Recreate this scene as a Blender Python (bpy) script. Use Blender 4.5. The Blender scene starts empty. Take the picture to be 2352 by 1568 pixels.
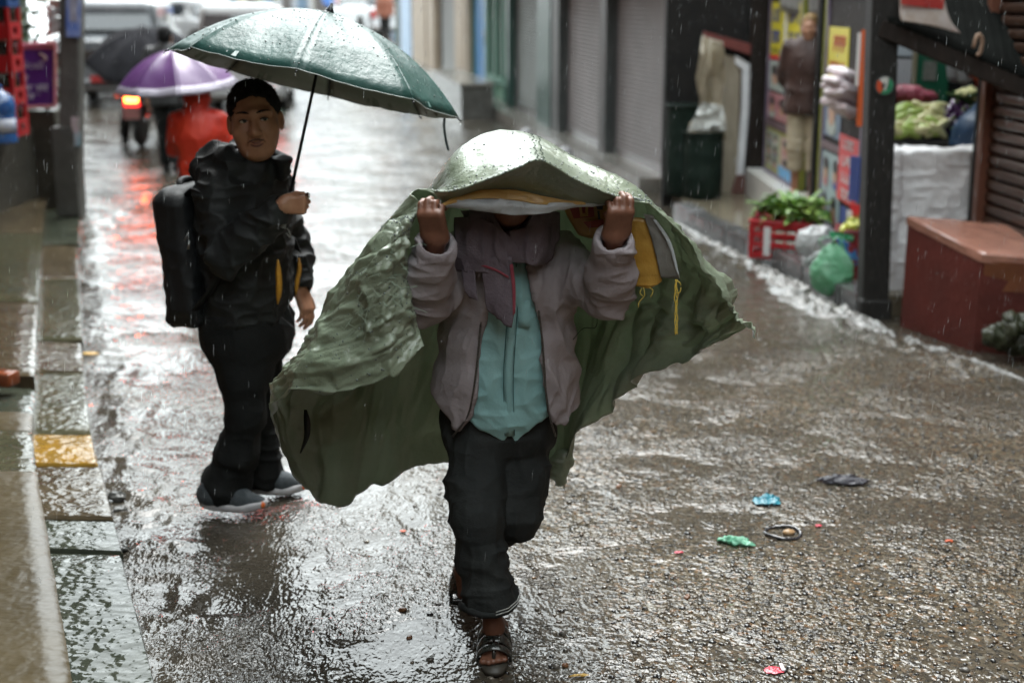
import bpy, bmesh, math, random
import numpy as np
import openvdb
from mathutils import Vector, Matrix

random.seed(7)
RNG = np.random.default_rng(7)
SC = bpy.context.scene
COL = SC.collection
PI = math.pi

# ------------------------------------------------------------------ camera
CAM_H = 2.0
PITCH = math.radians(13.5)
cam_d = bpy.data.cameras.new('camera')
cam_d.sensor_width = 36.0
cam_d.lens = 50.0
cam_d.clip_start = 0.05
cam_d.clip_end = 600.0
cam_d.dof.use_dof = True
cam_d.dof.focus_distance = 4.25
cam_d.dof.aperture_fstop = 2.0
cam_o = bpy.data.objects.new('camera', cam_d)
COL.objects.link(cam_o)
cam_o.location = (0, 0, CAM_H)
cam_o.rotation_euler = (PI / 2 - PITCH, 0, 0)
SC.camera = cam_o

# ------------------------------------------------------------------ sky and light
world = bpy.data.worlds.new('World')
SC.world = world
world.use_nodes = True
wn = world.node_tree.nodes
wl = world.node_tree.links
wn.clear()
w_out = wn.new('ShaderNodeOutputWorld')
w_bg = wn.new('ShaderNodeBackground')
w_sky = wn.new('ShaderNodeTexSky')
w_sky.sky_type = 'NISHITA'
w_sky.sun_disc = False
w_sky.sun_elevation = math.radians(58)
w_sky.sun_rotation = math.radians(12)
w_sky.dust_density = 4.0
w_sky.air_density = 1.0
w_hsv = wn.new('ShaderNodeHueSaturation')
w_hsv.inputs['Saturation'].default_value = 0.10
w_mix = wn.new('ShaderNodeMix')
w_mix.data_type = 'RGBA'
w_mix.inputs['Factor'].default_value = 0.75
w_mix.inputs['B'].default_value = (8.1, 8.95, 9.1, 1)      # even cloud layer
wl.new(w_sky.outputs['Color'], w_hsv.inputs['Color'])
wl.new(w_hsv.outputs['Color'], w_mix.inputs['A'])
wl.new(w_mix.outputs['Result'], w_bg.inputs['Color'])
w_bg.inputs['Strength'].default_value = 0.15
wl.new(w_bg.outputs['Background'], w_out.inputs['Surface'])

sun_d = bpy.data.lights.new('sun', 'SUN')
sun_d.energy = 0.9
sun_d.angle = math.radians(40)
sun_d.color = (1.0, 0.995, 0.97)
sun_o = bpy.data.objects.new('sun', sun_d)
COL.objects.link(sun_o)
sun_o.rotation_euler = (math.radians(-32), 0, math.radians(-12))   # from ahead of the camera, high

SC.view_settings.view_transform = 'Standard'
SC.view_settings.look = 'None'
SC.view_settings.gamma = 1.0
SC.view_settings.exposure = 2.08
SC.render.engine = 'CYCLES'
SC.cycles.use_denoising = True
SC.cycles.max_bounces = 7
SC.cycles.diffuse_bounces = 3
SC.cycles.glossy_bounces = 3
SC.cycles.transparent_max_bounces = 8
SC.cycles.caustics_reflective = False
SC.cycles.caustics_refractive = False
SC.cycles.sample_clamp_indirect = 2.5

# ------------------------------------------------------------------ helpers: survey of the place
FPX = 3267.0                                     # focal length in survey units
_c, _s = math.cos(PITCH), math.sin(PITCH)


def ray(u, v):
    dx = (u - 1176) / FPX
    dy = -(v - 784) / FPX
    return np.array((dx, _c + dy * _s, -_s + dy * _c))


def G(u, v, z=0.0):
    d = ray(u, v)
    return np.array((0, 0, CAM_H)) + d * ((z - CAM_H) / d[2])


def A(u, v, y):
    d = ray(u, v)
    return np.array((0, 0, CAM_H)) + d * (y / d[1])


def gz(y):                                       # the street climbs gently beyond the shops
    return max(0.0, (y - 18.0) * 0.024)


def GR(u, v):                                    # ground point on the climbing street
    p = G(u, v)
    for _ in range(30):
        p = 0.5 * p + 0.5 * G(u, v, gz(p[1]))
    return p


def V3(*a):
    return np.array(a, float)


# ------------------------------------------------------------------ helpers: noise
def _hash(ix, iy, iz, seed):
    h = (ix.astype(np.int64) * 374761393 + iy.astype(np.int64) * 668265263 + iz.astype(np.int64) * 2147483647 + seed * 974711)
    h = (h ^ (h >> 13)) * 1274126177
    h = h & 0x7fffffff
    h = (h ^ (h >> 16)) & 0xffff
    return h / 65535.0


def vnoise(P, seed=0):
    P = np.asarray(P, float)
    f = np.floor(P)
    w = P - f
    w = w * w * w * (w * (w * 6 - 15) + 10)
    i = f.astype(np.int64)
    r = 0
    for a in (0, 1):
        wa = w[..., 0] if a else 1 - w[..., 0]
        for b in (0, 1):
            wb = w[..., 1] if b else 1 - w[..., 1]
            for c in (0, 1):
                wc = w[..., 2] if c else 1 - w[..., 2]
                r = r + wa * wb * wc * _hash(i[..., 0] + a, i[..., 1] + b, i[..., 2] + c, seed)
    return r


def fbm(P, oct=3, seed=0, gain=.5):
    P = np.asarray(P, float)
    r = 0
    a = 1.0
    t = 0
    for k in range(oct):
        r = r + a * vnoise(P * 2 ** k + 17.3 * k, seed + k)
        t += a
        a *= gain
    return r / t


def ridge(P, seed=0):
    return 1 - np.abs(2 * vnoise(P, seed) - 1)


# ------------------------------------------------------------------ helpers: materials
MATS = {}


def nd(nt, t, **kw):
    n = nt.nodes.new(t)
    for k, v in kw.items():
        if k in n.inputs:
            n.inputs[k].default_value = v
        else:
            setattr(n, k, v)
    return n


def rgba(c):
    return (c[0], c[1], c[2], 1.0)


def M(name, c1, c2=None, rough=.5, scale=6., bump=0., bscale=40., bdetail=3., spec=.5, metal=0., coat=0., crough=.1,
      detail=3., sheen=0., emit=None, estr=0., trans=0., alpha=1., wave=None, stretch=None, c3=None, sub=0., rvar=0., ior=None):
    """procedural principled material: noise-mixed colours, noise bump, optional woven wave"""
    if name in MATS:
        return MATS[name]
    m = bpy.data.materials.new(name)
    m.use_nodes = True
    nt = m.node_tree
    nt.nodes.clear()
    L = nt.links.new
    out = nd(nt, 'ShaderNodeOutputMaterial')
    b = nd(nt, 'ShaderNodeBsdfPrincipled')
    L(b.outputs[0], out.inputs[0])
    b.inputs['Base Color'].default_value = rgba(c1)
    b.inputs['Roughness'].default_value = rough
    b.inputs['Metallic'].default_value = metal
    b.inputs['Specular IOR Level'].default_value = spec
    b.inputs['Coat Weight'].default_value = coat
    b.inputs['Coat Roughness'].default_value = crough
    b.inputs['Sheen Weight'].default_value = sheen
    b.inputs['Alpha'].default_value = alpha
    b.inputs['Transmission Weight'].default_value = trans
    if ior:
        b.inputs['IOR'].default_value = ior
    if sub:
        b.inputs['Subsurface Weight'].default_value = sub
        b.inputs['Subsurface Radius'].default_value = (.01, .004, .002)
        b.inputs['Subsurface Scale'].default_value = .5
    if emit is not None:
        b.inputs['Emission Color'].default_value = rgba(emit)
        b.inputs['Emission Strength'].default_value = estr
    tc = nd(nt, 'ShaderNodeTexCoord')
    src = tc.outputs['Object']
    if stretch:
        mp = nd(nt, 'ShaderNodeMapping')
        mp.inputs['Scale'].default_value = stretch
        L(src, mp.inputs['Vector'])
        src = mp.outputs['Vector']
    if c2 is not None:
        n = nd(nt, 'ShaderNodeTexNoise', Scale=scale, Detail=detail, Roughness=.6)
        L(src, n.inputs['Vector'])
        r = nd(nt, 'ShaderNodeValToRGB')
        r.color_ramp.elements[0].position = .32
        r.color_ramp.elements[1].position = .68
        r.color_ramp.elements[0].color = rgba(c1)
        r.color_ramp.elements[1].color = rgba(c2)
        if c3 is not None:
            e = r.color_ramp.elements.new(.86)
            e.color = rgba(c3)
        L(n.outputs['Fac'], r.inputs['Fac'])
        L(r.outputs['Color'], b.inputs['Base Color'])
        if rvar:
            mr = nd(nt, 'ShaderNodeMapRange')
            mr.inputs['From Min'].default_value = .3
            mr.inputs['From Max'].default_value = .7
            mr.inputs['To Min'].default_value = max(.02, rough - rvar)
            mr.inputs['To Max'].default_value = min(1, rough + rvar)
            L(n.outputs['Fac'], mr.inputs['Value'])
            L(mr.outputs['Result'], b.inputs['Roughness'])
    if bump or wave:
        bp = nd(nt, 'ShaderNodeBump', Distance=.01)
        bp.inputs['Strength'].default_value = bump if bump else .3
        n2 = nd(nt, 'ShaderNodeTexNoise', Scale=bscale, Detail=bdetail, Roughness=.6)
        L(src, n2.inputs['Vector'])
        h = n2.outputs['Fac']
        if wave:
            wv = nd(nt, 'ShaderNodeTexWave', Scale=wave[0], Distortion=wave[1])
            wv.bands_direction = wave[2]
            L(src, wv.inputs['Vector'])
            ad = nd(nt, 'ShaderNodeMath', operation='MULTIPLY_ADD')
            L(wv.outputs['Fac'], ad.inputs[0])
            ad.inputs[1].default_value = wave[3]
            L(h, ad.inputs[2])
            h = ad.outputs[0]
        L(h, bp.inputs['Height'])
        L(bp.outputs['Normal'], b.inputs['Normal'])
        if coat:
            L(bp.outputs['Normal'], b.inputs['Coat Normal'])
    MATS[name] = m
    return m


# ------------------------------------------------------------------ helpers: objects
ORG = {}


def tag(o, label=None, cat=None, group=None, kind=None):
    if label:
        o['label'] = label
    if cat:
        o['category'] = cat
    if group:
        o['group'] = group
    if kind:
        o['kind'] = kind
    return o


def thing(name, label, cat, loc=(0, 0, 0), group=None):
    o = bpy.data.objects.new(name, None)
    o.empty_display_size = .1
    COL.objects.link(o)
    o.location = tuple(loc)
    ORG[o] = np.array(loc, float)
    return tag(o, label, cat, group)


def link(name, me, mat, parent=None, smooth=False, label=None):
    if mat is not None:
        me.materials.append(mat)
    if smooth:
        me.shade_smooth()
    o = bpy.data.objects.new(name, me)
    COL.objects.link(o)
    if parent is not None:
        o.parent = parent
        ORG[o] = ORG[parent]
    else:
        ORG[o] = np.zeros(3)
    if label:
        o['label'] = label
    return o


def raw(name, V, F, mat, parent=None, smooth=False, label=None):
    """mesh from world-space arrays; quads as an (n,4) array go in fast"""
    V = np.asarray(V, float).reshape(-1, 3)
    if parent is not None:
        V = V - ORG[parent]
    me = bpy.data.meshes.new(name)
    if isinstance(F, np.ndarray) and F.ndim == 2:
        n, k = F.shape
        me.vertices.add(len(V))
        me.vertices.foreach_set('co', V.astype(np.float32).ravel())
        me.loops.add(n * k)
        me.loops.foreach_set('vertex_index', F.astype(np.int32).ravel())
        me.polygons.add(n)
        me.polygons.foreach_set('loop_start', np.arange(0, n * k, k, dtype=np.int32))
        me.update(calc_edges=True)
        me.validate()
    else:
        me.from_pydata([tuple(p) for p in V], [], [tuple(int(i) for i in f) for f in F])
        me.update()
    return link(name, me, mat, parent, smooth, label)


def rotm(ax, ay, az):
    return np.array(Matrix.Rotation(az, 3, 'Z') @ Matrix.Rotation(ay, 3, 'Y') @ Matrix.Rotation(ax, 3, 'X'))


def frame(d, up=(0, 0, 1)):
    """orthonormal columns: x = side, y = d, z = up-ish"""
    d = np.asarray(d, float)
    d = d / np.linalg.norm(d)
    up = np.asarray(up, float)
    x = np.cross(d, up)
    if np.linalg.norm(x) < 1e-5:
        x = np.cross(d, (1, 0, 0.1))
    x /= np.linalg.norm(x)
    z = np.cross(x, d)
    return np.stack((x, d, z), 1)


def unit(a):
    a = np.asarray(a, float)
    return a / (np.linalg.norm(a) + 1e-12)


class MB:
    def __init__(s):
        s.v = []
        s.f = []

    def add(s, V, F):
        o = len(s.v)
        s.v.extend([tuple(p) for p in V])
        s.f.extend([tuple(i + o for i in f) for f in F])
        return s

    def box8(s, P):
        """P: 4 bottom corners then 4 top corners, same order (ccw from above)"""
        return s.add(P, [(3, 2, 1, 0), (4, 5, 6, 7), (0, 1, 5, 4), (1, 2, 6, 5), (2, 3, 7, 6), (3, 0, 4, 7)])

    def box(s, c, h, R=None):
        h = np.asarray(h, float)
        P = np.array([(-1, -1, -1), (1, -1, -1), (1, 1, -1), (-1, 1, -1), (-1, -1, 1), (1, -1, 1), (1, 1, 1), (-1, 1, 1)]) * h
        if R is not None:
            P = P @ R.T
        return s.box8(P + np.asarray(c))

    def rbox(s, c, h, r=.01, R=None, seg=2):
        """rounded box via superellipse-like bevelled corners"""
        bm = bmesh.new()
        bmesh.ops.create_cube(bm, size=2)
        for v in bm.verts:
            v.co = Vector((v.co.x * h[0], v.co.y * h[1], v.co.z * h[2]))
        bmesh.ops.bevel(bm, geom=bm.edges[:], offset=min(r, min(h) * .95), segments=seg, affect='EDGES', profile=.5)
        P = np.array([v.co[:] for v in bm.verts])
        bm.verts.index_update()
        F = [[v.index for v in f.verts] for f in bm.faces]
        bm.free()
        if R is not None:
            P = P @ np.asarray(R).T
        return s.add(P + np.asarray(c), F)

    def tube(s, pts, rad, n=8, cap=True, flat=1.0):
        pts = [np.asarray(p, float) for p in pts]
        if np.isscalar(rad):
            rad = [rad] * len(pts)
        o = len(s.v)
        up = np.array((0., 0, 1))
        t0 = pts[1] - pts[0]
        if abs(t0[2]) > .9 * np.linalg.norm(t0):
            up = np.array((0., 1, 0))
        for i, p in enumerate(pts):
            t = pts[min(i + 1, len(pts) - 1)] - pts[max(i - 1, 0)]
            t = t / (np.linalg.norm(t) + 1e-9)
            x = np.cross(t, up)
            x /= np.linalg.norm(x) + 1e-9
            y = np.cross(x, t)
            for k in range(n):
                a = 2 * PI * k / n
                s.v.append(tuple(p + rad[i] * (math.cos(a) * x + flat * math.sin(a) * y)))
        for i in range(len(pts) - 1):
            for k in range(n):
                a = o + i * n + k
                b = o + i * n + (k + 1) % n
                s.f.append((a, b, b + n, a + n))
        if cap:
            s.f.append(tuple(o + k for k in range(n))[::-1])
            e = o + (len(pts) - 1) * n
            s.f.append(tuple(e + k for k in range(n)))
        return s

    def lathe(s, prof, c=(0, 0, 0), n=16, R=None):
        o = len(s.v)
        c = np.asarray(c, float)
        for (r, z) in prof:
            for k in range(n):
                a = 2 * PI * k / n
                p = np.array((r * math.cos(a), r * math.sin(a), z))
                if R is not None:
                    p = R @ p
                s.v.append(tuple(p + c))
        for i in range(len(prof) - 1):
            for k in range(n):
                a = o + i * n + k
                b = o + i * n + (k + 1) % n
                s.f.append((a, b, b + n, a + n))
        s.f.append(tuple(o + k for k in range(n))[::-1])
        e = o + (len(prof) - 1) * n
        s.f.append(tuple(e + k for k in range(n)))
        return s

    def grid(s, P):
        """P: (rows, cols, 3)"""
        r, c = P.shape[:2]
        o = len(s.v)
        s.v.extend([tuple(p) for p in P.reshape(-1, 3)])
        for i in range(r - 1):
            for j in range(c - 1):
                a = o + i * c + j
                s.f.append((a, a + 1, a + c + 1, a + c))
        return s

    def ball(s, c, r, n=8, m=6, R=None, jit=0., seed=0):
        r = np.array([r] * 3 if np.isscalar(r) else r, float)
        rg = np.random.default_rng(seed)
        o = len(s.v)
        P = []
        for i in range(m + 1):
            th = PI * i / m
            for k in range(n):
                ph = 2 * PI * k / n
                P.append((math.sin(th) * math.cos(ph), math.sin(th) * math.sin(ph), math.cos(th)))
        P = np.array(P) * r
        if jit:
            P = P * (1 + jit * (rg.random((len(P), 1)) - .5))
        if R is not None:
            P = P @ np.asarray(R).T
        s.v.extend([tuple(p) for p in P + np.asarray(c)])
        for i in range(m):
            for k in range(n):
                a = o + i * n + k
                b = o + i * n + (k + 1) % n
                s.f.append((a, a + n, b + n, b))
        return s

    def prism(s, poly, d):
        """planar polygon (list of 3D points) extruded by vector d"""
        n = len(poly)
        d = np.asarray(d, float)
        V = [np.asarray(p, float) for p in poly] + [np.asarray(p, float) + d for p in poly]
        F = [tuple(range(n))[::-1], tuple(range(n, 2 * n))]
        for i in range(n):
            j = (i + 1) % n
            F.append((i, j, j + n, i + n))
        return s.add(V, F)

    def out(s, name, mat, parent=None, smooth=False, label=None, weld=False):
        o = raw(name, np.array(s.v), s.f, mat, parent, smooth, label)
        bm = bmesh.new()
        bm.from_mesh(o.data)
        if weld:
            bmesh.ops.remove_doubles(bm, verts=bm.verts[:], dist=1e-5)
        bmesh.ops.recalc_face_normals(bm, faces=bm.faces[:])
        bm.to_mesh(o.data)
        bm.free()
        if smooth == 'auto':
            o.data.shade_smooth()
            o.data.set_sharp_from_angle(angle=math.radians(35))
        return o


def copy_tree(o, loc=None, rz=None, label=None, group=None, parent=None):
    c = o.copy()
    COL.objects.link(c)
    if parent is not None:
        c.parent = parent
    if loc is not None:
        c.location = tuple(loc)
    if rz is not None:
        c.rotation_euler[2] = rz
    if label:
        c['label'] = label
    if group:
        c['group'] = group
    for ch in list(o.children):
        copy_tree(ch, parent=c)
    return c


def catmull(P, n, axis=0):
    """resample control array along an axis with Catmull-Rom splines"""
    P = np.moveaxis(np.asarray(P, float), axis, 0)
    m = len(P)
    t = np.linspace(0, m - 1, n)
    i = np.clip(np.floor(t).astype(int), 0, m - 2)
    w = (t - i).reshape((-1,) + (1,) * (P.ndim - 1))
    p1, p2 = P[i], P[i + 1]
    p0 = np.where((i > 0).reshape(w.shape), P[np.maximum(i - 1, 0)], 2 * p1 - p2)
    p3 = np.where((i < m - 2).reshape(w.shape), P[np.minimum(i + 2, m - 1)], 2 * p2 - p1)
    R = .5 * ((2 * p1) + (-p0 + p2) * w + (2 * p0 - 5 * p1 + 4 * p2 - p3) * w ** 2 + (-p0 + 3 * p1 - 3 * p2 + p3) * w ** 3)
    return np.moveaxis(R, 0, axis)


def grid_normals(P):
    du = np.gradient(P, axis=0)
    dv = np.gradient(P, axis=1)
    n = np.cross(du, dv)
    return n / (np.linalg.norm(n, axis=2, keepdims=True) + 1e-9)


def grid_faces(r, c):
    i, j = np.meshgrid(np.arange(r - 1), np.arange(c - 1), indexing='ij')
    a = (i * c + j).ravel()
    return np.stack((a, a + 1, a + c + 1, a + c), 1)


def sheet(name, P, mat, parent=None, thick=.002, smooth=True, label=None):
    """a thin double-sided cloth from a point grid, with real thickness"""
    r, c = P.shape[:2]
    N = grid_normals(P)
    V = np.concatenate(((P + N * thick / 2).reshape(-1, 3), (P - N * thick / 2).reshape(-1, 3)))
    F = grid_faces(r, c)
    n = r * c
    E = []
    loop = [(0, j) for j in range(c)] + [(i, c - 1) for i in range(1, r)] + [(r - 1, j) for j in range(c - 2, -1, -1)] + [(i, 0) for i in range(r - 2, 0, -1)]
    ids = [i * c + j for i, j in loop]
    for k in range(len(ids)):
        a, b = ids[k], ids[(k + 1) % len(ids)]
        E.append((b, a, a + n, b + n))
    F = np.concatenate((F, F[:, ::-1] + n, np.array(E)))
    return raw(name, V, F, mat, parent, smooth, label)


# ------------------------------------------------------------------ helpers: solid modelling on a distance field
class SDF:
    def __init__(s, lo, hi, vox):
        s.lo = np.asarray(lo, float)
        s.vox = vox
        s.n = np.ceil((np.asarray(hi) - s.lo) / vox).astype(int) + 1
        s.d = np.full(tuple(s.n), 1.0, np.float32)
        s.ax = [(s.lo[i] + vox * np.arange(s.n[i])).astype(np.float32) for i in range(3)]

    def _sl(s, lo, hi):
        a = np.clip(np.floor((np.asarray(lo) - s.lo) / s.vox).astype(int), 0, s.n)
        b = np.clip(np.ceil((np.asarray(hi) - s.lo) / s.vox).astype(int) + 1, 0, s.n)
        if np.any(b <= a):
            return None
        sl = tuple(slice(a[i], b[i]) for i in range(3))
        X = s.ax[0][sl[0]][:, None, None]
        Y = s.ax[1][sl[1]][None, :, None]
        Z = s.ax[2][sl[2]][None, None, :]
        return sl, X, Y, Z

    def _op(s, sl, q, k, sub):
        a = s.d[sl]
        if sub:
            q = -q
            if k > 0:
                h = np.maximum(k - np.abs(a - q), 0) / k
                s.d[sl] = np.maximum(a, q) + h * h * k * .25
            else:
                s.d[sl] = np.maximum(a, q)
        else:
            if k > 0:
                h = np.maximum(k - np.abs(a - q), 0) / k
                s.d[sl] = np.minimum(a, q) - h * h * k * .25
            else:
                s.d[sl] = np.minimum(a, q)

    def cap(s, a, b, ra, rb=None, k=.02, sub=False):
        rb = ra if rb is None else rb
        a = np.asarray(a, float)
        b = np.asarray(b, float)
        pad = max(ra, rb) + k + s.vox * 4
        g = s._sl(np.minimum(a, b) - pad, np.maximum(a, b) + pad)
        if g is None:
            return s
        sl, X, Y, Z = g
        ba = b - a
        L2 = float(ba @ ba) + 1e-12
        t = np.clip(((X - a[0]) * ba[0] + (Y - a[1]) * ba[1] + (Z - a[2]) * ba[2]) / L2, 0, 1)
        q = np.sqrt((X - a[0] - t * ba[0]) ** 2 + (Y - a[1] - t * ba[1]) ** 2 + (Z - a[2] - t * ba[2]) ** 2) - (ra + (rb - ra) * t)
        s._op(sl, q, k, sub)
        return s

    def tube(s, pts, rad, k=.02, sub=False):
        for i in range(len(pts) - 1):
            s.cap(pts[i], pts[i + 1], rad[i], rad[i + 1], k, sub)
        return s

    def ell(s, c, r, R=None, k=.02, sub=False):
        c = np.asarray(c, float)
        r = np.asarray([r] * 3 if np.isscalar(r) else r, float)
        pad = max(r) + k + s.vox * 4
        g = s._sl(c - pad, c + pad)
        if g is None:
            return s
        sl, X, Y, Z = g
        x, y, z = X - c[0], Y - c[1], Z - c[2]
        if R is not None:
            R = np.asarray(R)
            x, y, z = (R[0, 0] * x + R[1, 0] * y + R[2, 0] * z, R[0, 1] * x + R[1, 1] * y + R[2, 1] * z, R[0, 2] * x + R[1, 2] * y + R[2, 2] * z)
        k0 = np.sqrt((x / r[0]) ** 2 + (y / r[1]) ** 2 + (z / r[2]) ** 2)
        k1 = np.sqrt((x / r[0] ** 2) ** 2 + (y / r[1] ** 2) ** 2 + (z / r[2] ** 2) ** 2) + 1e-6
        q = k0 * (k0 - 1) / k1
        s._op(sl, q, k, sub)
        return s

    def box(s, c, h, R=None, rd=.01, k=.01, sub=False):
        c = np.asarray(c, float)
        h = np.asarray(h, float)
        pad = float(np.linalg.norm(h)) + k + s.vox * 4
        g = s._sl(c - pad, c + pad)
        if g is None:
            return s
        sl, X, Y, Z = g
        x, y, z = X - c[0], Y - c[1], Z - c[2]
        if R is not None:
            R = np.asarray(R)
            x, y, z = (R[0, 0] * x + R[1, 0] * y + R[2, 0] * z, R[0, 1] * x + R[1, 1] * y + R[2, 1] * z, R[0, 2] * x + R[1, 2] * y + R[2, 2] * z)
        qx, qy, qz = np.abs(x) - h[0] + rd, np.abs(y) - h[1] + rd, np.abs(z) - h[2] + rd
        q = np.sqrt(np.maximum(qx, 0) ** 2 + np.maximum(qy, 0) ** 2 + np.maximum(qz, 0) ** 2) + np.minimum(np.maximum(np.maximum(qx, qy), qz), 0) - rd
        s._op(sl, q, k, sub)
        return s

    def cutpoly(s, pts, y0, y1, k=.003):
        """subtract a polygon in the x-z plane (list of points) swept from y0 to y1"""
        q = np.array([(a[0], a[2]) for a in pts])
        X = s.ax[0][:, None]
        Z = s.ax[2][None, :]
        d = np.full((len(s.ax[0]), len(s.ax[2])), 1e9)
        sg = np.ones_like(d)
        n = len(q)
        for i in range(n):
            a, b = q[i], q[(i + 1) % n]
            e = b - a
            wx, wz = X - a[0], Z - a[1]
            t = np.clip((wx * e[0] + wz * e[1]) / (e @ e), 0, 1)
            d = np.minimum(d, (wx - e[0] * t) ** 2 + (wz - e[1] * t) ** 2)
            c1 = Z >= a[1]
            c2 = Z < b[1]
            c3 = e[0] * wz > e[1] * wx
            flip = (c1 & c2 & c3) | (~c1 & ~c2 & ~c3)
            sg = np.where(flip, -sg, sg)
        d = (np.sqrt(d) * sg).astype(np.float32)
        Y = s.ax[1]
        yy = np.maximum(y0 - Y, Y - y1).astype(np.float32)
        s._op((slice(None),) * 3, np.maximum(d[:, None, :], yy[None, :, None]), k, True)
        return s

    def half(s, p, n, k=.0):
        """cut away everything on the +n side of the plane through p"""
        p = np.asarray(p, float)
        n = np.asarray(n, float)
        n = n / np.linalg.norm(n)
        X, Y, Z = s.ax[0][:, None, None], s.ax[1][None, :, None], s.ax[2][None, None, :]
        q = (X - p[0]) * n[0] + (Y - p[1]) * n[1] + (Z - p[2]) * n[2]
        s.d = np.maximum(s.d, q).astype(np.float32)
        return s

    def shell(s, th):
        """hollow it: keep a skin of thickness th inside the surface"""
        s.d = np.maximum(s.d, -(s.d + th))
        return s

    def verts(s):
        g = openvdb.FloatGrid(1.0)
        # a margin of outside values closes the surface at the block's faces
        d = np.pad(np.minimum(s.d, 1.0), 1, constant_values=1.0)
        g.copyFromArray(np.ascontiguousarray(d))
        P, Q = g.convertToQuads(0.0)
        return (P - 1.0) * s.vox + s.lo, Q

    def out(s, name, mat, parent=None, disp=None, label=None, smooth_it=1):
        V, F = s.verts()
        V = V.astype(float)
        if smooth_it:
            V = relax(V, F, smooth_it)
        if disp is not None:
            N = vert_normals(V, F)
            dv = disp(V, N)
            V = V + (N * dv[:, None] if dv.ndim == 1 else dv)
        return raw(name, V, F.astype(np.int64), mat, parent, True, label)


def scatter(idx, val, n):
    return np.stack([np.bincount(idx, weights=val[:, i], minlength=n) for i in range(3)], 1)


def vert_normals(V, F):
    a, b, c, d = (V[F[:, i]] for i in range(4))
    n = np.cross(c - a, d - b)
    N = sum(scatter(F[:, i], n, len(V)) for i in range(4))
    return N / (np.linalg.norm(N, axis=1, keepdims=True) + 1e-12)


def relax(V, F, it):
    F = F.astype(np.int64)
    C = sum(np.bincount(F[:, i], minlength=len(V)) for i in range(4)) * 2.0
    for _ in range(it):
        S = 0
        for i in range(4):
            for j in (1, 3):
                S = S + scatter(F[:, i], V[F[:, (i + j) % 4]], len(V))
        V = .5 * V + .5 * S / np.maximum(C, 1)[:, None]
    return V
# ================================================================== the street itself
def road_z(x, y):
    P = np.stack((x, y, 0 * x), -1)
    z = .030 * (fbm(P * .55, 3, 401) - .5) + .012 * (fbm(P * np.array((2.6, 2.0, 1)) + 4, 3, 402) - .5)
    z += .0045 * (fbm(P * 11, 2, 403) - .5)
    z += np.maximum(0, (y - 18.0) * .024) + np.maximum(0, (y - 62.0) * .02)
    # flagged apron that slopes down to the gutter on the left
    z -= .020 * np.exp(-((x + .42 + .31 * (y - 3)) / .35) ** 2)
    # ridges where flowing water stands up in steps
    flow = np.sin((x * 1.1 + y * 1.9) * 3.2 + 3 * fbm(P * .9, 2, 404))
    z += .0035 * np.clip(flow, 0, 1) ** 3
    # broken water running along both kerbs
    kx = np.interp(y, (7.4, 8.3, 9.0, 9.8, 10.8, 12.0, 13.3), (2.75, 2.42, 2.22, 2.08, 1.90, 1.68, 1.45))
    strip = np.exp(-((x - kx + .12) / .16) ** 2) * np.clip((y - 7.2) / .5, 0, 1) * np.clip((14 - y) / 1.5, 0, 1)
    lx = np.interp(y, (3.6, 4.9, 5.6, 7.1, 9.5, 12.9), (-.99, -1.45, -1.72, -2.19, -2.96, -3.93))
    strip = strip + .6 * np.exp(-((x - lx - .16) / .14) ** 2)
    z += strip * (.020 + .045 * (ridge(P * np.array((9, 6, 1)) + 3, 407) ** 1.5 - .4) + .012 * (fbm(P * 26, 2, 408) - .5))
    near = np.exp(-((x - .3) ** 2 + (y - 4.4) ** 2) / .8)
    return z * (1 - .55 * near)


def road_height(x, y):
    return float(road_z(np.array([[x]]), np.array([[y]]))[0, 0])


def gravel_mask(x, y):
    P = np.stack((x, y, 0 * x), -1)
    g = np.clip((x - (-.25 - .10 * (y - 4))) / .7, 0, 1) * np.clip((9.6 - y) / 3.0, 0, 1)
    g = g * np.clip(.35 + 1.6 * (fbm(P * 1.3, 3, 405) - .32), 0, 1)
    return np.clip(g, 0, 1)


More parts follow.
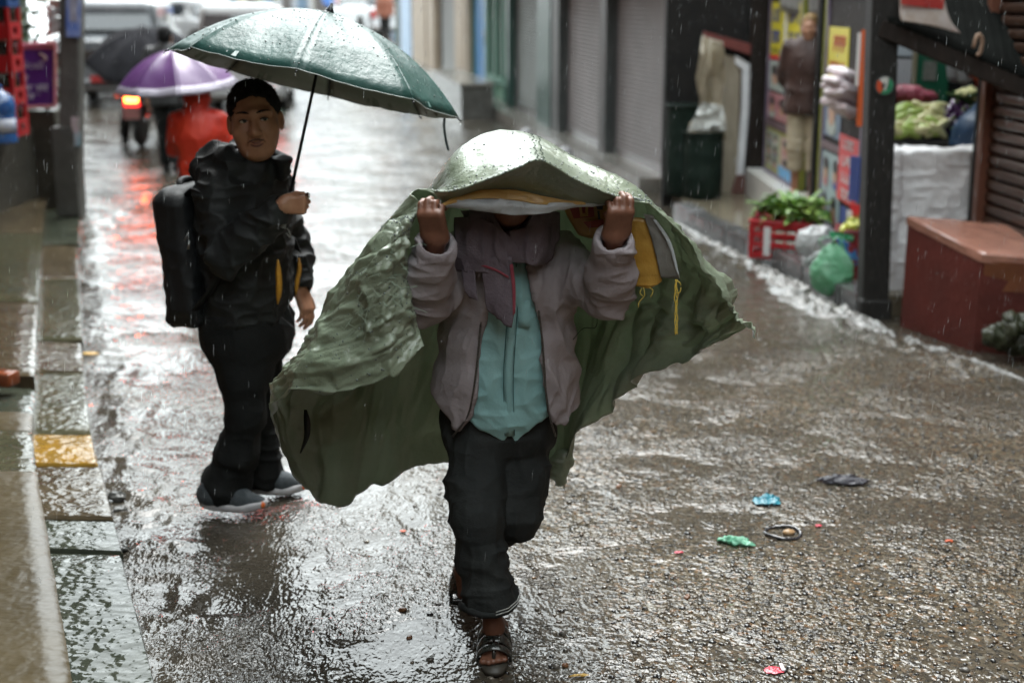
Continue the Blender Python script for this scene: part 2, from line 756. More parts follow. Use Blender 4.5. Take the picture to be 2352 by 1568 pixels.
def build_road():
    xs = np.concatenate((np.linspace(-60, -6, 40)[:-1], np.linspace(-6, -2.2, 60)[:-1], np.arange(-2.2, 3.2, .0185), np.linspace(3.2, 12, 20)))
    ys = np.concatenate((np.linspace(-9, 3.4, 24)[:-1], np.arange(3.4, 7.0, .0185), np.arange(7.0, 11, .035), np.arange(11, 20, .08), np.linspace(20, 160, 160)))
    X, Y = np.meshgrid(xs, ys, indexing='ij')
    Z = road_z(X, Y)
    P = np.stack((X, Y, Z), -1)
    m = bpy.data.materials.new('wet_road')
    m.use_nodes = True
    nt = m.node_tree
    nt.nodes.clear()
    L = nt.links.new
    out = nd(nt, 'ShaderNodeOutputMaterial')
    b = nd(nt, 'ShaderNodeBsdfPrincipled')
    L(b.outputs[0], out.inputs[0])
    tc = nd(nt, 'ShaderNodeTexCoord')
    at = nd(nt, 'ShaderNodeAttribute', attribute_name='gravel')

    def noise(scale, detail=4, rough=.55, stretch=None, dist=0.):
        n = nd(nt, 'ShaderNodeTexNoise', Scale=scale, Detail=detail, Roughness=rough, Distortion=dist)
        if stretch:
            mp = nd(nt, 'ShaderNodeMapping')
            mp.inputs['Rotation'].default_value = (0, 0, stretch[0])
            mp.inputs['Scale'].default_value = stretch[1]
            L(tc.outputs['Object'], mp.inputs['Vector'])
            L(mp.outputs['Vector'], n.inputs['Vector'])
        else:
            L(tc.outputs['Object'], n.inputs['Vector'])
        return n.outputs['Fac']

    def math_(op, a, c, d=None):
        n = nd(nt, 'ShaderNodeMath', operation=op)
        for i, v in enumerate((a, c, d)):
            if v is None:
                continue
            if isinstance(v, (int, float)):
                n.inputs[i].default_value = v
            else:
                L(v, n.inputs[i])
        return n.outputs[0]

    def ramp(f, *stops):
        r = nd(nt, 'ShaderNodeValToRGB')
        e = r.color_ramp.elements
        e[0].position, e[0].color = stops[0][0], rgba(stops[0][1])
        e[1].position, e[1].color = stops[1][0], rgba(stops[1][1])
        for s_ in stops[2:]:
            q = e.new(s_[0])
            q.color = rgba(s_[1])
        L(f, r.inputs['Fac'])
        return r.outputs['Color']
    # colour: silty grey-brown, paler among the gravel, each stone its own tint
    base = ramp(noise(1.6, 6), (.3, (.034, .030, .024)), (.7, (.066, .056, .042)))
    stone = nd(nt, 'ShaderNodeTexVoronoi', Scale=62.0)
    L(tc.outputs['Object'], stone.inputs['Vector'])
    sep = nd(nt, 'ShaderNodeSeparateColor')
    L(stone.outputs['Color'], sep.inputs['Color'])
    scol = ramp(sep.outputs['Red'], (.0, (.028, .027, .025)), (.35, (.066, .054, .038)), (.62, (.100, .078, .050)), (.82, (.135, .112, .080)), (.93, (.15, .075, .028)), (.98, (.24, .22, .18)))
    mx = nd(nt, 'ShaderNodeMix', data_type='RGBA')
    L(math_('MULTIPLY', at.outputs['Fac'], .85), mx.inputs['Factor'])
    L(base, mx.inputs['A'])
    L(scol, mx.inputs['B'])
    L(mx.outputs['Result'], b.inputs['Base Color'])
    # relief: aggregate plus the skin of moving water over it
    agg = noise(40, 1.3, .5)
    vd = nd(nt, 'ShaderNodeTexVoronoi', Scale=62.0, feature='SMOOTH_F1')
    L(tc.outputs['Object'], vd.inputs['Vector'])
    bump_st = math_('MULTIPLY', math_('SUBTRACT', 1.0, vd.outputs['Distance']), math_('MULTIPLY', at.outputs['Fac'], .55))
    rip = noise(15, 2.2, .5, (math.radians(28), (1.0, .42, 1)), .6)
    rip2 = noise(85, .6, .5, (math.radians(10), (1.0, .55, 1)), .4)
    wet = noise(1.7, 4)
    calm = ramp(wet, (.42, (1, 1, 1)), (.54, (.04, .04, .04)))
    calmv = nd(nt, 'ShaderNodeSeparateColor')
    L(calm, calmv.inputs['Color'])
    h = math_('ADD', math_('MULTIPLY', agg, math_('ADD', .16, math_('MULTIPLY', at.outputs['Fac'], .60))), math_('ADD', math_('MULTIPLY', rip, 1.0), math_('ADD', math_('MULTIPLY', rip2, .35), bump_st)))
    h = math_('MULTIPLY', h, math_('ADD', .30, math_('MULTIPLY', calmv.outputs['Red'], .70)))
    bp = nd(nt, 'ShaderNodeBump', Distance=.020, Strength=.9)
    L(h, bp.inputs['Height'])
    L(bp.outputs['Normal'], b.inputs['Normal'])
    b.inputs['Roughness'].default_value = .035
    b.inputs['Specular IOR Level'].default_value = .32
    o = raw('road', P.reshape(-1, 3), grid_faces(*P.shape[:2])[:, ::-1].copy() if False else grid_faces(*P.shape[:2]), m, None, True)
    me = o.data
    if me.polygons[0].normal.z < 0:
        me.flip_normals()
    a = me.attributes.new('gravel', 'FLOAT', 'POINT')
    a.data.foreach_set('value', gravel_mask(X, Y).astype(np.float32).ravel())
    tag(o, kind='structure')
    return o


def build_gravel():
    """loose stones washed over the right-hand side, too many to count"""
    rg = np.random.default_rng(11)
    n = 26000
    x = rg.uniform(-1.0, 3.2, n)
    y = 3.85 + 5.2 * rg.random(n) ** 1.25
    g = gravel_mask(x[:, None], y[:, None])[:, 0]
    keep = rg.random(n) < g * .95 + .03
    x, y = x[keep], y[keep]
    n = len(x)
    z = road_z(x[:, None], y[:, None])[:, 0]
    r = .0032 + .0065 * rg.random(n) ** 2.6
    t = (1 + 5 ** .5) / 2
    ico = np.array([(-1, t, 0), (1, t, 0), (-1, -t, 0), (1, -t, 0), (0, -1, t), (0, 1, t), (0, -1, -t), (0, 1, -t), (t, 0, -1), (t, 0, 1), (-t, 0, -1), (-t, 0, 1)]) / math.sqrt(1 + t * t)
    fc = np.array([(0, 11, 5), (0, 5, 1), (0, 1, 7), (0, 7, 10), (0, 10, 11), (1, 5, 9), (5, 11, 4), (11, 10, 2), (10, 7, 6), (7, 1, 8), (3, 9, 4), (3, 4, 2), (3, 2, 6), (3, 6, 8), (3, 8, 9), (4, 9, 5), (2, 4, 11), (6, 2, 10), (8, 6, 7), (9, 8, 1)])
    V = ico[None] * (1 + .5 * (rg.random((n, 12, 1)) - .5))
    V = V * (r[:, None, None] * np.stack((.8 + .8 * rg.random(n), .8 + .8 * rg.random(n), .45 + .3 * rg.random(n)), 1)[:, None, :])
    a = rg.uniform(0, 2 * PI, n)
    ca, sa = np.cos(a)[:, None], np.sin(a)[:, None]
    V = np.stack((V[..., 0] * ca - V[..., 1] * sa, V[..., 0] * sa + V[..., 1] * ca, V[..., 2]), -1)
    V = V + np.stack((x, y, z + r * .18), 1)[:, None, :]
    F = (fc[None] + 12 * np.arange(n)[:, None, None]).reshape(-1, 3)
    m = bpy.data.materials.new('wet_pebble')
    m.use_nodes = True
    nt = m.node_tree
    b = nt.nodes['Principled BSDF']
    at = nd(nt, 'ShaderNodeAttribute', attribute_name='tint')
    nt.links.new(at.outputs['Color'], b.inputs['Base Color'])
    b.inputs['Roughness'].default_value = .05
    b.inputs['Specular IOR Level'].default_value = .8
    o = raw('gravel', V.reshape(-1, 3), F, m, None, True)
    pal = .7 * np.array([(.05, .05, .048), (.08, .07, .055), (.12, .09, .06), (.16, .13, .095), (.22, .19, .15), (.20, .10, .035), (.03, .03, .03), (.32, .28, .22)])
    pk = pal[rg.choice(8, n, p=(.2, .22, .22, .14, .08, .03, .08, .03))] * (.8 + .4 * rg.random((n, 1)))
    c = np.repeat(np.concatenate((pk, np.ones((n, 1))), 1), 12, 0)
    at_ = o.data.attributes.new('tint', 'FLOAT_COLOR', 'POINT')
    at_.data.foreach_set('color', c.astype(np.float32).ravel())
    tag(o, 'wet loose gravel and grit washed across the right half of the street', 'gravel', kind='stuff')
    return o


def slab(name, P4, depth, mat, parent, seg=10, amp=.004, seed=0, rnd=.012):
    """stone slab: top corners P4 (ccw), worn uneven top, rounded arrises"""
    P4 = np.array(P4, float)
    n = seg
    t = np.concatenate(([0, .02], np.linspace(.08, .92, n - 3), [.98, 1]))
    U, W = np.meshgrid(t, t, indexing='ij')
    T = (P4[0] * (1 - U)[..., None] + P4[1] * U[..., None]) * (1 - W)[..., None] + (P4[3] * (1 - U)[..., None] + P4[2] * U[..., None]) * W[..., None]
    e = np.minimum(np.minimum(U, 1 - U), np.minimum(W, 1 - W))
    T[..., 2] += amp * (fbm(T * 7 + seed, 3, 500 + seed) - .5) * 2 - rnd * np.clip(1 - e / .03, 0, 1) ** 2
    k = len(t)
    T[..., :2] += .010 * (np.stack((fbm(T * 9, 2, 510 + seed), fbm(T * 9 + 5, 2, 511 + seed)), -1) - .5) * (e < .01)[..., None]
    V = list(T.reshape(-1, 3))
    F = [tuple(f) for f in grid_faces(k, k)]
    ring = [i * k for i in range(k)] + [(k - 1) * k + j for j in range(1, k)] + [i * k + k - 1 for i in range(k - 2, -1, -1)] + [j for j in range(k - 2, 0, -1)]
    b0 = len(V)
    for i in ring:
        V.append(T.reshape(-1, 3)[i] - V3(0, 0, depth))
    m = len(ring)
    for q in range(m):
        F.append((ring[q], ring[(q + 1) % m], b0 + (q + 1) % m, b0 + q))
    mb = MB().add(V, F)
    o = mb.out(name, mat, parent, 'auto')
    return o


def wet_stone(name, c1, c2, rough=.09, scale=5, bump=.8, bscale=17, c3=None, stretch=None):
    return M(name, c1, c2, rough=rough, scale=scale, bump=bump, bscale=bscale, bdetail=1.6, spec=.2, c3=c3, detail=7, stretch=stretch, rvar=.04)


def build_left_steps():
    ST_T = wet_stone('stone_tan', (.048, .036, .017), (.074, .056, .027), c3=(.026, .023, .013), bump=.5, bscale=16, scale=2.2, rough=.30)
    ST_O = wet_stone('stone_olive', (.042, .042, .026), (.070, .064, .038), c3=(.03, .034, .025))
    ST_G = wet_stone('stone_greygreen', (.030, .036, .026), (.052, .056, .040), c3=(.022, .026, .02))
    ST_Y = wet_stone('stone_yellow', (.27, .15, .024), (.17, .10, .02), c3=(.07, .05, .02), scale=9)
    ST_B = wet_stone('stone_brown', (.050, .039, .025), (.078, .060, .036), c3=(.035, .03, .022))
    base = MB()
    # rubble core under the slabs
    core = [(-1.0, 2.2), (-1.10, 3.6), (-1.68, 5.6), (-2.3, 7.4), (-3.1, 9.9), (-4.1, 13.6), (-9, 15.5), (-9, 2.2)]
    base.prism([V3(x - .06, y, -.12) for x, y in core], (0, 0, .155))
    o = base.out('pavement', wet_stone('stone_core', (.05, .045, .034), (.08, .07, .05)), None)
    tag(o, kind='structure')
    # lower course: edge u(v) measured along the gutter
    z1, z2 = .085, .175
    ve = np.array((1800, 1568, 1400, 1200, 1060, 1000, 850, 780, 640, 560, 480, 420))
    ue = np.array((424, 362, 315, 262, 228, 216, 196, 190, 181, 181, 184, 190))
    vi = np.array((1800, 1568, 1400, 1200, 1000, 850, 640, 400))
    ui = np.array((220, 182, 146, 100, 72, 80, 88, 112))

    def ed(v):
        return G(np.interp(v, ve[::-1], ue[::-1]), v, z1)

    def inn(v):
        return G(np.interp(v, vi[::-1], ui[::-1]), v, z1)
    cuts = [(1800, 1262, ST_G), (1258, 1190, ST_G), (1186, 1068, ST_B), (1064, 997, ST_Y), (993, 852, ST_O), (849, 782, ST_B), (779, 640, ST_O), (638, 560, ST_B), (558, 482, ST_G), (480, 424, ST_O)]
    for i, (va, vb, mt) in enumerate(cuts):
        j = V3(.012 * random.uniform(-1, 1.2), 0, .012 * random.uniform(-1, 1))
        a, b, c, d = inn(va) - V3(.05, 0, 0), ed(va) + j, ed(vb) + j, inn(vb) - V3(.05, 0, 0)
        slab('kerb_stone', (a, b, c, d), .12, mt, o, 12, .006, i)
    # second course, higher, running back to the shop fronts
    cuts = [(1900, 1100, ST_T, .215), (1094, 988, ST_O, .175), (984, 942, ST_T, .165), (938, 874, ST_G, .14), (870, 700, ST_B, .20), (697, 540, ST_O, .20), (537, 420, ST_B, .19), (418, 340, ST_O, .19)]
    for i, (va, vb, mt, zz) in enumerate(cuts):
        def e2(v):
            return G(np.interp(v, vi[::-1], ui[::-1]), v, z2) * V3(1, 1, 0) + V3(0, 0, zz)
        b, c = e2(va), e2(vb)
        w = 1.0 if i < 4 else 1.5
        slab('paving_slab', (b - V3(w, -.1 * w, 0), b, c, c - V3(w, -.1 * w, 0)), .2, mt, o, 16, .007, 20 + i)
    # red-brown edging brick at the riser
    p = G(20, 872, .20)
    br = wet_stone('brick_red', (.22, .06, .025), (.13, .05, .03), scale=14)
    MB().rbox(p + V3(-.02, -.04, .02), (.075, .05, .035), .012, rotm(0, 0, -.3)).out('brick', br, o, True)
    MB().rbox(p + V3(-.20, -.02, .02), (.075, .05, .035), .012, rotm(0, 0, -.3)).out('brick', br, o, True)
    # loose rubble in the gutter below the kerb
    RB = wet_stone('rubble_grey', (.05, .05, .045), (.10, .10, .095), scale=10)
    for k, (u, v, s) in enumerate(((268, 1142, .04), (276, 1172, .028), (284, 1262, .03))):
        r = thing('rubble_stone', 'rough grey stone lying in the gutter beside the stepped kerb', 'stone', G(u, v), 'stones in the left gutter')
        q = G(u, v)
        S = SDF(q - s * 1.8, q + s * 1.8, s / 9)
        S.ell(q + V3(0, 0, s * .15), (s * 1.1, s * .8, s * .45), rotm(.2, .1, k), k=0)
        S.out('stone', RB, r, disp=lambda V, N: s * .8 * (fbm(V * (1.6 / s), 4, 520 + k) - .5))
    return o


# ------------------------------------------------------------------ right-hand row of closed shops
F0 = G(1525, 432, .05)
F1 = GR(985, 168)
FD = unit((F1 - F0) * V3(1, 1, 0))
FN = unit(V3(FD[1], -FD[0], 0))
if FN[0] > 0:
    FN = -FN                                        # towards the street


def ft(u):
    """distance along the shop row seen at survey column u"""
    k = (u - 1176) / FPX
    t = 10.0
    for _ in range(40):
        p = F0 + FD * t
        w = (CAM_H - gz(p[1]) - .6) * _s
        # x = k*(y*c + w)
        den = FD[0] - k * _c * FD[1]
        t = (k * (F0[1] * _c + w) - F0[0]) / den
    return t


def fp(t, o, z):
    p = F0 + FD * t + FN * o
    return V3(p[0], p[1], z + gz(p[1]))


def fbox(mb, t0, t1, o0, o1, z0, z1):
    mb.box8([fp(t0, o0, z0), fp(t0, o1, z0), fp(t1, o1, z0), fp(t1, o0, z0), fp(t0, o0, z1), fp(t0, o1, z1), fp(t1, o1, z1), fp(t1, o0, z1)])
    return mb


WALLS = {}


def shop_building(label, ua, ub, h, wall, bays, upper=True, step=.16):
    t0, t1 = ft(ua), ft(ub)
    T = thing('shop_building', label, 'building', fp((t0 + t1) / 2, 0, 0), 'closed shops along the street')
    fbox(MB(), t0, t1, -5.5, -.16, -.1, 2.75).out('back_wall', wall, T)
    fbox(MB(), t0 + .002, t1 - .002, -5.5, -.02, 2.75, h).out('wall', wall, T)
    fbox(MB(), t0, t1, -.5, .55, 2.66, 2.78).out('ledge', M('ledge_concrete', (.18, .175, .16), (.25, .24, .22), rough=.6, scale=4), T)
    fbox(MB(), t0, t1, -.14, .28, -.1, step).out('step', wet_stone('step_concrete', (.13, .125, .11), (.20, .19, .17), rough=.16), T)
    if upper:
        n = max(1, int((t1 - t0) / 1.9))
        WD = M('window_frame_wood', (.06, .035, .022), rough=.6)
        GLS = M('window_glass_dark', (.02, .025, .03), rough=.06, spec=.8)
        for lev in range(int((h - 2.8) // 2.6)):
            for i in range(n):
                a = t0 + (t1 - t0) * (i + .5) / n
                z = 3.5 + 2.6 * lev
                w = fbox(MB(), a - .5, a + .5, -.03, .03, z, z + 1.3).out('window', WD, T)
                for q in (-.25, .25):
                    fbox(MB(), a + q - .19, a + q + .19, .028, .036, z + .08, z + 1.22).out('pane', GLS, w)
    for (u0, u1, kind, mat) in bays:
        a, b = ft(u0), ft(u1)
        if kind == 'shutter':
            # corrugated roller shutter: real ribs
            n = 46
            rows = []
            for i in range(n * 2 + 1):
                z = step + .02 + (2.55 - step) * i / (2 * n)
                o = -.10 + (.014 if i % 2 else 0)
                rows.append([fp(a, o, z), fp((a + b) / 2, o, z), fp(b, o, z)])
            s = MB().grid(np.array(rows)).out('shutter', mat, T, False)
            fbox(MB(), a, b, -.13, -.075, step, step + .09).out('bottom_rail', M('rail_steel', (.25, .25, .25), rough=.35, metal=.6), s)
            for e in (a, b):
                fbox(MB(), e - .03, e + .03, -.14, -.05, step, 2.6).out('guide_rail', M('rail_dark', (.06, .06, .06), rough=.5), T)
        elif kind == 'pillar':
            fbox(MB(), a, b, -.14, .05, 0, 2.66).out('pillar', mat, T)
        elif kind == 'door':
            d = fbox(MB(), a + .05, b - .05, -.13, -.09, step, 2.2).out('door', mat, T)
            fr = M('door_frame_green', (.05, .13, .09), rough=.5)
            for e in (a, b):
                fbox(MB(), e - .05, e + .05, -.135, -.04, step, 2.25).out('door_frame', fr, T)
            fbox(MB(), a, b, -.135, -.04, 2.25, 2.35).out('door_frame', fr, T)
            fbox(MB(), (a + b) / 2 - .015, (a + b) / 2 + .015, -.09, -.07, step + .05, 2.15).out('door_stile', mat, d)
            MB().tube([fp(a + .25, -.07, 1.0), fp(a + .25, -.07, 1.25)], .012, 6).out('handle', M('rail_steel', (.25, .25, .25), rough=.35, metal=.6), d, True)
        elif kind == 'glass':
            d = fbox(MB(), a + .06, b - .06, -.13, -.12, .5, 2.3).out('shop_window', M('shop_glass', (.10, .13, .12), (.16, .18, .17), rough=.08, scale=1.5, spec=.7), T)
            for k in range(4):
                e = a + (b - a) * k / 3
                fbox(MB(), e - .05, e + .05, -.135, -.05, step, 2.45).out('window_frame', mat, d)
            fbox(MB(), a, b, -.134, -.06, .42, .52).out('window_frame', mat, d)
            fbox(MB(), a, b, -.133, -.10, step, .42).out('panel', M('panel_green', (.10, .22, .13), (.16, .26, .18), rough=.5, scale=3), T)
            fbox(MB(), a + .6, b - .6, -.5, -.3, .6, 1.1).out('shelf', M('shelf_white', (.6, .6, .58), rough=.5), T)
    return T


def build_right_row():
    SHG = M('shutter_grey', (.165, .153, .152), (.215, .20, .198), rough=.62, scale=1.4, spec=.15, detail=6, c3=(.125, .115, .113))
    SHW = M('shutter_pale', (.20, .205, .198), (.25, .255, .248), rough=.62, scale=1.5, spec=.15)
    SHB = M('shutter_greenish', (.125, .14, .132), (.165, .18, .172), rough=.62, scale=1.5, spec=.15)
    DK = M('pillar_dark', (.035, .042, .042), (.06, .066, .064), rough=.5, scale=5)
    GN = M('pillar_green', (.018, .055, .046), (.03, .075, .06), rough=.4, scale=5)
    TN = M('pillar_tan', (.34, .27, .20), (.42, .35, .27), rough=.6, scale=3)
    BL = M('door_blue', (.030, .16, .36), (.045, .20, .42), rough=.4, scale=3)
    PB = M('pillar_paleblue', (.30, .42, .58), (.38, .50, .64), rough=.55, scale=3)
    W1 = M('wall_grey', (.16, .155, .15), (.22, .21, .20), rough=.7, scale=2)
    W2 = M('wall_cream', (.40, .36, .29), (.48, .44, .36), rough=.7, scale=2)
    W3 = M('wall_pink', (.42, .30, .27), (.5, .38, .34), rough=.7, scale=2)
    shop_building('grey building with two wide closed ribbed grey shutters', 1528, 1272, 7.0, W1,
                  [(1522, 1398, 'shutter', SHG), (1384, 1290, 'shutter', SHG), (1398, 1384, 'pillar', DK), (1290, 1274, 'pillar', DK)])
    shop_building('building with one narrow pale shutter between dark green pillars', 1270, 1168, 8.5, W1,
                  [(1270, 1240, 'pillar', GN), (1238, 1176, 'shutter', SHB), (1175, 1169, 'pillar', GN)])
    shop_building('building with green framed glass shopfront and a bright blue door', 1166, 1072, 7.8, W2,
                  [(1166, 1112, 'glass', M('frame_green', (.08, .19, .14), rough=.5)), (1110, 1080, 'door', BL), (1079, 1073, 'pillar', TN)])
    shop_building('cream building with white shutter between tan pillars', 1070, 985, 8.5, W2,
                  [(1070, 1050, 'pillar', TN), (1046, 1006, 'shutter', SHW), (1002, 986, 'pillar', TN)])
    shop_building('pink walled building with pale blue corner pillar', 983, 905, 7.8, W3,
                  [(982, 952, 'pillar', TN), (948, 925, 'pillar', PB), (922, 906, 'door', DK)])
    # blocks and kerb stones standing in front of the closed shops
    CB = wet_stone('block_concrete', (.07, .07, .065), (.12, .12, .11))
    t = ft(1140)
    T = thing('concrete_block', 'dark square concrete block standing before the green glass shopfront', 'block', fp(t, .55, 0))
    fbox(MB(), ft(1178), ft(1100), .32, .85, -.05, .52).out('block', CB, T)
    fbox(MB(), ft(1178) - .04, ft(1100) + .04, .30, .88, .52, .57).out('capping', wet_stone('step_concrete', (.13, .125, .11), (.20, .19, .17), rough=.16), T)
    for u, o in ((1300, .55), (1392, .5)):
        tt = ft(u)
        T = thing('stone_bollard', 'short pale stone post at the foot of the grey shutters', 'post', fp(tt, o, 0), 'stone posts before the shutters')
        MB().lathe([(.10, -.05), (.09, .12), (.075, .22), (.03, .26)], fp(tt, o, 0), 10).out('post', wet_stone('post_pale', (.3, .3, .31), (.42, .42, .43)), T, 'auto')
    # far buildings where the street bends
    cols = [((.42, .44, .48), 'pale blue'), ((.46, .36, .34), 'dusty pink'), ((.40, .39, .36), 'grey plastered'), ((.48, .44, .36), 'cream'), ((.33, .35, .30), 'olive grey')]
    spots = [(870, 915, 56, 1), (800, 866, 62, 3), (715, 795, 68, 2), (640, 712, 74, 0), (560, 636, 80, 4), (462, 555, 90, 3), (330, 452, 104, 2), (196, 322, 112, 1)]
    for i, (ua, ub, y, ci) in enumerate(spots):
        col, nm = cols[ci]
        z = road_height(0, y) - .1
        k = y * _c + .1
        xa, xb = (ua - 1176) / FPX * k, (ub - 1176) / FPX * k
        T = thing('far_building', '%s house at the far bend, %s' % (nm, ('beside the pink corner building', 'with a dark doorway and two upper windows', 'with shuttered ground floor', 'with pale corner', 'with low wall before it', 'behind parked cars', 'above the white cars', 'beyond the dark utility pole')[i]), 'building', V3((xa + xb) / 2, y, z), 'houses at the far bend')
        mt = M('far_wall_%d' % ci, col, tuple(c * .85 for c in col), rough=.8, scale=1.2)
        MB().box(V3((xa + xb) / 2, y + 3, z + 3.2), ((xb - xa) / 2, 3, 3.4)).out('wall', mt, T)
        MB().box(V3((xa + xb) / 2, y + 3, z + 6.66), ((xb - xa) / 2 + .2, 3.2, .06)).out('roof', W1, T)
        n = max(2, int((xb - xa) / 1.5))
        for q in range(n):
            cx = xa + (xb - xa) * (q + .5) / n
            w = (xb - xa) / n * .3
            d = MB().box(V3(cx, y - .02, z + 1.05), (w, .05, 1.05)).out('door' if q % 2 == 0 else 'shutter', M('far_door_%d' % (q % 3), ((.10, .09, .085), (.13, .20, .28), (.30, .28, .25))[q % 3], rough=.6), T)
            MB().box(V3(cx, y - .02, z + 4.2), (w, .05, .6)).out('window', M('window_glass_dark', (.02, .025, .03), rough=.06), T)


def build_side_masses():
    """houses either side above eye level; they shade the street"""
    W = M('house_brick', (.17, .09, .06), (.22, .12, .085), rough=.8, scale=3)
    WD = M('window_frame_wood', (.06, .035, .022), rough=.6)
    GLS = M('window_glass_dark', (.02, .025, .03), rough=.06, spec=.8)

    def house(label, poly, z0, z1, face):
        c = np.mean([V3(x, y, 0) for x, y in poly], 0)
        T = thing('town_house', label, 'building', c, 'houses lining the street')
        MB().prism([V3(x, y, z0) for x, y in poly], (0, 0, z1 - z0)).out('wall', W, T)
        (xa, ya), (xb, yb) = poly[face], poly[(face + 1) % len(poly)]
        L = math.hypot(xb - xa, yb - ya)
        d = V3((xb - xa) / L, (yb - ya) / L, 0)
        nrm = V3(-d[1], d[0], 0)
        if nrm @ (c - V3(xa, ya, 0)) > 0:
            nrm = -nrm
        R = np.stack((d, nrm, V3(0, 0, 1)), 1)
        n = int(L / 1.8)
        z = max(z0, 2.2) + 1.0
        while z + 1.4 < z1:
            for i in range(n):
                p = V3(xa, ya, z + .6) + d * L * (i + .5) / n
                w = MB().box(p, (.48, .04, .65), R).out('window', WD, T)
                for q in (-.22, .22):
                    MB().box(p + d * q + nrm * .04, (.17, .006, .56), R).out('pane', GLS, w)
            MB().box(V3(xa, ya, z - .28) + d * L / 2 + nrm * .1, (L / 2, .22, .06), R).out('ledge', M('ledge_concrete', (.18, .175, .16), (.25, .24, .22), rough=.6, scale=4), T)
            z += 2.7
        return T
    house('brick town house over the vegetable stall and poster shop', [(3.3, 7.2), (3.3, 14.2), (8, 14.2), (8, 7.2)], 2.35, 7.4, 0)
    house('brick town house over the brown slatted shutter', [(3.25, -7.9), (3.25, 7.15), (9, 7.15), (9, -7.9)], -.1, 8.6, 0)
    house('unseen brick house added across the near end to block sky light', [(-12, -8), (9.2, -8), (9.2, -12), (-12, -12)], -.1, 6.5, 0)  # added out of view behind the camera; keeps light off the figures' fronts
    house('unseen brick house added beyond the utility pole to darken road reflections', [(-8.2, 19.1), (-14.6, 40), (-22, 40), (-22, 19.1)], -.1, 9.0, 0)  # added, hidden behind the left shop; cuts white sky reflections on the road
    house('brick town house behind the stone steps and bottle crates', [(-2.5, -7.9), (-2.9, 3.0), (-5.4, 12.2), (-11, 12.2), (-11, -7.9)], -.1, 2.7, 1)
    house('unseen overhanging brick storey added to darken the stone steps and road', [(-1.55, -7.9), (-1.7, 3.0), (-4.0, 12.2), (-6.3, 19.0), (-12, 19.0), (-12, -7.9)], 2.75, 8.6, 1)  # added above the frame; its bulk dims the slabs and left road
# ================================================================== people
SKIN = M('skin_brown', (.17, .076, .046), (.13, .056, .034), rough=.42, scale=30, bump=.12, bscale=160, spec=.4)
SKIN2 = M('skin_tan', (.40, .205, .125), (.33, .165, .10), rough=.42, scale=25, bump=.10, bscale=160, spec=.4)
NAIL = M('nail', (.45, .27, .2), rough=.25)
HAIR = M('hair_black', (.005, .005, .0055), (.010, .0095, .010), rough=.75, spec=.2, scale=60, bump=.5, bscale=160, stretch=(1, 1, .25))
BLACKCLOTH = M('cloth_black_jacket', (.010, .0115, .012), (.017, .019, .019), rough=.6, scale=9, bump=.25, bscale=60, spec=.25)
BLACKTROUSER = M('cloth_black_trouser', (.008, .009, .009), (.013, .014, .014), rough=.8, scale=9, bump=.25, bscale=80, spec=.15)


def rodr(v, ax, t):
    ax = unit(ax)
    return v * math.cos(t) + np.cross(ax, v) * math.sin(t) + ax * (ax @ v) * (1 - math.cos(t))


def hand(S, w, d, n, thumb=1, curl=(.3, .4, .3), s=1.0, tcurl=.3, tdir=None, spread=.06):
    """palm plus five fingers; returns fingertip points"""
    d = unit(d)
    n = unit(np.asarray(n) - d * (np.asarray(n) @ d))
    x = np.cross(d, n) * thumb
    R = np.stack((x, d, n), 1)
    S.box(w + d * .048 * s, (.040 * s, .052 * s, .015 * s), R, rd=.013 * s, k=.02)
    S.ell(w + d * .03 * s + x * .028 * s + n * .006, (.018 * s, .032 * s, .016 * s), R, k=.012)
    tips = []
    for i in range(4):
        b = w + d * (.092 - .004 * abs(i - 1)) * s + x * (.030 - .0205 * i) * s
        L = (.068, .078, .072, .056)[i] * s
        dd = rodr(d, n, -thumb * spread * (1.2 - i))
        p = b - dd * .02
        ax = np.cross(dd, n)
        ang = 0
        r = (.0098, .0102, .0098, .0086)[i] * s
        q = b
        S.cap(p, q, r * 1.1, r * 1.08, k=.006)
        for j, fr in enumerate((.45, .3, .25)):
            ang += curl[j] * (1 + .07 * (i - 1.5))
            e = q + rodr(dd, ax, ang) * L * fr
            S.cap(q, e, r * (1.05 - .08 * j), r * (.97 - .1 * j), k=.004)
            q = e
        tips.append((q, rodr(dd, ax, ang), rodr(dd, ax, ang - PI / 2)))
    td = unit(tdir) if tdir is not None else unit(d * .75 + x * .75 + n * .25)
    b = w + d * .022 * s + x * .03 * s
    m = b + td * .042 * s
    e = m + unit(td * math.cos(tcurl) + unit(d * .9 - x * .3 + n * .3) * math.sin(tcurl)) * .034 * s
    S.cap(b, m, .0135 * s, .0118 * s, k=.012)
    S.cap(m, e, .0118 * s, .0092 * s, k=.005)
    tips.append((e, td, -n))
    return tips


def nails(tips, parent, s=1.0):
    for (p, d, nn) in tips[:4]:
        R = np.stack((np.cross(d, nn), d, nn), 1)
        mb = MB().rbox(p + nn * .0072 * s + d * .001, (.0052 * s, .0068 * s, .0014 * s), .0013, R)
        mb.out('fingernail', NAIL, parent, True)


def torso(S, path, W, D, yaw, k=.06, h=.10):
    """stacked ellipses along a spine path"""
    n = 9
    P = catmull(np.array(path), n)
    w = catmull(np.array(W)[:, None], n)[:, 0]
    dd = catmull(np.array(D)[:, None], n)[:, 0]
    R = rotm(0, 0, yaw)
    for i in range(n):
        S.ell(P[i], (w[i] / 2, dd[i] / 2, h), R, k=k)


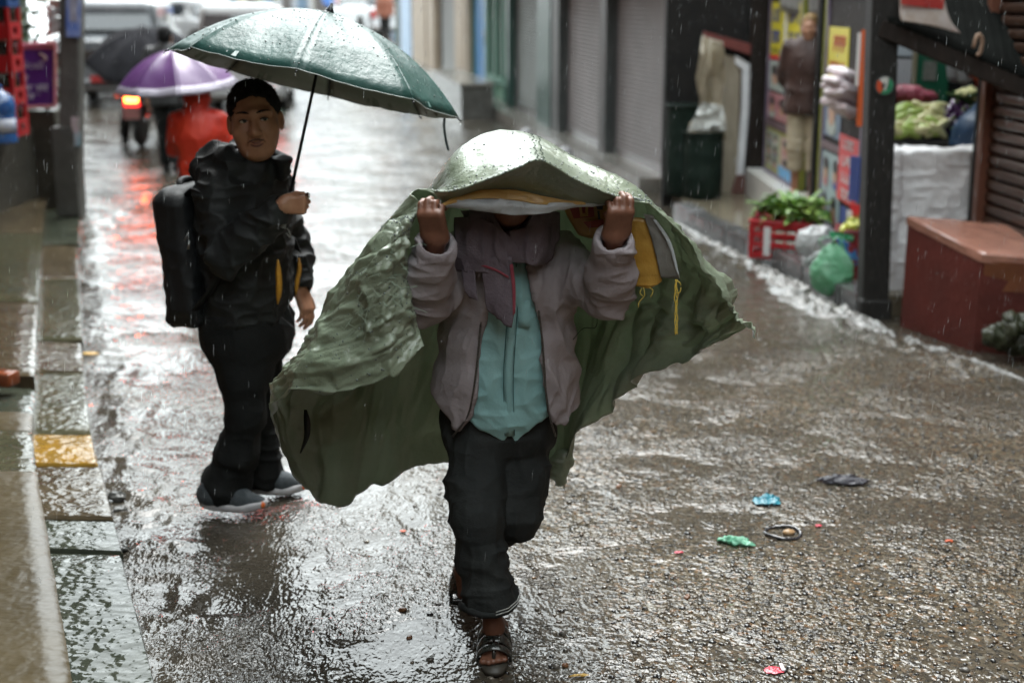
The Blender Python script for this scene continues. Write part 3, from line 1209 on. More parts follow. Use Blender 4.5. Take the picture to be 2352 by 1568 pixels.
def folds(amp, sx=(9, 9, 22), seed=3, fine=.35):
    sx = np.array(sx, float)

    def f(V, N):
        w = V + .05 * (np.stack([vnoise(V * 6, seed + 9), vnoise(V * 6 + 7, seed + 10), vnoise(V * 6 + 3, seed + 11)], 1) - .5)
        a = ridge(w * sx, seed) ** 2
        b = ridge(w * sx * 2.1 + 5, seed + 1) ** 2
        return amp * (a - .35 + fine * (b - .35))
    return f


def head_sdf(S, c, R, s=1.0, open_mouth=False, ears=True, jaw=1.0):
    """R columns: x = the person's left, y = back of head, z = up (so the face looks along -y)"""
    def P(x, y, z):
        return c + R @ (np.array((x, y, z)) * s)

    def E(x, y, z, a, b, d, k=.02, sub=False, Rl=None):
        S.ell(P(x, y, z), np.array((a, b, d)) * s, R if Rl is None else R @ Rl, k=k * s, sub=sub)
    E(0, .018, .045, .078, .098, .084)
    E(0, -.02, -.03, .066 * jaw, .072, .092, .03)
    E(0, -.045, -.088, .042 * jaw, .042, .034, .03)
    for sx in (-1, 1):
        E(.041 * sx, -.056, -.028, .031, .031, .032, .025)
        S.cap(P(.008 * sx, -.088, .03), P(.05 * sx, -.070, .030), .012 * s, .010 * s, k=.018 * s)
    S.cap(P(0, -.086, .012), P(0, -.110, -.030), .0100 * s, .0150 * s, k=.012 * s)
    for sx in (-1, 1):
        E(.0165 * sx, -.098, -.036, .0105, .013, .010, .007)
        E(.033 * sx, -.093, .008, .017, .012, .0095, .010, sub=True)
        E(.033 * sx, -.0775, .0075, .0150, .0125, .0100, .006)
        if ears:
            E(.083 * sx, .018, -.004, .010, .022, .033, .008, Rl=rotm(0, 0, -.35 * sx))
            E(.090 * sx, .010, .000, .006, .012, .018, .006, sub=True)
    E(0, -.0885, -.064, .026, .012, .0070, .006)
    E(0, -.0850, -.077, .022, .012, .0080, .006)
    S.cap(P(-.024, -.0985, -.0695), P(.024, -.0985, -.0695), .0026 * s, k=.003 * s, sub=True)
    for sx in (-1, 1):
        S.cap(P(.022 * sx, -.092, -.036), P(.036 * sx, -.080, -.066), .0024 * s, k=.010 * s, sub=True)
        S.ell(P(.009 * sx, -.104, -.0425), .0035 * s, k=.003, sub=True)
    return P


def face_parts(person, P, R, s, gaze=(0, 0)):
    eyew = M('eye_white', (.55, .52, .48), rough=.15)
    iris = M('eye_iris', (.012, .007, .005), rough=.08)
    for sx in (-1, 1):
        e = MB().ball(P(.033 * sx, -.0800, .0072), np.array((.0130, .0140, .0066)) * s, 12, 8, R)
        eo = e.out('eye', eyew, person, True)
        MB().ball(P(.033 * sx + gaze[0] * .006, -.0905, .0070 + gaze[1] * .004), np.array((.0066, .0048, .0060)) * s, 10, 6, R).out('iris', iris, eo, True)
        pts = [P((.034 + t) * sx, -.0955 + .010 * abs(t) / .013 * .5, .0122 - .0035 * (t / .013) ** 2) for t in np.linspace(-.014, .014, 6)]
        MB().tube(pts, np.array((.0014, .0022, .0026, .0026, .0022, .0014)) * s, 6).out('eyelid', HAIR, person, True)
        pts = [P((.012 + t * .043) * sx, -.1005 + .020 * t, .030 + .006 * math.sin(t * 2.6)) for t in np.linspace(0, 1, 7)]
        MB().tube(pts, np.array((.0026, .0046, .0056, .0052, .0044, .0034, .0016)) * s, 6, flat=.7).out('eyebrow', HAIR, person, True)


def hair_cap(person, c, R, s, mat=HAIR, vox=.005, low=-.02, name='hair', grow=1.0, amp=.003):
    lo = c - .16 * s
    S = SDF(lo, c + .16 * s, vox)

    def P(x, y, z):
        return c + R @ (np.array((x, y, z)) * s)
    S.ell(P(0, .022, .052), np.array((.086, .103, .088)) * s * grow, R, k=0)
    S.ell(P(0, .045, .0), np.array((.080, .075, .075)) * s * grow, R, k=.03)
    # forehead, temples and nape are cut clear
    S.box(P(0, -.135, -.005), np.array((.075, .080, .088)) * s, R, rd=.03 * s, k=.012 * s, sub=True)
    for sx in (-1, 1):
        S.box(P(.085 * sx, -.06, -.045), np.array((.05, .062, .05)) * s, R, rd=.02 * s, k=.01, sub=True)
        S.ell(P(.09 * sx, .015, -.008), np.array((.03, .028, .036)) * s, R, k=.004, sub=True)
    S.half(P(0, 0, low - .03), R @ np.array((0, -.25, -1)))
    return S.out(name, mat, person, disp=lambda V, N: N * (amp * (fbm(V * 130, 2, 5) - .45))[:, None] + .011 * s * (np.stack([fbm(V * 75 + q, 2, 6 + q) for q in range(3)], 1) - .5), smooth_it=1)


def shoe(person, heel, toe, h, mats, name='shoe', w=.048):
    """trainer: upper with white sole and coloured tip; heel/toe at ground level"""
    heel = np.asarray(heel, float)
    toe = np.asarray(toe, float)
    d = unit(toe - heel)
    L = np.linalg.norm(toe - heel)
    R = frame(d)                       # x side, y forward, z up
    up = R[:, 2]

    def P(x, y, z):
        return heel + R @ np.array((x, y * L, z))
    lo = np.minimum(heel, toe) - .09
    hi = np.maximum(heel, toe) + .09 + np.array((0, 0, h))
    S = SDF(lo, hi, .0045)
    S.ell(P(0, .16, .055), (w * .86, .06, .055), R, k=0)
    S.cap(P(0, .18, .06), P(0, .20, .06 + h * .55), w * .78, w * .74, k=.03)
    S.cap(P(0, .25, .058), P(0, .62, .040), w * .82, w * .80, k=.03)
    S.cap(P(0, .62, .040), P(0, .90, .034), w * .80, w * .52, k=.03)
    S.half(P(0, .5, .022), -up)
    S.half(P(0, .2, .06 + h * .5), up)
    o = S.out(name, mats[0], person, disp=lambda V, N: .0016 * (ridge(V * np.array((40, 40, 60)), 4) - .5))
    n = 28
    ring = []
    for k in range(n):
        a = 2 * PI * k / n
        y = .5 - .5 * math.cos(a)
        yy = .5 + .52 * math.sin(a - PI / 2)
        wid = w * (.82 + .22 * yy - .35 * max(0, yy - .75) * 2)
        xx = wid * math.copysign(abs(math.cos(a - PI / 2)) ** .75, math.cos(a - PI / 2))
        ring.append((xx, yy, y))
    mb = MB()
    V = []
    for (zz, gs) in ((.0, .92), (.008, 1.0), (.020, 1.02), (.030, .97)):
        for (xx, yy, _) in ring:
            lift = .018 * max(0, yy - .72) / .3 + .008 * max(0, .15 - yy) / .15
            V.append(P(xx * gs, .5 + (yy - .5) * (.99 if gs < 1 else 1.0), zz + lift + (.010 * max(0, .3 - yy) / .3 if zz > .015 else 0)))
    F = [tuple(range(n))[::-1], tuple(range(3 * n, 4 * n))]
    for i in range(3):
        for k in range(n):
            F.append((i * n + k, i * n + (k + 1) % n, (i + 1) * n + (k + 1) % n, (i + 1) * n + k))
    mb.add(V, F)
    mb.out('sole', mats[1], o, True)
    T = SDF(P(0, .95, .03) - .06, P(0, .95, .03) + .06, .004)
    T.cap(P(-.016, .945, .030), P(.016, .945, .030), w * .33, k=0)
    T.half(P(0, .955, 0), -d)
    T.out('toe_cap', mats[2], o)
    lace = M('lace_grey', (.06, .065, .068), rough=.8)
    for i in range(4):
        y = .36 + .075 * i
        zt = .104 - .026 * (i * .62)
        MB().tube([P(-.022, y, zt - .008), P(0, y + .01, zt + .001), P(.022, y, zt - .008)], .0028, 5).out('lace', lace, o, True)
    return o


# ------------------------------------------------------------------ the man walking under the sack sheet
def build_sheet_man():
    base = V3(-.03, 4.2, 0)
    T = thing('person', 'man in a grey jacket and teal shirt walking bent under a green sheet', 'person', base)
    J = dict(pelvis=A(1146, 985, 4.30), belly=A(1156, 850, 4.25), chest=A(1168, 690, 4.22), neck=A(1172, 575, 4.16), head=A(1172, 430, 4.06),
             sl=A(1062, 610, 4.20), sr=A(1288, 610, 4.20), el=A(968, 692, 4.02), er=A(1398, 676, 4.02),
             wl=A(1004, 552, 3.855), wr=A(1410, 546, 3.855),
             hl=A(1098, 985, 4.28), hr=A(1196, 985, 4.32), kl=A(1096, 1190, 4.13), kr=A(1188, 1180, 4.22),
             al=A(1134, 1440, 4.10), ar=A(1092, 1262, 4.55))
    toe_r = G(1066, 1372)
    toe_l = G(1134, 1545)
    heel_l = np.array((toe_l[0] + .005, toe_l[1] + .235, 0))
    # ---- body: one skin
    lo = V3(-.62, 3.65, -.02)
    hi = V3(.62, 4.80, 1.68)
    S = SDF(lo, hi, .0052)
    torso(S, [J['pelvis'], J['belly'], J['chest'], J['neck'] - V3(0, 0, .05)], (.26, .24, .28, .20), (.17, .16, .18, .13), 0)
    S.cap(J['neck'] - V3(0, 0, .05), J['head'] - V3(0, -.02, .07), .055, .05, k=.03)
    R = rotm(math.radians(-24), 0, math.radians(3))
    head_sdf(S, J['head'], R, .98)
    for s_, e_, w_ in (('sl', 'el', 'wl'), ('sr', 'er', 'wr')):
        S.cap(J[s_], J[e_], .042, .036, k=.03)
        S.cap(J[e_], J[w_], .036, .026, k=.02)
    for h_, k_, a_ in (('hl', 'kl', 'al'), ('hr', 'kr', 'ar')):
        S.cap(J[h_], J[k_], .068, .05, k=.04)
        S.cap(J[k_], J[a_], .048, .030, k=.02)
    # front foot
    S.cap(J['al'], heel_l + V3(0, .0, .045), .031, .034, k=.02)
    S.cap(heel_l + V3(0, -.02, .045), toe_l + V3(0, .06, .034), .034, .030, k=.03)
    for i in range(5):
        bx = (-.030 + .0155 * i)
        S.cap(toe_l + V3(bx * .9, .065, .034), toe_l + V3(bx * 1.12, .010 + .006 * abs(i - 1), .030), .0125, .0115 - .0008 * i, k=.006)
    # rear foot up on its toes
    S.cap(J['ar'], toe_r + V3(0, .01, .09), .030, .030, k=.02)
    S.cap(toe_r + V3(0, .01, .09), toe_r + V3(0, -.03, .035), .034, .028, k=.02)
    tl = hand(S, J['wl'], V3(-.20, -.42, 1), V3(.25, .9, .3), 1, curl=(.85, 1.05, .6), s=.96, spread=.0, tdir=V3(.30, .5, .8))
    tr = hand(S, J['wr'], V3(.20, -.42, 1), V3(-.25, .9, .3), -1, curl=(.70, .95, .6), s=.96, spread=.02, tdir=V3(-.75, .2, .55))
    S.out('body', SKIN, T)
    nails(tl, T)
    nails(tr, T)
    face_parts(T, lambda x, y, z: J['head'] + R @ (V3(x, y, z) * .98), R, .98)
    hair_cap(T, J['head'], R, .98)
    # ---- trousers
    TR = M('trouser_charcoal', (.014, .0165, .0165), (.026, .029, .028), rough=.75, scale=7, bump=.35, bscale=70, spec=.2)
    S = SDF(V3(-.42, 3.8, .08), V3(.36, 4.78, .92), .006)
    torso(S, [J['pelvis'] + V3(0, 0, -.02), J['pelvis'] + V3(0, 0, .06), J['belly']], (.33, .32, .30), (.23, .22, .21), 0, k=.04, h=.08)
    cuff = A(1124, 1368, 4.10)
    S.tube([J['hl'], A(1092, 1110, 4.20), J['kl'], A(1106, 1280, 4.11), cuff], (.092, .085, .073, .069, .084), k=.035)
    hem = A(1112, 1228, 4.46)
    S.tube([J['hr'], A(1200, 1090, 4.27), J['kr'], hem], (.090, .080, .070, .072), k=.03)
    S.half(J['belly'] + V3(0, 0, -.02), V3(0, 0, 1))
    # cut the cuff open
    S.cap(cuff - V3(0, 0, .005), cuff - V3(0, 0, .12), .074, .09, k=.004, sub=True)
    S.half(cuff - V3(0, 0, .02), V3(0, 0, -1)) if False else None
    S.box(cuff - V3(0, 0, .085), (.14, .14, .06), rd=.002, k=0, sub=True)
    dv = unit(hem - J['kr'])
    S.cap(hem - dv * .01, hem + dv * .12, .068, .08, k=.003, sub=True)
    S.box(hem + dv * .09, (.12, .07, .12), frame(dv), rd=.002, k=0, sub=True)

    def tf(V, N):
        low = np.clip((.62 - V[:, 2]) / .5, 0, 1)
        w = V + .03 * (vnoise(V * 9, 31)[:, None] - .5)
        a = ridge(w * np.array((6, 6, 15)), 5) ** 2 - .35
        b = ridge(w * np.array((9, 9, 34)) + 4, 6) ** 2 - .35
        c = ridge(w * np.array((26, 26, 5)), 8) ** 2 - .35
        return .012 * a * (1 - .3 * low) + .012 * low * b + .007 * c
    tro = S.out('trousers', TR, T, disp=tf)
    # rolled cuff with pale piping
    ring = []
    for i in range(15):
        a = 2 * PI * i / 14
        ring.append(cuff + V3(.084 * math.cos(a), .084 * math.sin(a), -.020 + .010 * math.sin(2 * a + .6) + .014 * math.cos(a)))
    MB().tube(ring, [.013] * 15, 8, False).out('rolled_cuff', TR, tro, True)
    for dz in (.004, .014):
        MB().tube([p * 1 + V3(0, 0, dz) + .012 * unit((p - cuff) * V3(1, 1, 0)) for p in ring[-4:] + ring[1:2]], .0016, 5).out('piping', M('piping_white', (.5, .52, .5), rough=.7), tro, True)
    # ---- shirt
    SH = M('shirt_teal', (.225, .44, .45), (.29, .52, .525), rough=.75, scale=5, bump=.6, bscale=20, bdetail=6, sheen=.1)
    S = SDF(V3(-.3, 3.95, .60), V3(.3, 4.5, 1.32), .0055)
    torso(S, [J['pelvis'] + V3(.02, -.01, -.02), J['belly'] + V3(0, -.02, 0), J['chest'] + V3(0, -.01, 0), J['neck'] - V3(0, 0, .06)], (.345, .33, .325, .21), (.23, .235, .23, .16), 0)
    # hem rises at the sides, split at the front placket
    hemline = [(1000, 930), (1062, 956), (1090, 972), (1120, 992), (1152, 1014), (1162, 1012), (1171, 996), (1180, 1020), (1187, 1021), (1210, 992), (1240, 968), (1270, 955), (1340, 930), (1340, 1130), (1000, 1130)]
    S.cutpoly([A(u, v, 4.165) for u, v in hemline], 3.5, 4.7)

    def sf(V, N):
        w = V + .03 * (vnoise(V * 7, 3)[:, None] - .5)
        a = ridge(w * np.array((13, 8, 3.5)) + 2, 21) ** 2 - .35
        b = ridge(w * np.array((8, 8, 16)) + np.array((0, 0, 0)), 22) ** 2 - .35
        e_ = ridge((w + .4 * w[:, [2, 2, 2]] * np.array((1, 0, 0))) * np.array((20, 12, 9)) + 7, 23) ** 1.5 - .4
        return .011 * a + .006 * b + .006 * e_ - .003
    sh = S.out('shirt', SH, T, disp=sf)

    def front(u, v, d=.004):                     # point on the shirt's front for the placket
        yf = np.interp(v, (560, 690, 850, 985, 1020), (4.088, 4.088, 4.108, 4.160, 4.170))
        return A(u, v, yf - d)
    pts = [front(1176 - 8 * (v - 600) / 400 + 3 * math.sin(v * .02), v, .010) for v in np.linspace(585, 1000, 12)]
    P = np.array([[p + V3(-.013, 0, 0), p + V3(0, -.006, 0), p + V3(.013, 0, 0)] for p in pts])
    sheet('placket', P, SH, sh, .004)
    SEAM = M('shirt_seam', (.07, .17, .175), rough=.9)
    for dx in (-.0145, .0145):
        MB().tube([p + V3(dx, -.003, 0) for p in pts], .0016, 5).out('seam', SEAM, sh, True)
    # breast pocket
    pk = [[front(u, v, .012) for u in (1190, 1204, 1218)] for v in (690, 712, 735, 752)]
    sheet('pocket', np.array(pk), SH, sh, .003)
    BT = M('button_teal', (.22, .42, .42), rough=.3)
    for v in (700, 775, 850, 925, 985):
        p = front(1174 - 8 * (v - 600) / 400, v, .014)
        MB().lathe([(.0055, -.001), (.006, .0005), (.0045, .0016)], p, 10, rotm(PI / 2, 0, 0)).out('button', BT, sh, True)
    # ---- jacket
    JK = M('jacket_mauve_grey', (.275, .245, .258), (.345, .312, .325), rough=.85, spec=.2, scale=6, bump=.7, bscale=22, bdetail=6, detail=5, c3=(.20, .178, .18))
    lo, hi = V3(-.48, 3.80, .62), V3(.52, 4.56, 1.42)
    S = SDF(lo, hi, .0052)
    torso(S, [J['pelvis'] + V3(.015, .0, -.05), J['pelvis'] + V3(.015, 0, .06), J['belly'] + V3(.01, 0, 0), J['chest'] + V3(.005, 0, 0), J['neck'] - V3(0, 0, .05)],
          (.43, .45, .43, .40, .26), (.30, .305, .31, .29, .20), 0, k=.07)
    for s_, e_, w_, sg in (('sl', 'el', 'wl', -1), ('sr', 'er', 'wr', 1)):
        S.cap(J['chest'] * .4 + J[s_] * .6, J[s_], .088, .078, k=.06)
        S.cap(J[s_], J[e_], .076, .068, k=.05)
        cu = J[e_] * .14 + J[w_] * .86
        S.tube([J[e_], (J[e_] + cu) / 2, cu], (.068, .063, .056), k=.02)
        dw = unit(J[w_] - J[e_])
        S.cap(cu + dw * .02, cu + dw * .1, .043, .046, k=.003, sub=True)
        S.box(cu + dw * .10, (.1, .06, .1), frame(dw), rd=.002, k=0, sub=True)
    # a thin garment: hollow it, then let the front hang open
    S.shell(.0125)
    S.box(J['pelvis'] + V3(.015, 0, -.10), (.185, .115, .14), rd=.05, k=.01, sub=True)
    op = [(1142, 555), (1130, 640), (1114, 700), (1106, 760), (1101, 850), (1093, 905), (1080, 960), (1042, 1003), (1034, 1070),
          (1300, 1070), (1284, 1004), (1263, 960), (1251, 905), (1246, 850), (1240, 760), (1226, 680), (1214, 600), (1208, 555)]
    S.cutpoly([A(u, v, 4.10) for u, v in op], 3.7, 4.215)
    S.half(A(1160, 1003, 4.12), unit(V3(0, .35, -1)))
    S.box(A(950, 985, 4.2), (.12, .4, .06), rotm(0, math.radians(-38), 0), rd=.004, k=.004, sub=True)

    def jf(V, N):
        x, z = V[:, 0], V[:, 2]
        arm = np.clip((np.abs(x - .0) - .17) / .08, 0, 1) * np.clip((z - .98) / .1, 0, 1)
        w = V + .035 * (np.stack([vnoise(V * 7, 41), vnoise(V * 7 + 3, 42), vnoise(V * 7 + 9, 43)], 1) - .5)
        sd = np.sign(x - .0)
        wa = np.stack((w[:, 0] + .35 * sd * w[:, 2], w[:, 1], w[:, 2] - .3 * sd * w[:, 0]), 1)
        wb = np.stack((w[:, 0] - .25 * w[:, 2], w[:, 1], w[:, 2]), 1)
        body = .020 * (ridge(wa * np.array((13, 8, 2.2)), 11) ** 1.6 - .4) + .011 * (ridge(wb * np.array((24, 10, 4.0)), 12) ** 1.6 - .4) + .003 * (ridge(wa * np.array((60, 30, 14)), 13) - .5)
        slv = .015 * (ridge((w + .25 * w[:, [2, 0, 0]] * np.array((0, 0, 1))) * np.array((6, 6, 19)), 14) ** 2.5 - .3) + .006 * (ridge(w * np.array((16, 16, 36)), 15) ** 2.5 - .3)
        return body * (1 - arm) + slv * arm
    jk = S.out('jacket', JK, T, disp=jf)
    # cuffs
    for e_, w_ in (('el', 'wl'), ('er', 'wr')):
        dw = unit(J[w_] - J[e_])
        cu = J[e_] * .12 + J[w_] * .88
        Rf = frame(dw)
        mb = MB()
        prof = [(.052, -.045), (.0545, -.03), (.0545, .0), (.052, .028), (.049, .028), (.047, .0), (.046, -.045)]
        mb.lathe(prof, cu, 20, np.stack((Rf[:, 0], Rf[:, 2], Rf[:, 1]), 1))
        mb.out('cuff', JK, jk, True)
    # zip tapes along both front edges
    ZP = M('zip_metal', (.16, .15, .14), (.07, .065, .065), rough=.35, metal=.7, scale=200)
    for side, us in ((-1, (1112, 1106, 1100, 1094, 1086, 1074, 1040)), (1, (1226, 1238, 1246, 1250, 1254, 1262, 1276))):
        vs = (640, 720, 790, 850, 905, 955, 1002)
        pts = [A(u, v, yy) for u, v, yy in zip(us, vs, (4.074, 4.076, 4.084, 4.092, 4.105, 4.13, 4.155))]
        pts = catmull(np.array(pts), 24)
        mb = MB().tube(pts, .0035, 5)
        mb.out('zip', ZP, jk, True)
    # ---- head scarf
    SCF = M('scarf_grey_lilac', (.125, .103, .122), (.18, .152, .176), rough=.9, spec=.15, scale=12, bump=.4, bscale=120, detail=5)
    RED = M('scarf_red_band', (.22, .035, .055), (.28, .06, .08), rough=.85, scale=30)
    sc = None
    hc = J['head']
    S = SDF(hc - V3(.2, .2, .3), hc + V3(.2, .22, .2), .0052)
    S.ell(hc + V3(0, .02, .03), (.105, .125, .125), R, k=0)
    S.tube([hc + V3(-.095, -.02, -.0), hc + V3(-.085, -.05, -.08), hc + V3(-.03, -.05, -.145), hc + V3(.03, -.05, -.15), hc + V3(.08, -.04, -.09), hc + V3(.095, -.02, -.0)], (.028, .024, .022, .022, .024, .028), k=.02)
    S.tube([hc + V3(-.10, .0, -.12), hc + V3(-.03, -.05, -.185), hc + V3(.06, -.04, -.17), hc + V3(.11, .02, -.13)], (.030, .02, .02, .030), k=.02)
    S.ell(hc + R @ V3(0, -.13, -.02), (.062, .09, .085), R, k=.02, sub=True)
    scarf = S.out('scarf', SCF, T, disp=folds(.014, (20, 9, 13), 51, .5))

    def panel(name, ctrl, nr, nc, mat, amp=.006, seed=1):
        P = catmull(catmull(np.array([[A(*c) for c in row] for row in ctrl]), nr, 0), nc, 1)
        N = grid_normals(P)
        P = P + N * (amp * (ridge((P + .02 * (fbm(P * 12, 2, seed + 1)[..., None] - .5)) * np.array((34, 8, 9)), seed) ** 1.5 - .4))[..., None]
        return sheet(name, P, mat, scarf, .003)
    # end that hangs over his right shoulder, its ragged corner and red stripe
    panel('scarf_end', [[(1046, 500, 4.03), (1090, 498, 3.99), (1130, 510, 3.97), (1150, 530, 3.965)],
                        [(1040, 560, 4.02), (1080, 560, 3.985), (1130, 575, 3.965), (1166, 590, 3.96)],
                        [(1040, 622, 4.03), (1082, 624, 3.99), (1130, 628, 3.972), (1172, 640, 3.965)]], 30, 40, SCF, .014, 3)
    panel('scarf_end', [[(1102, 600, 3.98), (1135, 590, 3.965), (1176, 590, 3.960)],
                        [(1112, 660, 3.985), (1145, 655, 3.968), (1182, 655, 3.962)],
                        [(1120, 712, 3.99), (1150, 716, 3.972), (1184, 700, 3.964)],
                        [(1148, 730, 3.99), (1158, 746, 3.976), (1176, 752, 3.968)]], 22, 18, SCF, .005, 4)
    panel('scarf_end', [[(1062, 618, 4.0), (1090, 620, 3.985)], [(1066, 660, 4.0), (1094, 664, 3.985)], [(1078, 684, 4.0), (1098, 690, 3.985)]], 12, 8, SCF, .004, 6)
    panel('scarf_stripe', [[(1170, 608, 3.955), (1178, 606, 3.955)], [(1176, 660, 3.957), (1184, 658, 3.957)], [(1178, 724, 3.961), (1184, 718, 3.961)]], 12, 4, RED, .001)
    panel('scarf_stripe', [[(1106, 606, 3.972), (1140, 618, 3.96), (1168, 634, 3.955)], [(1106, 611, 3.972), (1140, 623, 3.96), (1168, 639, 3.955)]], 4, 12, RED, .001)
    panel('scarf_end', [[(1170, 530, 3.965), (1220, 520, 3.97), (1268, 505, 4.05)], [(1180, 580, 3.965), (1225, 575, 3.965), (1262, 560, 4.05)],
                        [(1200, 600, 3.985), (1230, 604, 3.975), (1250, 590, 4.05)]], 16, 18, SCF, .006, 9)
    panel('scarf_fold', [[(1062, 484, 4.03), (1100, 484, 4.00), (1132, 490, 3.985)], [(1086, 530, 4.00), (1128, 532, 3.975), (1160, 533, 3.97)],
                         [(1146, 575, 3.975), (1180, 573, 3.958), (1202, 568, 3.962)], [(1184, 602, 3.97), (1206, 604, 3.96), (1228, 596, 3.965)]], 26, 22, SCF, .014, 15)
    panel('scarf_fold', [[(1225, 488, 3.985), (1256, 484, 4.00), (1284, 486, 4.06)], [(1204, 528, 3.966), (1244, 534, 3.975), (1278, 540, 4.07)],
                         [(1190, 568, 3.955), (1230, 580, 3.962), (1266, 584, 4.06)], [(1188, 592, 3.955), (1224, 608, 3.968), (1252, 606, 4.05)]], 26, 22, SCF, .014, 16)
    # fringe threads
    FR = M('fringe_thread', (.30, .27, .29), rough=.9)
    for i in range(26):
        u = 1044 + i * 5
        p = A(u, 624, 4.015 - .0004 * (u - 1044))
        MB().tube([p, p + V3(random.uniform(-.004, .004), -.002, -.009 - .006 * random.random())], .0009, 3).out('fringe', FR, scarf)
    # ---- sandals
    SD = M('sandal_leather', (.014, .016, .014), (.028, .03, .026), rough=.22, scale=25, bump=.2, bscale=60, coat=.5)
    SO = M('sandal_sole', (.035, .033, .026), (.055, .05, .04), rough=.5, scale=30)
    toe, heel = toe_l, heel_l
    so = MB()
    ring = []
    for k in range(30):
        a = 2 * PI * k / 30
        yy = math.sin(a)
        w = .040 + .010 * (-yy)
        ring.append(V3(toe[0] + .002 + w * math.copysign(abs(math.cos(a)) ** .7, math.cos(a)), (toe[1] + heel[1]) / 2 - .004 + yy * .146, 0))
    V = [p + V3(0, 0, .003) for p in ring] + [p * 1 + V3(0, 0, .020) for p in ring]
    F = [tuple(range(30))[::-1], tuple(range(30, 60))] + [(k, (k + 1) % 30, 30 + (k + 1) % 30, 30 + k) for k in range(30)]
    sd = so.add(V, F).out('sandal', SO, T, True)

    def strap(y0, y1, h0, h1, n=18, wd=.052):
        rows = []
        for t in np.linspace(0, 1, 7):
            y = y0 + (y1 - y0) * t
            hh = h0 + (h1 - h0) * t
            w = wd + .002 * math.sin(t * PI)
            rows.append([V3(toe[0] + .001 - w * math.cos(a), toe[1] + y - .012 * math.sin(a), .016 + (hh + .006 * math.sin(t * PI)) * math.sin(a) ** .8) for a in np.linspace(0.02, PI - .02, n)])
        return np.array(rows)
    sheet('strap', strap(.035, .062, .048, .056), SD, sd, .005)
    sheet('strap', strap(.068, .110, .060, .072), SD, sd, .005)
    sheet('strap', strap(.116, .150, .076, .094), SD, sd, .005)
    MB().tube([V3(toe[0], toe[1] + .015, .028), V3(toe[0], toe[1] + .035, .066), V3(toe[0], toe[1] + .07, .082)], .006, 6).out('strap', SD, sd, True)
    # rear sandal, bent at the ball of the foot
    rs = MB()
    path = [toe_r + V3(-.005, -.045, .006), toe_r + V3(-.005, .005, .014), toe_r + V3(-.002, .05, .06), (J['ar'] + toe_r) / 2 + V3(0, .075, .03), J['ar'] + V3(0, .06, -.03)]
    path = catmull(np.array(path), 12)
    P = np.array([[p + V3(w, 0, 0) for w in np.linspace(-.044, .044, 7)] for p in path])
    rs_o = sheet('sandal', P, SD, T, .014)
    rows = []
    for t in np.linspace(0, 1, 5):
        p = path[2] + (path[5] - path[2]) * t
        nrm = unit(V3(0, -.9, .6))
        rows.append([p + V3(-.047 * math.cos(a), 0, 0) + nrm * (.05 + .02 * t) * math.sin(a) ** .8 for a in np.linspace(.02, PI - .02, 14)])
    sheet('strap', np.array(rows), SD, rs_o, .005)
    return T


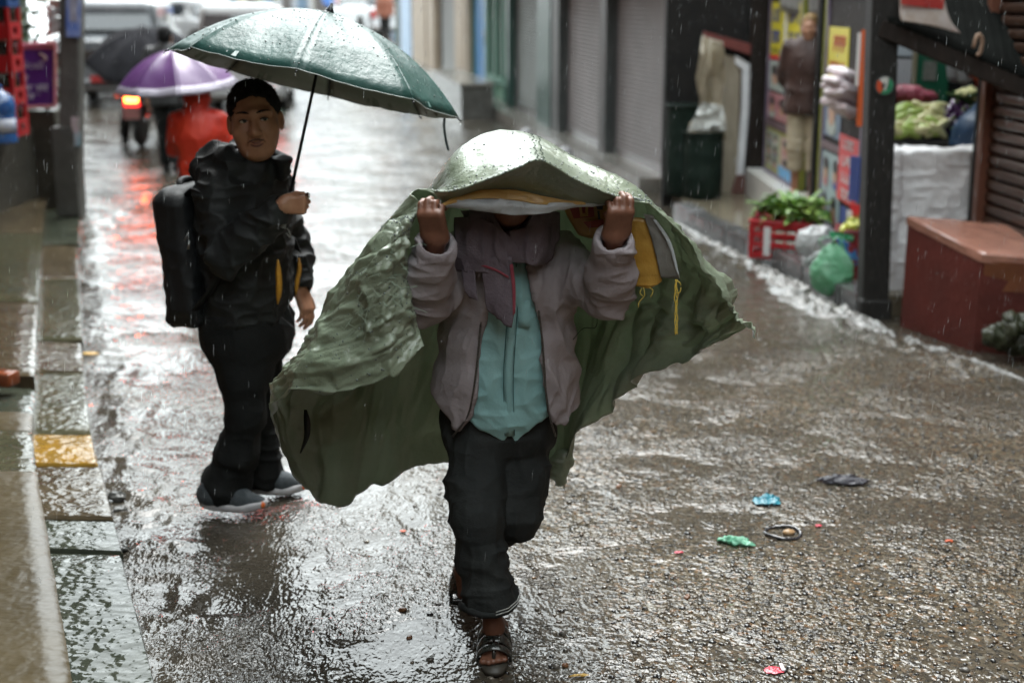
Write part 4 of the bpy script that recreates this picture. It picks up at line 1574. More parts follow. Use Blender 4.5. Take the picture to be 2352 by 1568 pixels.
# ------------------------------------------------------------------ the man with the umbrella
def build_umbrella_man():
    base = V3(-1.05, 5.55, 0)
    T = thing('person', 'smiling man in black jacket and trousers standing under the dark green umbrella', 'person', base)
    J = dict(pelvis=A(568, 770, 5.54), belly=A(572, 650, 5.53), chest=A(560, 500, 5.52), neck=A(572, 395, 5.50), head=A(586, 280, 5.42),
             sn=A(506, 440, 5.37), sf=A(622, 432, 5.70), en=A(520, 590, 5.26), ef=A(668, 560, 5.78),
             wn=A(650, 470, 5.18), wf=A(688, 662, 5.66),
             hn=A(556, 775, 5.46), hf=A(588, 775, 5.63), kn=A(566, 945, 5.44), kf=A(590, 940, 5.64),
             an=A(526, 1118, 5.48), af=A(606, 1092, 5.66))
    yaw = math.radians(64)                       # facing right and a little towards the camera
    S = SDF(V3(-1.62, 4.95, 0.02), V3(-.62, 5.95, 1.74), .0052)
    torso(S, [J['pelvis'], J['belly'], J['chest'], J['neck'] - V3(0, 0, .04)], (.28, .27, .32, .22), (.2, .19, .21, .14), yaw)
    S.cap(J['neck'] - V3(0, 0, .04), J['head'] - V3(0, -.01, .06), .064, .06, k=.03)
    s = 1.15
    # the head turns to the camera and tips a little
    R = rotm(math.radians(-3), math.radians(-5), math.radians(8))
    P = head_sdf(S, J['head'], R, s, jaw=1.14)
    for a_, b_, c_ in (('sn', 'en', 'wn'), ('sf', 'ef', 'wf')):
        S.cap(J[a_], J[b_], .047, .04, k=.03)
        S.cap(J[b_], J[c_], .04, .028, k=.02)
    for a_, b_, c_ in (('hn', 'kn', 'an'), ('hf', 'kf', 'af')):
        S.cap(J[a_], J[b_], .076, .055, k=.04)
        S.cap(J[b_], J[c_], .052, .034, k=.02)
        S.cap(J[c_], J[c_] - V3(-.03, 0, .04), .034, .034, k=.02)
    tn = hand(S, J['wn'], V3(1, -.05, -.02), V3(.1, 1, .05), 1, curl=(1.25, 1.55, .9), s=.86, tcurl=.9, tdir=V3(.75, .55, .35))
    tf_ = hand(S, J['wf'], V3(.38, -.35, -1), V3(-.75, .35, -.3), 1, curl=(.35, .5, .4), s=1.05)
    S.out('body', SKIN2, T)
    face_parts(T, P, R, s, gaze=(.5, .1))
    hc_ = hair_cap(T, J['head'], R, s, low=-.03)
    # cropped strands standing out of the scalp
    vs = np.array([v.co[:] for v in hc_.data.vertices]) + ORG[T]
    ns = np.array([v.normal[:] for v in hc_.data.vertices])
    rg = np.random.default_rng(77)
    V, F = [], []
    for i in rg.choice(len(vs), 1500, replace=False):
        d = unit(ns[i] + .5 * rg.normal(size=3) + V3(0, -.25, .35))
        sd = unit(np.cross(d, rg.normal(size=3))) * .0011
        o_ = len(V)
        q_ = vs[i] - ns[i] * .003
        V += [q_ - sd, q_ + sd, q_ + d * rg.uniform(.010, .019)]
        F.append((o_, o_ + 1, o_ + 2))
    raw('hair_strands', np.array(V), np.array(F), HAIR, hc_)
    # moustache and lips
    pts = [P(x, -.1005 + .012 * abs(x) / .026, -.0535 - .008 * (abs(x) / .026) ** 2) for x in np.linspace(-.029, .029, 9)]
    MB().tube(pts, np.array((.0012, .0026, .0034, .0034, .0022, .0034, .0034, .0026, .0012)) * s, 6, flat=.6).out('moustache', HAIR, T, True)
    LIP = M('lip', (.17, .06, .05), (.13, .05, .04), rough=.35, scale=90)
    for zz, a in ((-.0655, .0032), (-.0755, .0040)):
        pts = [P(x, -.0985 + .014 * (abs(x) / .026) ** 2, zz + .013 * (abs(x) / .026) ** 2) for x in np.linspace(-.025, .025, 9)]
        MB().tube(pts, np.array((.3, .7, .95, 1, .9, 1, .95, .7, .3)) * a * s, 6).out('lip', LIP, T, True)
    # ring on the middle finger
    q = J['wn'] + V3(.092, -.012, .034)
    MB().lathe([(.0122, -.003), (.0135, 0), (.0122, .003)], q, 14, frame(V3(.1, .1, 1))).out('finger_ring', M('ring_silver', (.6, .6, .6), rough=.2, metal=1), T, True)
    # ---- trousers
    S = SDF(V3(-1.55, 5.2, .02), V3(-.72, 5.92, .98), .006)
    torso(S, [J['pelvis'] + V3(0, 0, -.03), J['pelvis'] + V3(0, 0, .1)], (.37, .36), (.30, .28), yaw, k=.05, h=.1)
    for a_, b_, c_, dy in (('hn', 'kn', 'an', 0), ('hf', 'kf', 'af', 0)):
        mid = (J[b_] + J[c_]) / 2
        S.tube([J[a_], (J[a_] + J[b_]) / 2, J[b_], mid, J[c_] + V3(-.01, 0, .03), J[c_] + V3(0, 0, -.015)], (.106, .096, .074, .072, .082, .078), k=.045)
    S.half(J['an'] - V3(0, 0, .045), V3(0, 0, -1))

    def tf2(V, N):
        z = V[:, 2]
        low = np.clip((.5 - z) / .35, 0, 1)
        w = V + .03 * (vnoise(V * 9, 61)[:, None] - .5)
        return .010 * (ridge(w * np.array((9, 9, 7)), 62) ** 2 - .35) + .006 * (ridge(w * np.array((16, 16, 11)), 64) ** 2 - .35) + .014 * low * (ridge((w + .3 * w[:, [0, 0, 0]] * np.array((0, 0, 1))) * np.array((7, 7, 17)), 63) ** 2 - .3)
    S.out('trousers', BLACKTROUSER, T, disp=tf2)
    # ---- jacket with hood
    S = SDF(V3(-1.62, 4.98, .78), V3(-.62, 5.98, 1.62), .0055)
    torso(S, [J['pelvis'] + V3(0, 0, .0), J['belly'], J['chest'], J['neck'] - V3(0, 0, .02)], (.41, .41, .44, .30), (.33, .315, .31, .23), yaw, k=.06)
    for a_, b_, c_ in (('sn', 'en', 'wn'), ('sf', 'ef', 'wf')):
        S.cap(J['chest'] * .35 + J[a_] * .65, J[a_], .085, .076, k=.06)
        S.cap(J[a_], J[b_], .076, .068, k=.04)
        cu = J[b_] * .1 + J[c_] * .9
        S.tube([J[b_], (J[b_] + cu) / 2, cu], (.074, .066, .055), k=.02)
        dw = unit(J[c_] - J[b_])
        S.cap(cu + dw * .045, cu + dw * .1, .038, .042, k=.003, sub=True)
        S.box(cu + dw * .115, (.1, .06, .1), frame(dw), rd=.002, k=0, sub=True)
    # hood heaped round the neck
    nk = J['neck']
    for t in np.linspace(0, 2 * PI, 13)[:-1]:
        b = V3(.105 * math.cos(t), .115 * math.sin(t), 0)
        front = max(0, math.cos(t - math.radians(-35)))
        c1 = nk + b + V3(-.012, 0, .058 - .040 * front)
        t2 = t + 2 * PI / 12
        front2 = max(0, math.cos(t2 - math.radians(-35)))
        c2 = nk + V3(.105 * math.cos(t2), .115 * math.sin(t2), 0) + V3(-.012, 0, .058 - .040 * front2)
        S.cap(c1, c2, .042, .042, k=.025)
    S.ell(A(492, 398, 5.48), (.085, .11, .06), rotm(0, .5, .3), k=.05)
    S.ell(A(650, 385, 5.42), (.03, .05, .05), k=.03)
    S.half(J['pelvis'] + V3(0, 0, .035), V3(0, 0, -1))
    S.out('jacket', BLACKCLOTH, T, disp=folds(.020, (7, 7, 11), 71, .6))
    # lifted flaps of the hem and side pocket
    for tri in (((660, 700, 5.42), (676, 744, 5.42), (652, 728, 5.42)), ((640, 742, 5.40), (674, 752, 5.42), (645, 728, 5.42)), ((678, 545, 5.42), (692, 583, 5.42), (676, 570, 5.44))):
        MB().prism([A(*q) for q in tri], (0, .012, 0)).out('hem_flap', BLACKCLOTH, T)
    YL = M('yellow_trim', (.55, .27, .02), (.42, .2, .02), rough=.6, scale=40)
    for ctrl, wd in (([(638, 596, 5.285), (640, 630, 5.275), (641, 665, 5.275), (638, 698, 5.29)], 6.5), ([(686, 592, 5.42), (688, 618, 5.41), (683, 645, 5.405), (680, 676, 5.41)], 5)):
        c = catmull(np.array([A(*q) for q in ctrl]), 12)
        w = np.array([.1, .45, .75, .9, 1, 1, 1, 1, .95, .8, .5, .15]) * wd / 600
        sheet('pocket_trim', np.array([[p + V3(-a, 0, 0), p + V3(0, -.006, 0), p + V3(a, 0, 0)] for p, a in zip(c, w)]), YL, T, .003)
    # zip pull
    MB().tube([A(658, 492, 5.17), A(655, 508, 5.17), A(650, 524, 5.17)], (.004, .005, .011), 8, flat=.4).out('zip_pull', M('zip_pull_grey', (.22, .23, .23), rough=.4), T, True)
    # ---- shoes
    UP = M('shoe_upper', (.035, .045, .052), (.060, .072, .080), rough=.75, scale=60, bump=.5, bscale=240)
    SL = M('shoe_sole', (.52, .51, .52), (.40, .40, .42), rough=.5, scale=20)
    OR = M('shoe_tip_orange', (.75, .16, .03), rough=.5)
    shoe(T, G(462, 1163), G(612, 1172), .10, (UP, SL, OR), w=.052)
    shoe(T, G(566, 1128), G(704, 1130), .10, (UP, SL, OR), w=.052)
    for p, q in (((566, 1150), 5.42), ((556, 1148), 5.42), ((576, 1154), 5.42)):
        pass
    return T


# ------------------------------------------------------------------ smaller figures further down the street
def simple_person(name_label, base, heading, h, top, bottom, hairmat, skin=SKIN2, hlow=-.02, vox=.014, stride=.0, arms='down', coat=None, group=None, trousers_short=False, shoes=None, lean=0., hood=False, hold=None):
    """whole figure: body skin, top, trousers, hair; heading = direction faced (radians, 0 = +x)"""
    b = np.asarray(base, float)
    T = thing('person', name_label, 'person', b, group)
    s = h / 1.7
    Rz = rotm(0, 0, heading)

    def P(f, l, z):                                # forward, left, up
        return b + Rz @ np.array((f, l, z)) * s
    yaw = heading + PI / 2
    hipz, shz = .92, 1.42
    J = {}
    for sg, n in ((1, 'l'), (-1, 'r')):
        st = stride * sg
        J['h' + n] = P(0, .09 * sg, hipz - .04)
        J['k' + n] = P(.10 * st + .03, .09 * sg, .50)
        J['a' + n] = P(.22 * st if st > 0 else .30 * st, .09 * sg, .085 if st >= 0 else .085 + .06 * -st)
        J['s' + n] = P(lean, .185 * sg, shz)
        if hold and hold == n:
            J['e' + n] = P(.10 + lean, .22 * sg, 1.15)
            J['w' + n] = P(.27 + lean, .12 * sg, 1.27)
        elif arms == 'back':
            J['e' + n] = P(-.08, .25 * sg, 1.14)
            J['w' + n] = P(-.12, .12 * sg, .98)
        else:
            J['e' + n] = P(.0 - .06 * st, .25 * sg, 1.14)
            J['w' + n] = P(.06 - .12 * st, .25 * sg, .90)
    pel, bel, che, nek, hed = P(0, 0, .95), P(lean * .3, 0, 1.1), P(lean * .8, 0, 1.3), P(lean, 0, 1.47), P(lean + .03, 0, 1.60)
    lo, hi = b + V3(-.55, -.55, -.02), b + V3(.55, .55, h + .05)
    S = SDF(lo, hi, vox)
    torso(S, [pel, bel, che, nek - V3(0, 0, .05)], np.array((.28, .25, .3, .2)) * s, np.array((.18, .17, .19, .13)) * s, yaw)
    S.cap(nek - V3(0, 0, .05), hed - V3(0, 0, .05), .055 * s, .052 * s)
    Rh = rotm(0, 0, heading + PI / 2)
    head_sdf(S, hed, Rh, s * .98)
    for n in 'lr':
        S.cap(J['s' + n], J['e' + n], .045 * s, .038 * s)
        S.cap(J['e' + n], J['w' + n], .036 * s, .027 * s)
        dh = unit(J['w' + n] - J['e' + n])
        hand(S, J['w' + n], dh, Rz @ V3(0, -1 if n == 'l' else 1, 0), 1 if n == 'l' else -1, s=s)
        S.cap(J['h' + n], J['k' + n], .07 * s, .052 * s, k=.03)
        S.cap(J['k' + n], J['a' + n], .05 * s, .034 * s)
        S.cap(J['a' + n] - V3(0, 0, .045 * s), J['a' + n] + Rz @ V3(.15, 0, -.055) * s, .036 * s, .028 * s)
    S.out('body', skin, T)
    S = SDF(lo, hi, vox)
    torso(S, [pel, pel + V3(0, 0, .08)], (.35 * s, .34 * s), (.25 * s, .23 * s), yaw, k=.04, h=.09)
    for n in 'lr':
        end = J['k' + n] * .45 + J['a' + n] * .55 if trousers_short else J['a' + n] + V3(0, 0, .01)
        S.tube([J['h' + n], J['k' + n], end], (.10 * s, .075 * s, .072 * s), k=.03)
        dd = unit(end - J['k' + n])
        S.box(end + dd * .09, (.12, .09, .12), frame(dd, (0, 1, 0)), rd=.002, k=0, sub=True)
    S.out('trousers', bottom, T, disp=folds(.008, (6, 6, 14), 81))
    S = SDF(lo, hi, vox)
    bot = coat if coat else .84
    torso(S, [P(0, 0, bot), bel, che, nek - V3(0, 0, .02)], np.array((.42 + (.95 - bot) * .2, .39, .43, .24)) * s, np.array((.31 + (.95 - bot) * .15, .29, .30, .2)) * s, yaw, k=.06)
    for n in 'lr':
        S.cap(J['s' + n], J['e' + n], .078 * s, .068 * s, k=.05)
        S.cap(J['e' + n], J['w' + n], .066 * s, .052 * s, k=.02)
        dw = unit(J['w' + n] - J['e' + n])
        S.box(J['w' + n] + dw * .055, (.1, .05, .1), frame(dw), rd=.002, k=0, sub=True)
    if hood:
        S.ell(hed + V3(0, 0, .02), np.array((.115, .13, .145)) * s, Rh, k=.03)
        S.ell(hed + Rh @ V3(0, -.12, -.02) * s, np.array((.065, .09, .09)) * s, Rh, k=.02, sub=True)
    S.half(P(0, 0, bot - .03), V3(0, 0, -1))
    S.out('coat' if coat and coat < .8 else 'jacket', top, T, disp=folds(.014, (9, 9, 3.5), 82, .4))
    if not hood:
        hair_cap(T, hed, Rh, s, hairmat, vox=.010, low=hlow)
    if shoes is not None:
        for n in 'lr':
            S = SDF(J['a' + n] - .22, J['a' + n] + .22, .009)
            a0 = J['a' + n] - V3(0, 0, .045 * s)
            S.cap(a0, J['a' + n] + Rz @ V3(.16, 0, -.055) * s, .046 * s, .036 * s, k=0)
            S.cap(a0, J['a' + n] + V3(0, 0, .0), .046 * s, .045 * s)
            S.out('shoe', shoes, T)
    return T, J
# ================================================================== the green sack sheet
def cloth_mat(name, c1, c2, c3, rough=.38, transl=.30, weave=420., coat=.25, dirt=4.0, spec=.5):
    m = M(name, c1, c2, rough=rough, scale=dirt, bump=.5, bscale=28, bdetail=5, coat=coat, crough=.22, c3=c3, detail=6, spec=spec)
    nt = m.node_tree
    L = nt.links.new
    b = [n for n in nt.nodes if n.type == 'BSDF_PRINCIPLED'][0]
    out = [n for n in nt.nodes if n.type == 'OUTPUT_MATERIAL'][0]
    bp = [n for n in nt.nodes if n.type == 'BUMP'][0]
    ns = [n for n in nt.nodes if n.type == 'TEX_NOISE' and n.inputs['Scale'].default_value == 28.][0]
    tc = [n for n in nt.nodes if n.type == 'TEX_COORD'][0]
    # flat woven tapes
    w1 = nd(nt, 'ShaderNodeTexWave', Scale=weave / 6.28)
    w1.bands_direction = 'X'
    w2 = nd(nt, 'ShaderNodeTexWave', Scale=weave / 6.28)
    w2.bands_direction = 'Z'
    ml = nd(nt, 'ShaderNodeMath', operation='MULTIPLY')
    for w in (w1, w2):
        L(tc.outputs['Object'], w.inputs['Vector'])
    L(w1.outputs['Fac'], ml.inputs[0])
    L(w2.outputs['Fac'], ml.inputs[1])
    ad = nd(nt, 'ShaderNodeMath', operation='MULTIPLY_ADD')
    L(ml.outputs[0], ad.inputs[0])
    ad.inputs[1].default_value = .035
    L(ns.outputs['Fac'], ad.inputs[2])
    L(ad.outputs[0], bp.inputs['Height'])
    tr = nd(nt, 'ShaderNodeBsdfTranslucent')
    col = b.inputs['Base Color'].links[0].from_socket
    L(col, tr.inputs['Color'])
    L(bp.outputs['Normal'], tr.inputs['Normal'])
    mx = nd(nt, 'ShaderNodeMixShader')
    mx.inputs[0].default_value = transl
    L(b.outputs[0], mx.inputs[1])
    L(tr.outputs[0], mx.inputs[2])
    L(mx.outputs[0], out.inputs[0])
    return m


def beads(name, pts, nrm, rad, parent, seed=0):
    """rain beads sitting on a surface, joined into one part"""
    rg = np.random.default_rng(seed)
    t = (1 + 5 ** .5) / 2
    ico = np.array([(-1, t, 0), (1, t, 0), (-1, -t, 0), (1, -t, 0), (0, -1, t), (0, 1, t), (0, -1, -t), (0, 1, -t), (t, 0, -1), (t, 0, 1), (-t, 0, -1), (-t, 0, 1)]) / math.sqrt(1 + t * t)
    fc = np.array([(0, 11, 5), (0, 5, 1), (0, 1, 7), (0, 7, 10), (0, 10, 11), (1, 5, 9), (5, 11, 4), (11, 10, 2), (10, 7, 6), (7, 1, 8), (3, 9, 4), (3, 4, 2), (3, 2, 6), (3, 6, 8), (3, 8, 9), (4, 9, 5), (2, 4, 11), (6, 2, 10), (8, 6, 7), (9, 8, 1)])
    n = len(pts)
    r = rad * (.5 + rg.random(n) ** 2 * 1.3)
    V = ico[None] * r[:, None, None]
    along = (V * nrm[:, None, :]).sum(-1, keepdims=True)
    V = V - nrm[:, None, :] * along * .55
    V[..., 2] *= 1.25
    V = V + (pts + nrm * (r * .2)[:, None])[:, None, :]
    F = (fc[None] + 12 * np.arange(n)[:, None, None]).reshape(-1, 3)
    o = raw(name, V.reshape(-1, 3), F, M('rain_bead', (.10, .13, .12), rough=.03, spec=.8, coat=1., crough=.03), parent, True)
    o['kind'] = 'stuff'
    return o


SHEET_COLS = [
    [(980, 480, 3.87), (955, 500, 3.87), (940, 545, 3.86), (934, 600, 3.88), (937, 660, 3.90), (952, 730, 3.90), (975, 798, 3.86)],
    [(974, 472, 3.87), (938, 505, 3.85), (908, 560, 3.82), (893, 630, 3.82), (888, 700, 3.82), (895, 780, 3.82), (900, 862, 3.82)],
    [(962, 462, 3.87), (915, 510, 3.87), (860, 580, 3.85), (825, 660, 3.86), (800, 740, 3.86), (785, 820, 3.85), (775, 905, 3.84)],
    [(952, 452, 3.86), (895, 512, 3.92), (820, 610, 3.95), (755, 705, 3.96), (705, 785, 3.96), (672, 850, 3.95), (655, 905, 3.94)],
    [(945, 447, 3.88), (885, 515, 4.00), (800, 630, 4.08), (725, 740, 4.10), (668, 825, 4.12), (633, 905, 4.14), (624, 985, 4.16)],
    [(950, 440, 3.90), (905, 500, 4.10), (830, 610, 4.25), (760, 720, 4.34), (705, 850, 4.38), (668, 980, 4.42), (690, 1100, 4.45)],
    [(975, 436, 3.89), (955, 440, 4.00), (935, 500, 4.30), (880, 620, 4.45), (830, 800, 4.52), (790, 980, 4.58), (775, 1168, 4.60)],
    [(1030, 462, 3.86), (1035, 440, 3.80), (1030, 416, 3.88), (1010, 396, 4.05), (990, 480, 4.42), (930, 800, 4.60), (880, 1112, 4.68)],
    [(1100, 440, 3.83), (1120, 412, 3.73), (1105, 365, 3.86), (1085, 322, 4.08), (1080, 420, 4.50), (1040, 760, 4.68), (1000, 1070, 4.75)],
    [(1170, 437, 3.83), (1190, 386, 3.68), (1178, 346, 3.88), (1160, 304, 4.12), (1165, 400, 4.52), (1150, 760, 4.70), (1130, 1085, 4.78)],
    [(1245, 452, 3.83), (1243, 369, 3.67), (1235, 345, 3.88), (1230, 318, 4.10), (1250, 420, 4.50), (1230, 760, 4.68), (1258, 1096, 4.72)],
    [(1320, 463, 3.83), (1325, 414, 3.73), (1318, 388, 3.88), (1312, 360, 4.06), (1330, 470, 4.45), (1320, 760, 4.62), (1296, 1112, 4.66)],
    [(1385, 468, 3.85), (1395, 444, 3.80), (1392, 420, 3.88), (1390, 397, 4.02), (1420, 520, 4.40), (1400, 740, 4.52), (1330, 1020, 4.58)],
    [(1425, 472, 3.87), (1430, 454, 3.85), (1440, 436, 3.90), (1450, 426, 4.00), (1480, 540, 4.32), (1470, 720, 4.42), (1400, 930, 4.46)],
    [(1445, 468, 3.86), (1460, 456, 3.88), (1480, 452, 3.93), (1500, 466, 4.00), (1530, 580, 4.22), (1530, 720, 4.30), (1480, 862, 4.34)],
    [(1450, 466, 3.86), (1475, 462, 3.90), (1505, 478, 3.94), (1540, 512, 4.00), (1575, 620, 4.12), (1580, 740, 4.18), (1560, 832, 4.20)],
    [(1452, 464, 3.86), (1485, 466, 3.90), (1525, 498, 3.93), (1570, 552, 3.97), (1620, 655, 4.02), (1642, 740, 4.06), (1652, 790, 4.08)],
    [(1454, 462, 3.86), (1492, 467, 3.89), (1545, 518, 3.91), (1600, 578, 3.92), (1650, 648, 3.93), (1692, 715, 3.94), (1740, 768, 3.95)],
]


def build_sheet():
    base = A(1165, 1000, 4.3) * V3(1, 1, 0) + V3(0, 0, .5)
    T = thing('sack_sheet', 'wrinkled green woven sack sheet held overhead with both hands against the rain', 'sheet', base)
    OUT = cloth_mat('sheet_green', (.235, .292, .200), (.320, .375, .280), (.240, .238, .140), dirt=5.0, coat=.9, rough=.28)
    C = np.array([[A(*p) for p in col] for col in SHEET_COLS])          # cols, rows, 3
    # the brim is a sharp crease: crowd rows against it
    C = np.stack([C[:, 0], C[:, 0] * .2 + C[:, 1] * .8, C[:, 1], C[:, 1] * .85 + C[:, 2] * .15] + [C[:, i] for i in range(2, 7)], 1)
    nc, nr = 440, 190
    P = catmull(catmull(C, nc, 0), nr, 1)
    s = np.linspace(0, 17, nc)[:, None]
    rowt = np.array((0, .8, 1, 1.15, 2, 3, 4, 5, 6)) / 6
    t = np.interp(np.linspace(0, 8, nr), np.arange(9), rowt)[None, :]
    N = grid_normals(P)
    q = np.stack(np.broadcast_arrays(s * .55, t * 5.0, 0 * s * t), -1)
    wq = q + .55 * np.stack([fbm(q * .8 + 3, 2, 201), fbm(q * .8 + 9, 2, 202), 0 * s * t], -1)
    left = np.clip((5.2 - s) / 1.2, 0, 1) * np.clip(s / .5 + .4, 0, 1)
    # crumpled wing: crossing creases
    sk = np.stack((wq[..., 0] + .45 * wq[..., 1], wq[..., 1] - .3 * wq[..., 0], 0 * s * t), -1)
    low = np.clip((t - .5) / .3, 0, 1)
    cr = 1.0 * (ridge(wq * np.array((3.0, .55, 1)), 203) ** 2 - .35) - 1.1 * (ridge(sk * np.array((1.3, 1.0, 1)) + 5, 204) - .5) + .7 * (ridge(sk * np.array((2.9, 2.0, 1)) + 9, 214) - .5) + .8 * low * (ridge(wq * np.array((1.1, 2.6, 1)) + 8, 212) ** 2.5 - .28) - .45 * (ridge(sk * np.array((5.5, 4.0, 1)) + 2, 205) - .5) + .22 * (ridge(wq * np.array((11, 9, 1)), 213) - .5) + .10 * (ridge(wq * 23, 215) - .5)
    amp = .0195 * left * np.clip(t * 3, .15, 1)
    D = amp * cr
    # the back hangs in soft long folds
    back = np.clip((s - 4.6) / 1.0, 0, 1) * np.clip((t - .45) / .3, 0, 1)
    D = D + back * (.055 * (ridge(np.stack(np.broadcast_arrays(s * .9 + .8 * fbm(q * .7, 2, 77), t * 1.1, 0 * s), -1) + 11, 206) ** 2 - .35) + .020 * cr)
    # right wing pulled towards its tip
    right = np.clip((s - 13.2) / 1.5, 0, 1) * np.clip((t - .25) / .3, 0, 1)
    ang = np.arctan2(17.6 - s, 1.12 - t + 1e-3)
    D = D + right * .026 * (ridge(np.stack(np.broadcast_arrays(ang * 6.0 + .4 * fbm(wq, 2, 3), t * .7, 0 * s), -1), 207) ** 1.5 - .4) + right * .012 * cr
    # crown: pulled smooth over the head, small pinches next to the hands
    crown = np.clip(1 - np.abs(s - 10) / 6, 0, 1) * np.clip(1 - t * 1.6, 0, 1)
    D = D + crown * .006 * (fbm(q * np.array((2, 1.2, 1)), 3, 208) - .5)
    pin = np.exp(-((s - 6.3) / .9) ** 2) + np.exp(-((s - 13.4) / .9) ** 2)
    D = D + pin * .010 * np.clip(1 - t * 3, 0, 1) * (ridge(np.stack(np.broadcast_arrays(s * 2.2, t * 2, 0 * s), -1), 209) - .5)
    D = D + .0018 * (fbm(q * 14, 2, 210) - .5)
    P = P + N * D[..., None]
    # ragged hem
    rag = .030 * (fbm(np.stack((np.linspace(0, 60, nc), np.zeros(nc), np.zeros(nc)), 1), 3, 211) - .5)
    P[:, -1, 2] += rag
    P[:, -2, 2] += rag * .5
    sheet('outer_sheet', P, OUT, T, .0022)

    def surf(si, ti):
        i = int(round(si / 17 * (nc - 1)))
        j = int(np.argmin(np.abs(t[0] - ti)))
        return P[i, j], N[i, j]
    rg_ = np.random.default_rng(3)
    ii = rg_.integers(0, nc, 3000)
    jj = rg_.integers(0, nr, 3000)
    si_, ti_ = s[ii, 0], t[0, jj]
    nn = N[ii, jj] * np.where(N[ii, jj] @ V3(0, -.35, 1) < 0, -1, 1)[:, None]
    ok = (((si_ > 6) & (si_ < 15) & (ti_ < .52) & (ti_ > .12)) | ((si_ < 4.5) & (ti_ > .1))) & (nn[:, 2] > -.1)
    beads('rain_beads', (P[ii, jj] + nn * .0012)[ok], nn[ok], .0021, T, 4)
    # stitched seam over the crown
    TH = M('seam_thread', (.05, .075, .05), rough=.8)
    for off in (-.10, .10):
        for k in range(46):
            t0 = .02 + k * .0105
            p, n = surf(10 + off + .05 * math.sin(k), t0)
            p2, _ = surf(10 + off, t0 + .006)
            if n @ V3(0, -.5, 1) < 0:
                n = -n
            MB().tube([p + n * .002, p2 + n * .002], .0011, 4).out('stitch', TH, T)
    # lining flap under the lip: yellow band then pale grey sack
    YEL = cloth_mat('lining_yellow', (.60, .36, .09), (.68, .45, .16), (.5, .32, .1), transl=.3, dirt=9)
    GREY = cloth_mat('lining_grey', (.42, .46, .47), (.56, .60, .62), (.40, .42, .40), transl=.25, dirt=7, rough=.3)

    def strip(name, rows, mat, nr_, nc_, amp=.004, sd=1):
        Q = catmull(catmull(np.array([[A(*p) for p in r] for r in rows]), nr_, 0), nc_, 1)
        n_ = grid_normals(Q)
        Q = Q + n_ * (amp * (ridge(Q * np.array((16, 10, 26)), sd) ** 2 + .5 * ridge(Q * np.array((34, 20, 44)), sd + 1) - .6))[..., None]
        return sheet(name, Q, mat, T, .0018)
    strip('lining_band', [[(1006, 474, 3.850), (1056, 446, 3.826), (1110, 436, 3.816), (1180, 436, 3.810), (1245, 450, 3.812), (1300, 460, 3.822), (1345, 464, 3.835)],
                          [(1004, 476, 3.850), (1050, 456, 3.820), (1110, 446, 3.808), (1180, 450, 3.802), (1245, 462, 3.806), (1300, 466, 3.818), (1345, 467, 3.835)],
                          [(1002, 478, 3.850), (1046, 466, 3.818), (1110, 456, 3.804), (1180, 460, 3.798), (1245, 470, 3.802), (1300, 470, 3.818), (1345, 470, 3.835)]], YEL, 10, 70, .003, 221)
    strip('lining_flap', [[(990, 480, 3.860), (1046, 462, 3.822), (1110, 454, 3.808), (1180, 458, 3.802), (1245, 466, 3.806), (1310, 466, 3.820), (1400, 467, 3.870)],
                          [(990, 481, 3.860), (1046, 470, 3.818), (1110, 472, 3.798), (1180, 476, 3.792), (1245, 478, 3.798), (1310, 472, 3.818), (1400, 468, 3.870)],
                          [(988, 482, 3.870), (1046, 476, 3.826), (1110, 484, 3.806), (1180, 492, 3.800), (1245, 488, 3.806), (1310, 477, 3.824), (1400, 469, 3.870)]], GREY, 16, 90, .006, 223)
    # inner sack pieces beside his left hand
    strip('sack_panel', [[(1446, 498, 3.95), (1470, 500, 3.95), (1490, 505, 3.95)], [(1448, 570, 3.97), (1478, 572, 3.96), (1504, 570, 3.96)],
                         [(1450, 632, 3.98), (1484, 640, 3.97), (1520, 636, 3.97)], [(1462, 656, 3.985), (1490, 662, 3.975), (1514, 650, 3.975)]],
          cloth_mat('sack_ochre', (.50, .27, .04), (.58, .35, .07), (.4, .2, .03), transl=.3, dirt=14), 22, 18, .004, 225)
    strip('sack_strip', [[(1478, 490, 3.935), (1500, 494, 3.93)], [(1494, 540, 3.945), (1522, 535, 3.935)], [(1508, 590, 3.955), (1545, 585, 3.94)], [(1518, 638, 3.96), (1561, 640, 3.945)]],
          cloth_mat('sack_clear', (.26, .25, .22), (.36, .36, .34), (.22, .2, .17), transl=.45, dirt=11), 22, 12, .005, 227)
    strip('sack_edge', [[(1500, 505, 3.925), (1508, 505, 3.925)], [(1534, 560, 3.93), (1542, 558, 3.93)], [(1554, 625, 3.935), (1562, 640, 3.935)]], GREY, 14, 4, .001, 229)
    # printed sack glimpsed behind the wrist
    PR = cloth_mat('print_yellow', (.30, .17, .04), (.36, .22, .05), (.25, .14, .03), transl=.15, dirt=20)
    strip('printed_panel', [[(1292, 470, 4.02), (1350, 466, 4.0), (1404, 466, 3.99)], [(1305, 500, 4.03), (1355, 500, 4.01), (1406, 500, 4.0)], [(1330, 540, 4.05), (1365, 548, 4.03), (1406, 545, 4.02)]], PR, 10, 14, .001, 231)
    RD = M('print_red', (.16, .025, .02), (.22, .04, .03), rough=.7, scale=60)
    NV = M('print_dark', (.02, .03, .03), rough=.7)

    def patch(pts, mat, name='print_mark'):
        MB().prism([A(*p) for p in pts], (0, .002, 0)).out(name, mat, T)
    patch([(1306, 472, 4.0), (1362, 468, 3.99), (1366, 498, 3.99), (1318, 502, 4.0)], RD)
    patch([(1330, 476, 3.985), (1336, 476, 3.985), (1338, 490, 3.985), (1344, 490, 3.985), (1345, 475, 3.98), (1351, 474, 3.98), (1351, 497, 3.98), (1333, 498, 3.985)], PR)
    patch([(1368, 470, 3.975), (1386, 470, 3.975), (1384, 482, 3.975), (1372, 482, 3.975)], NV)
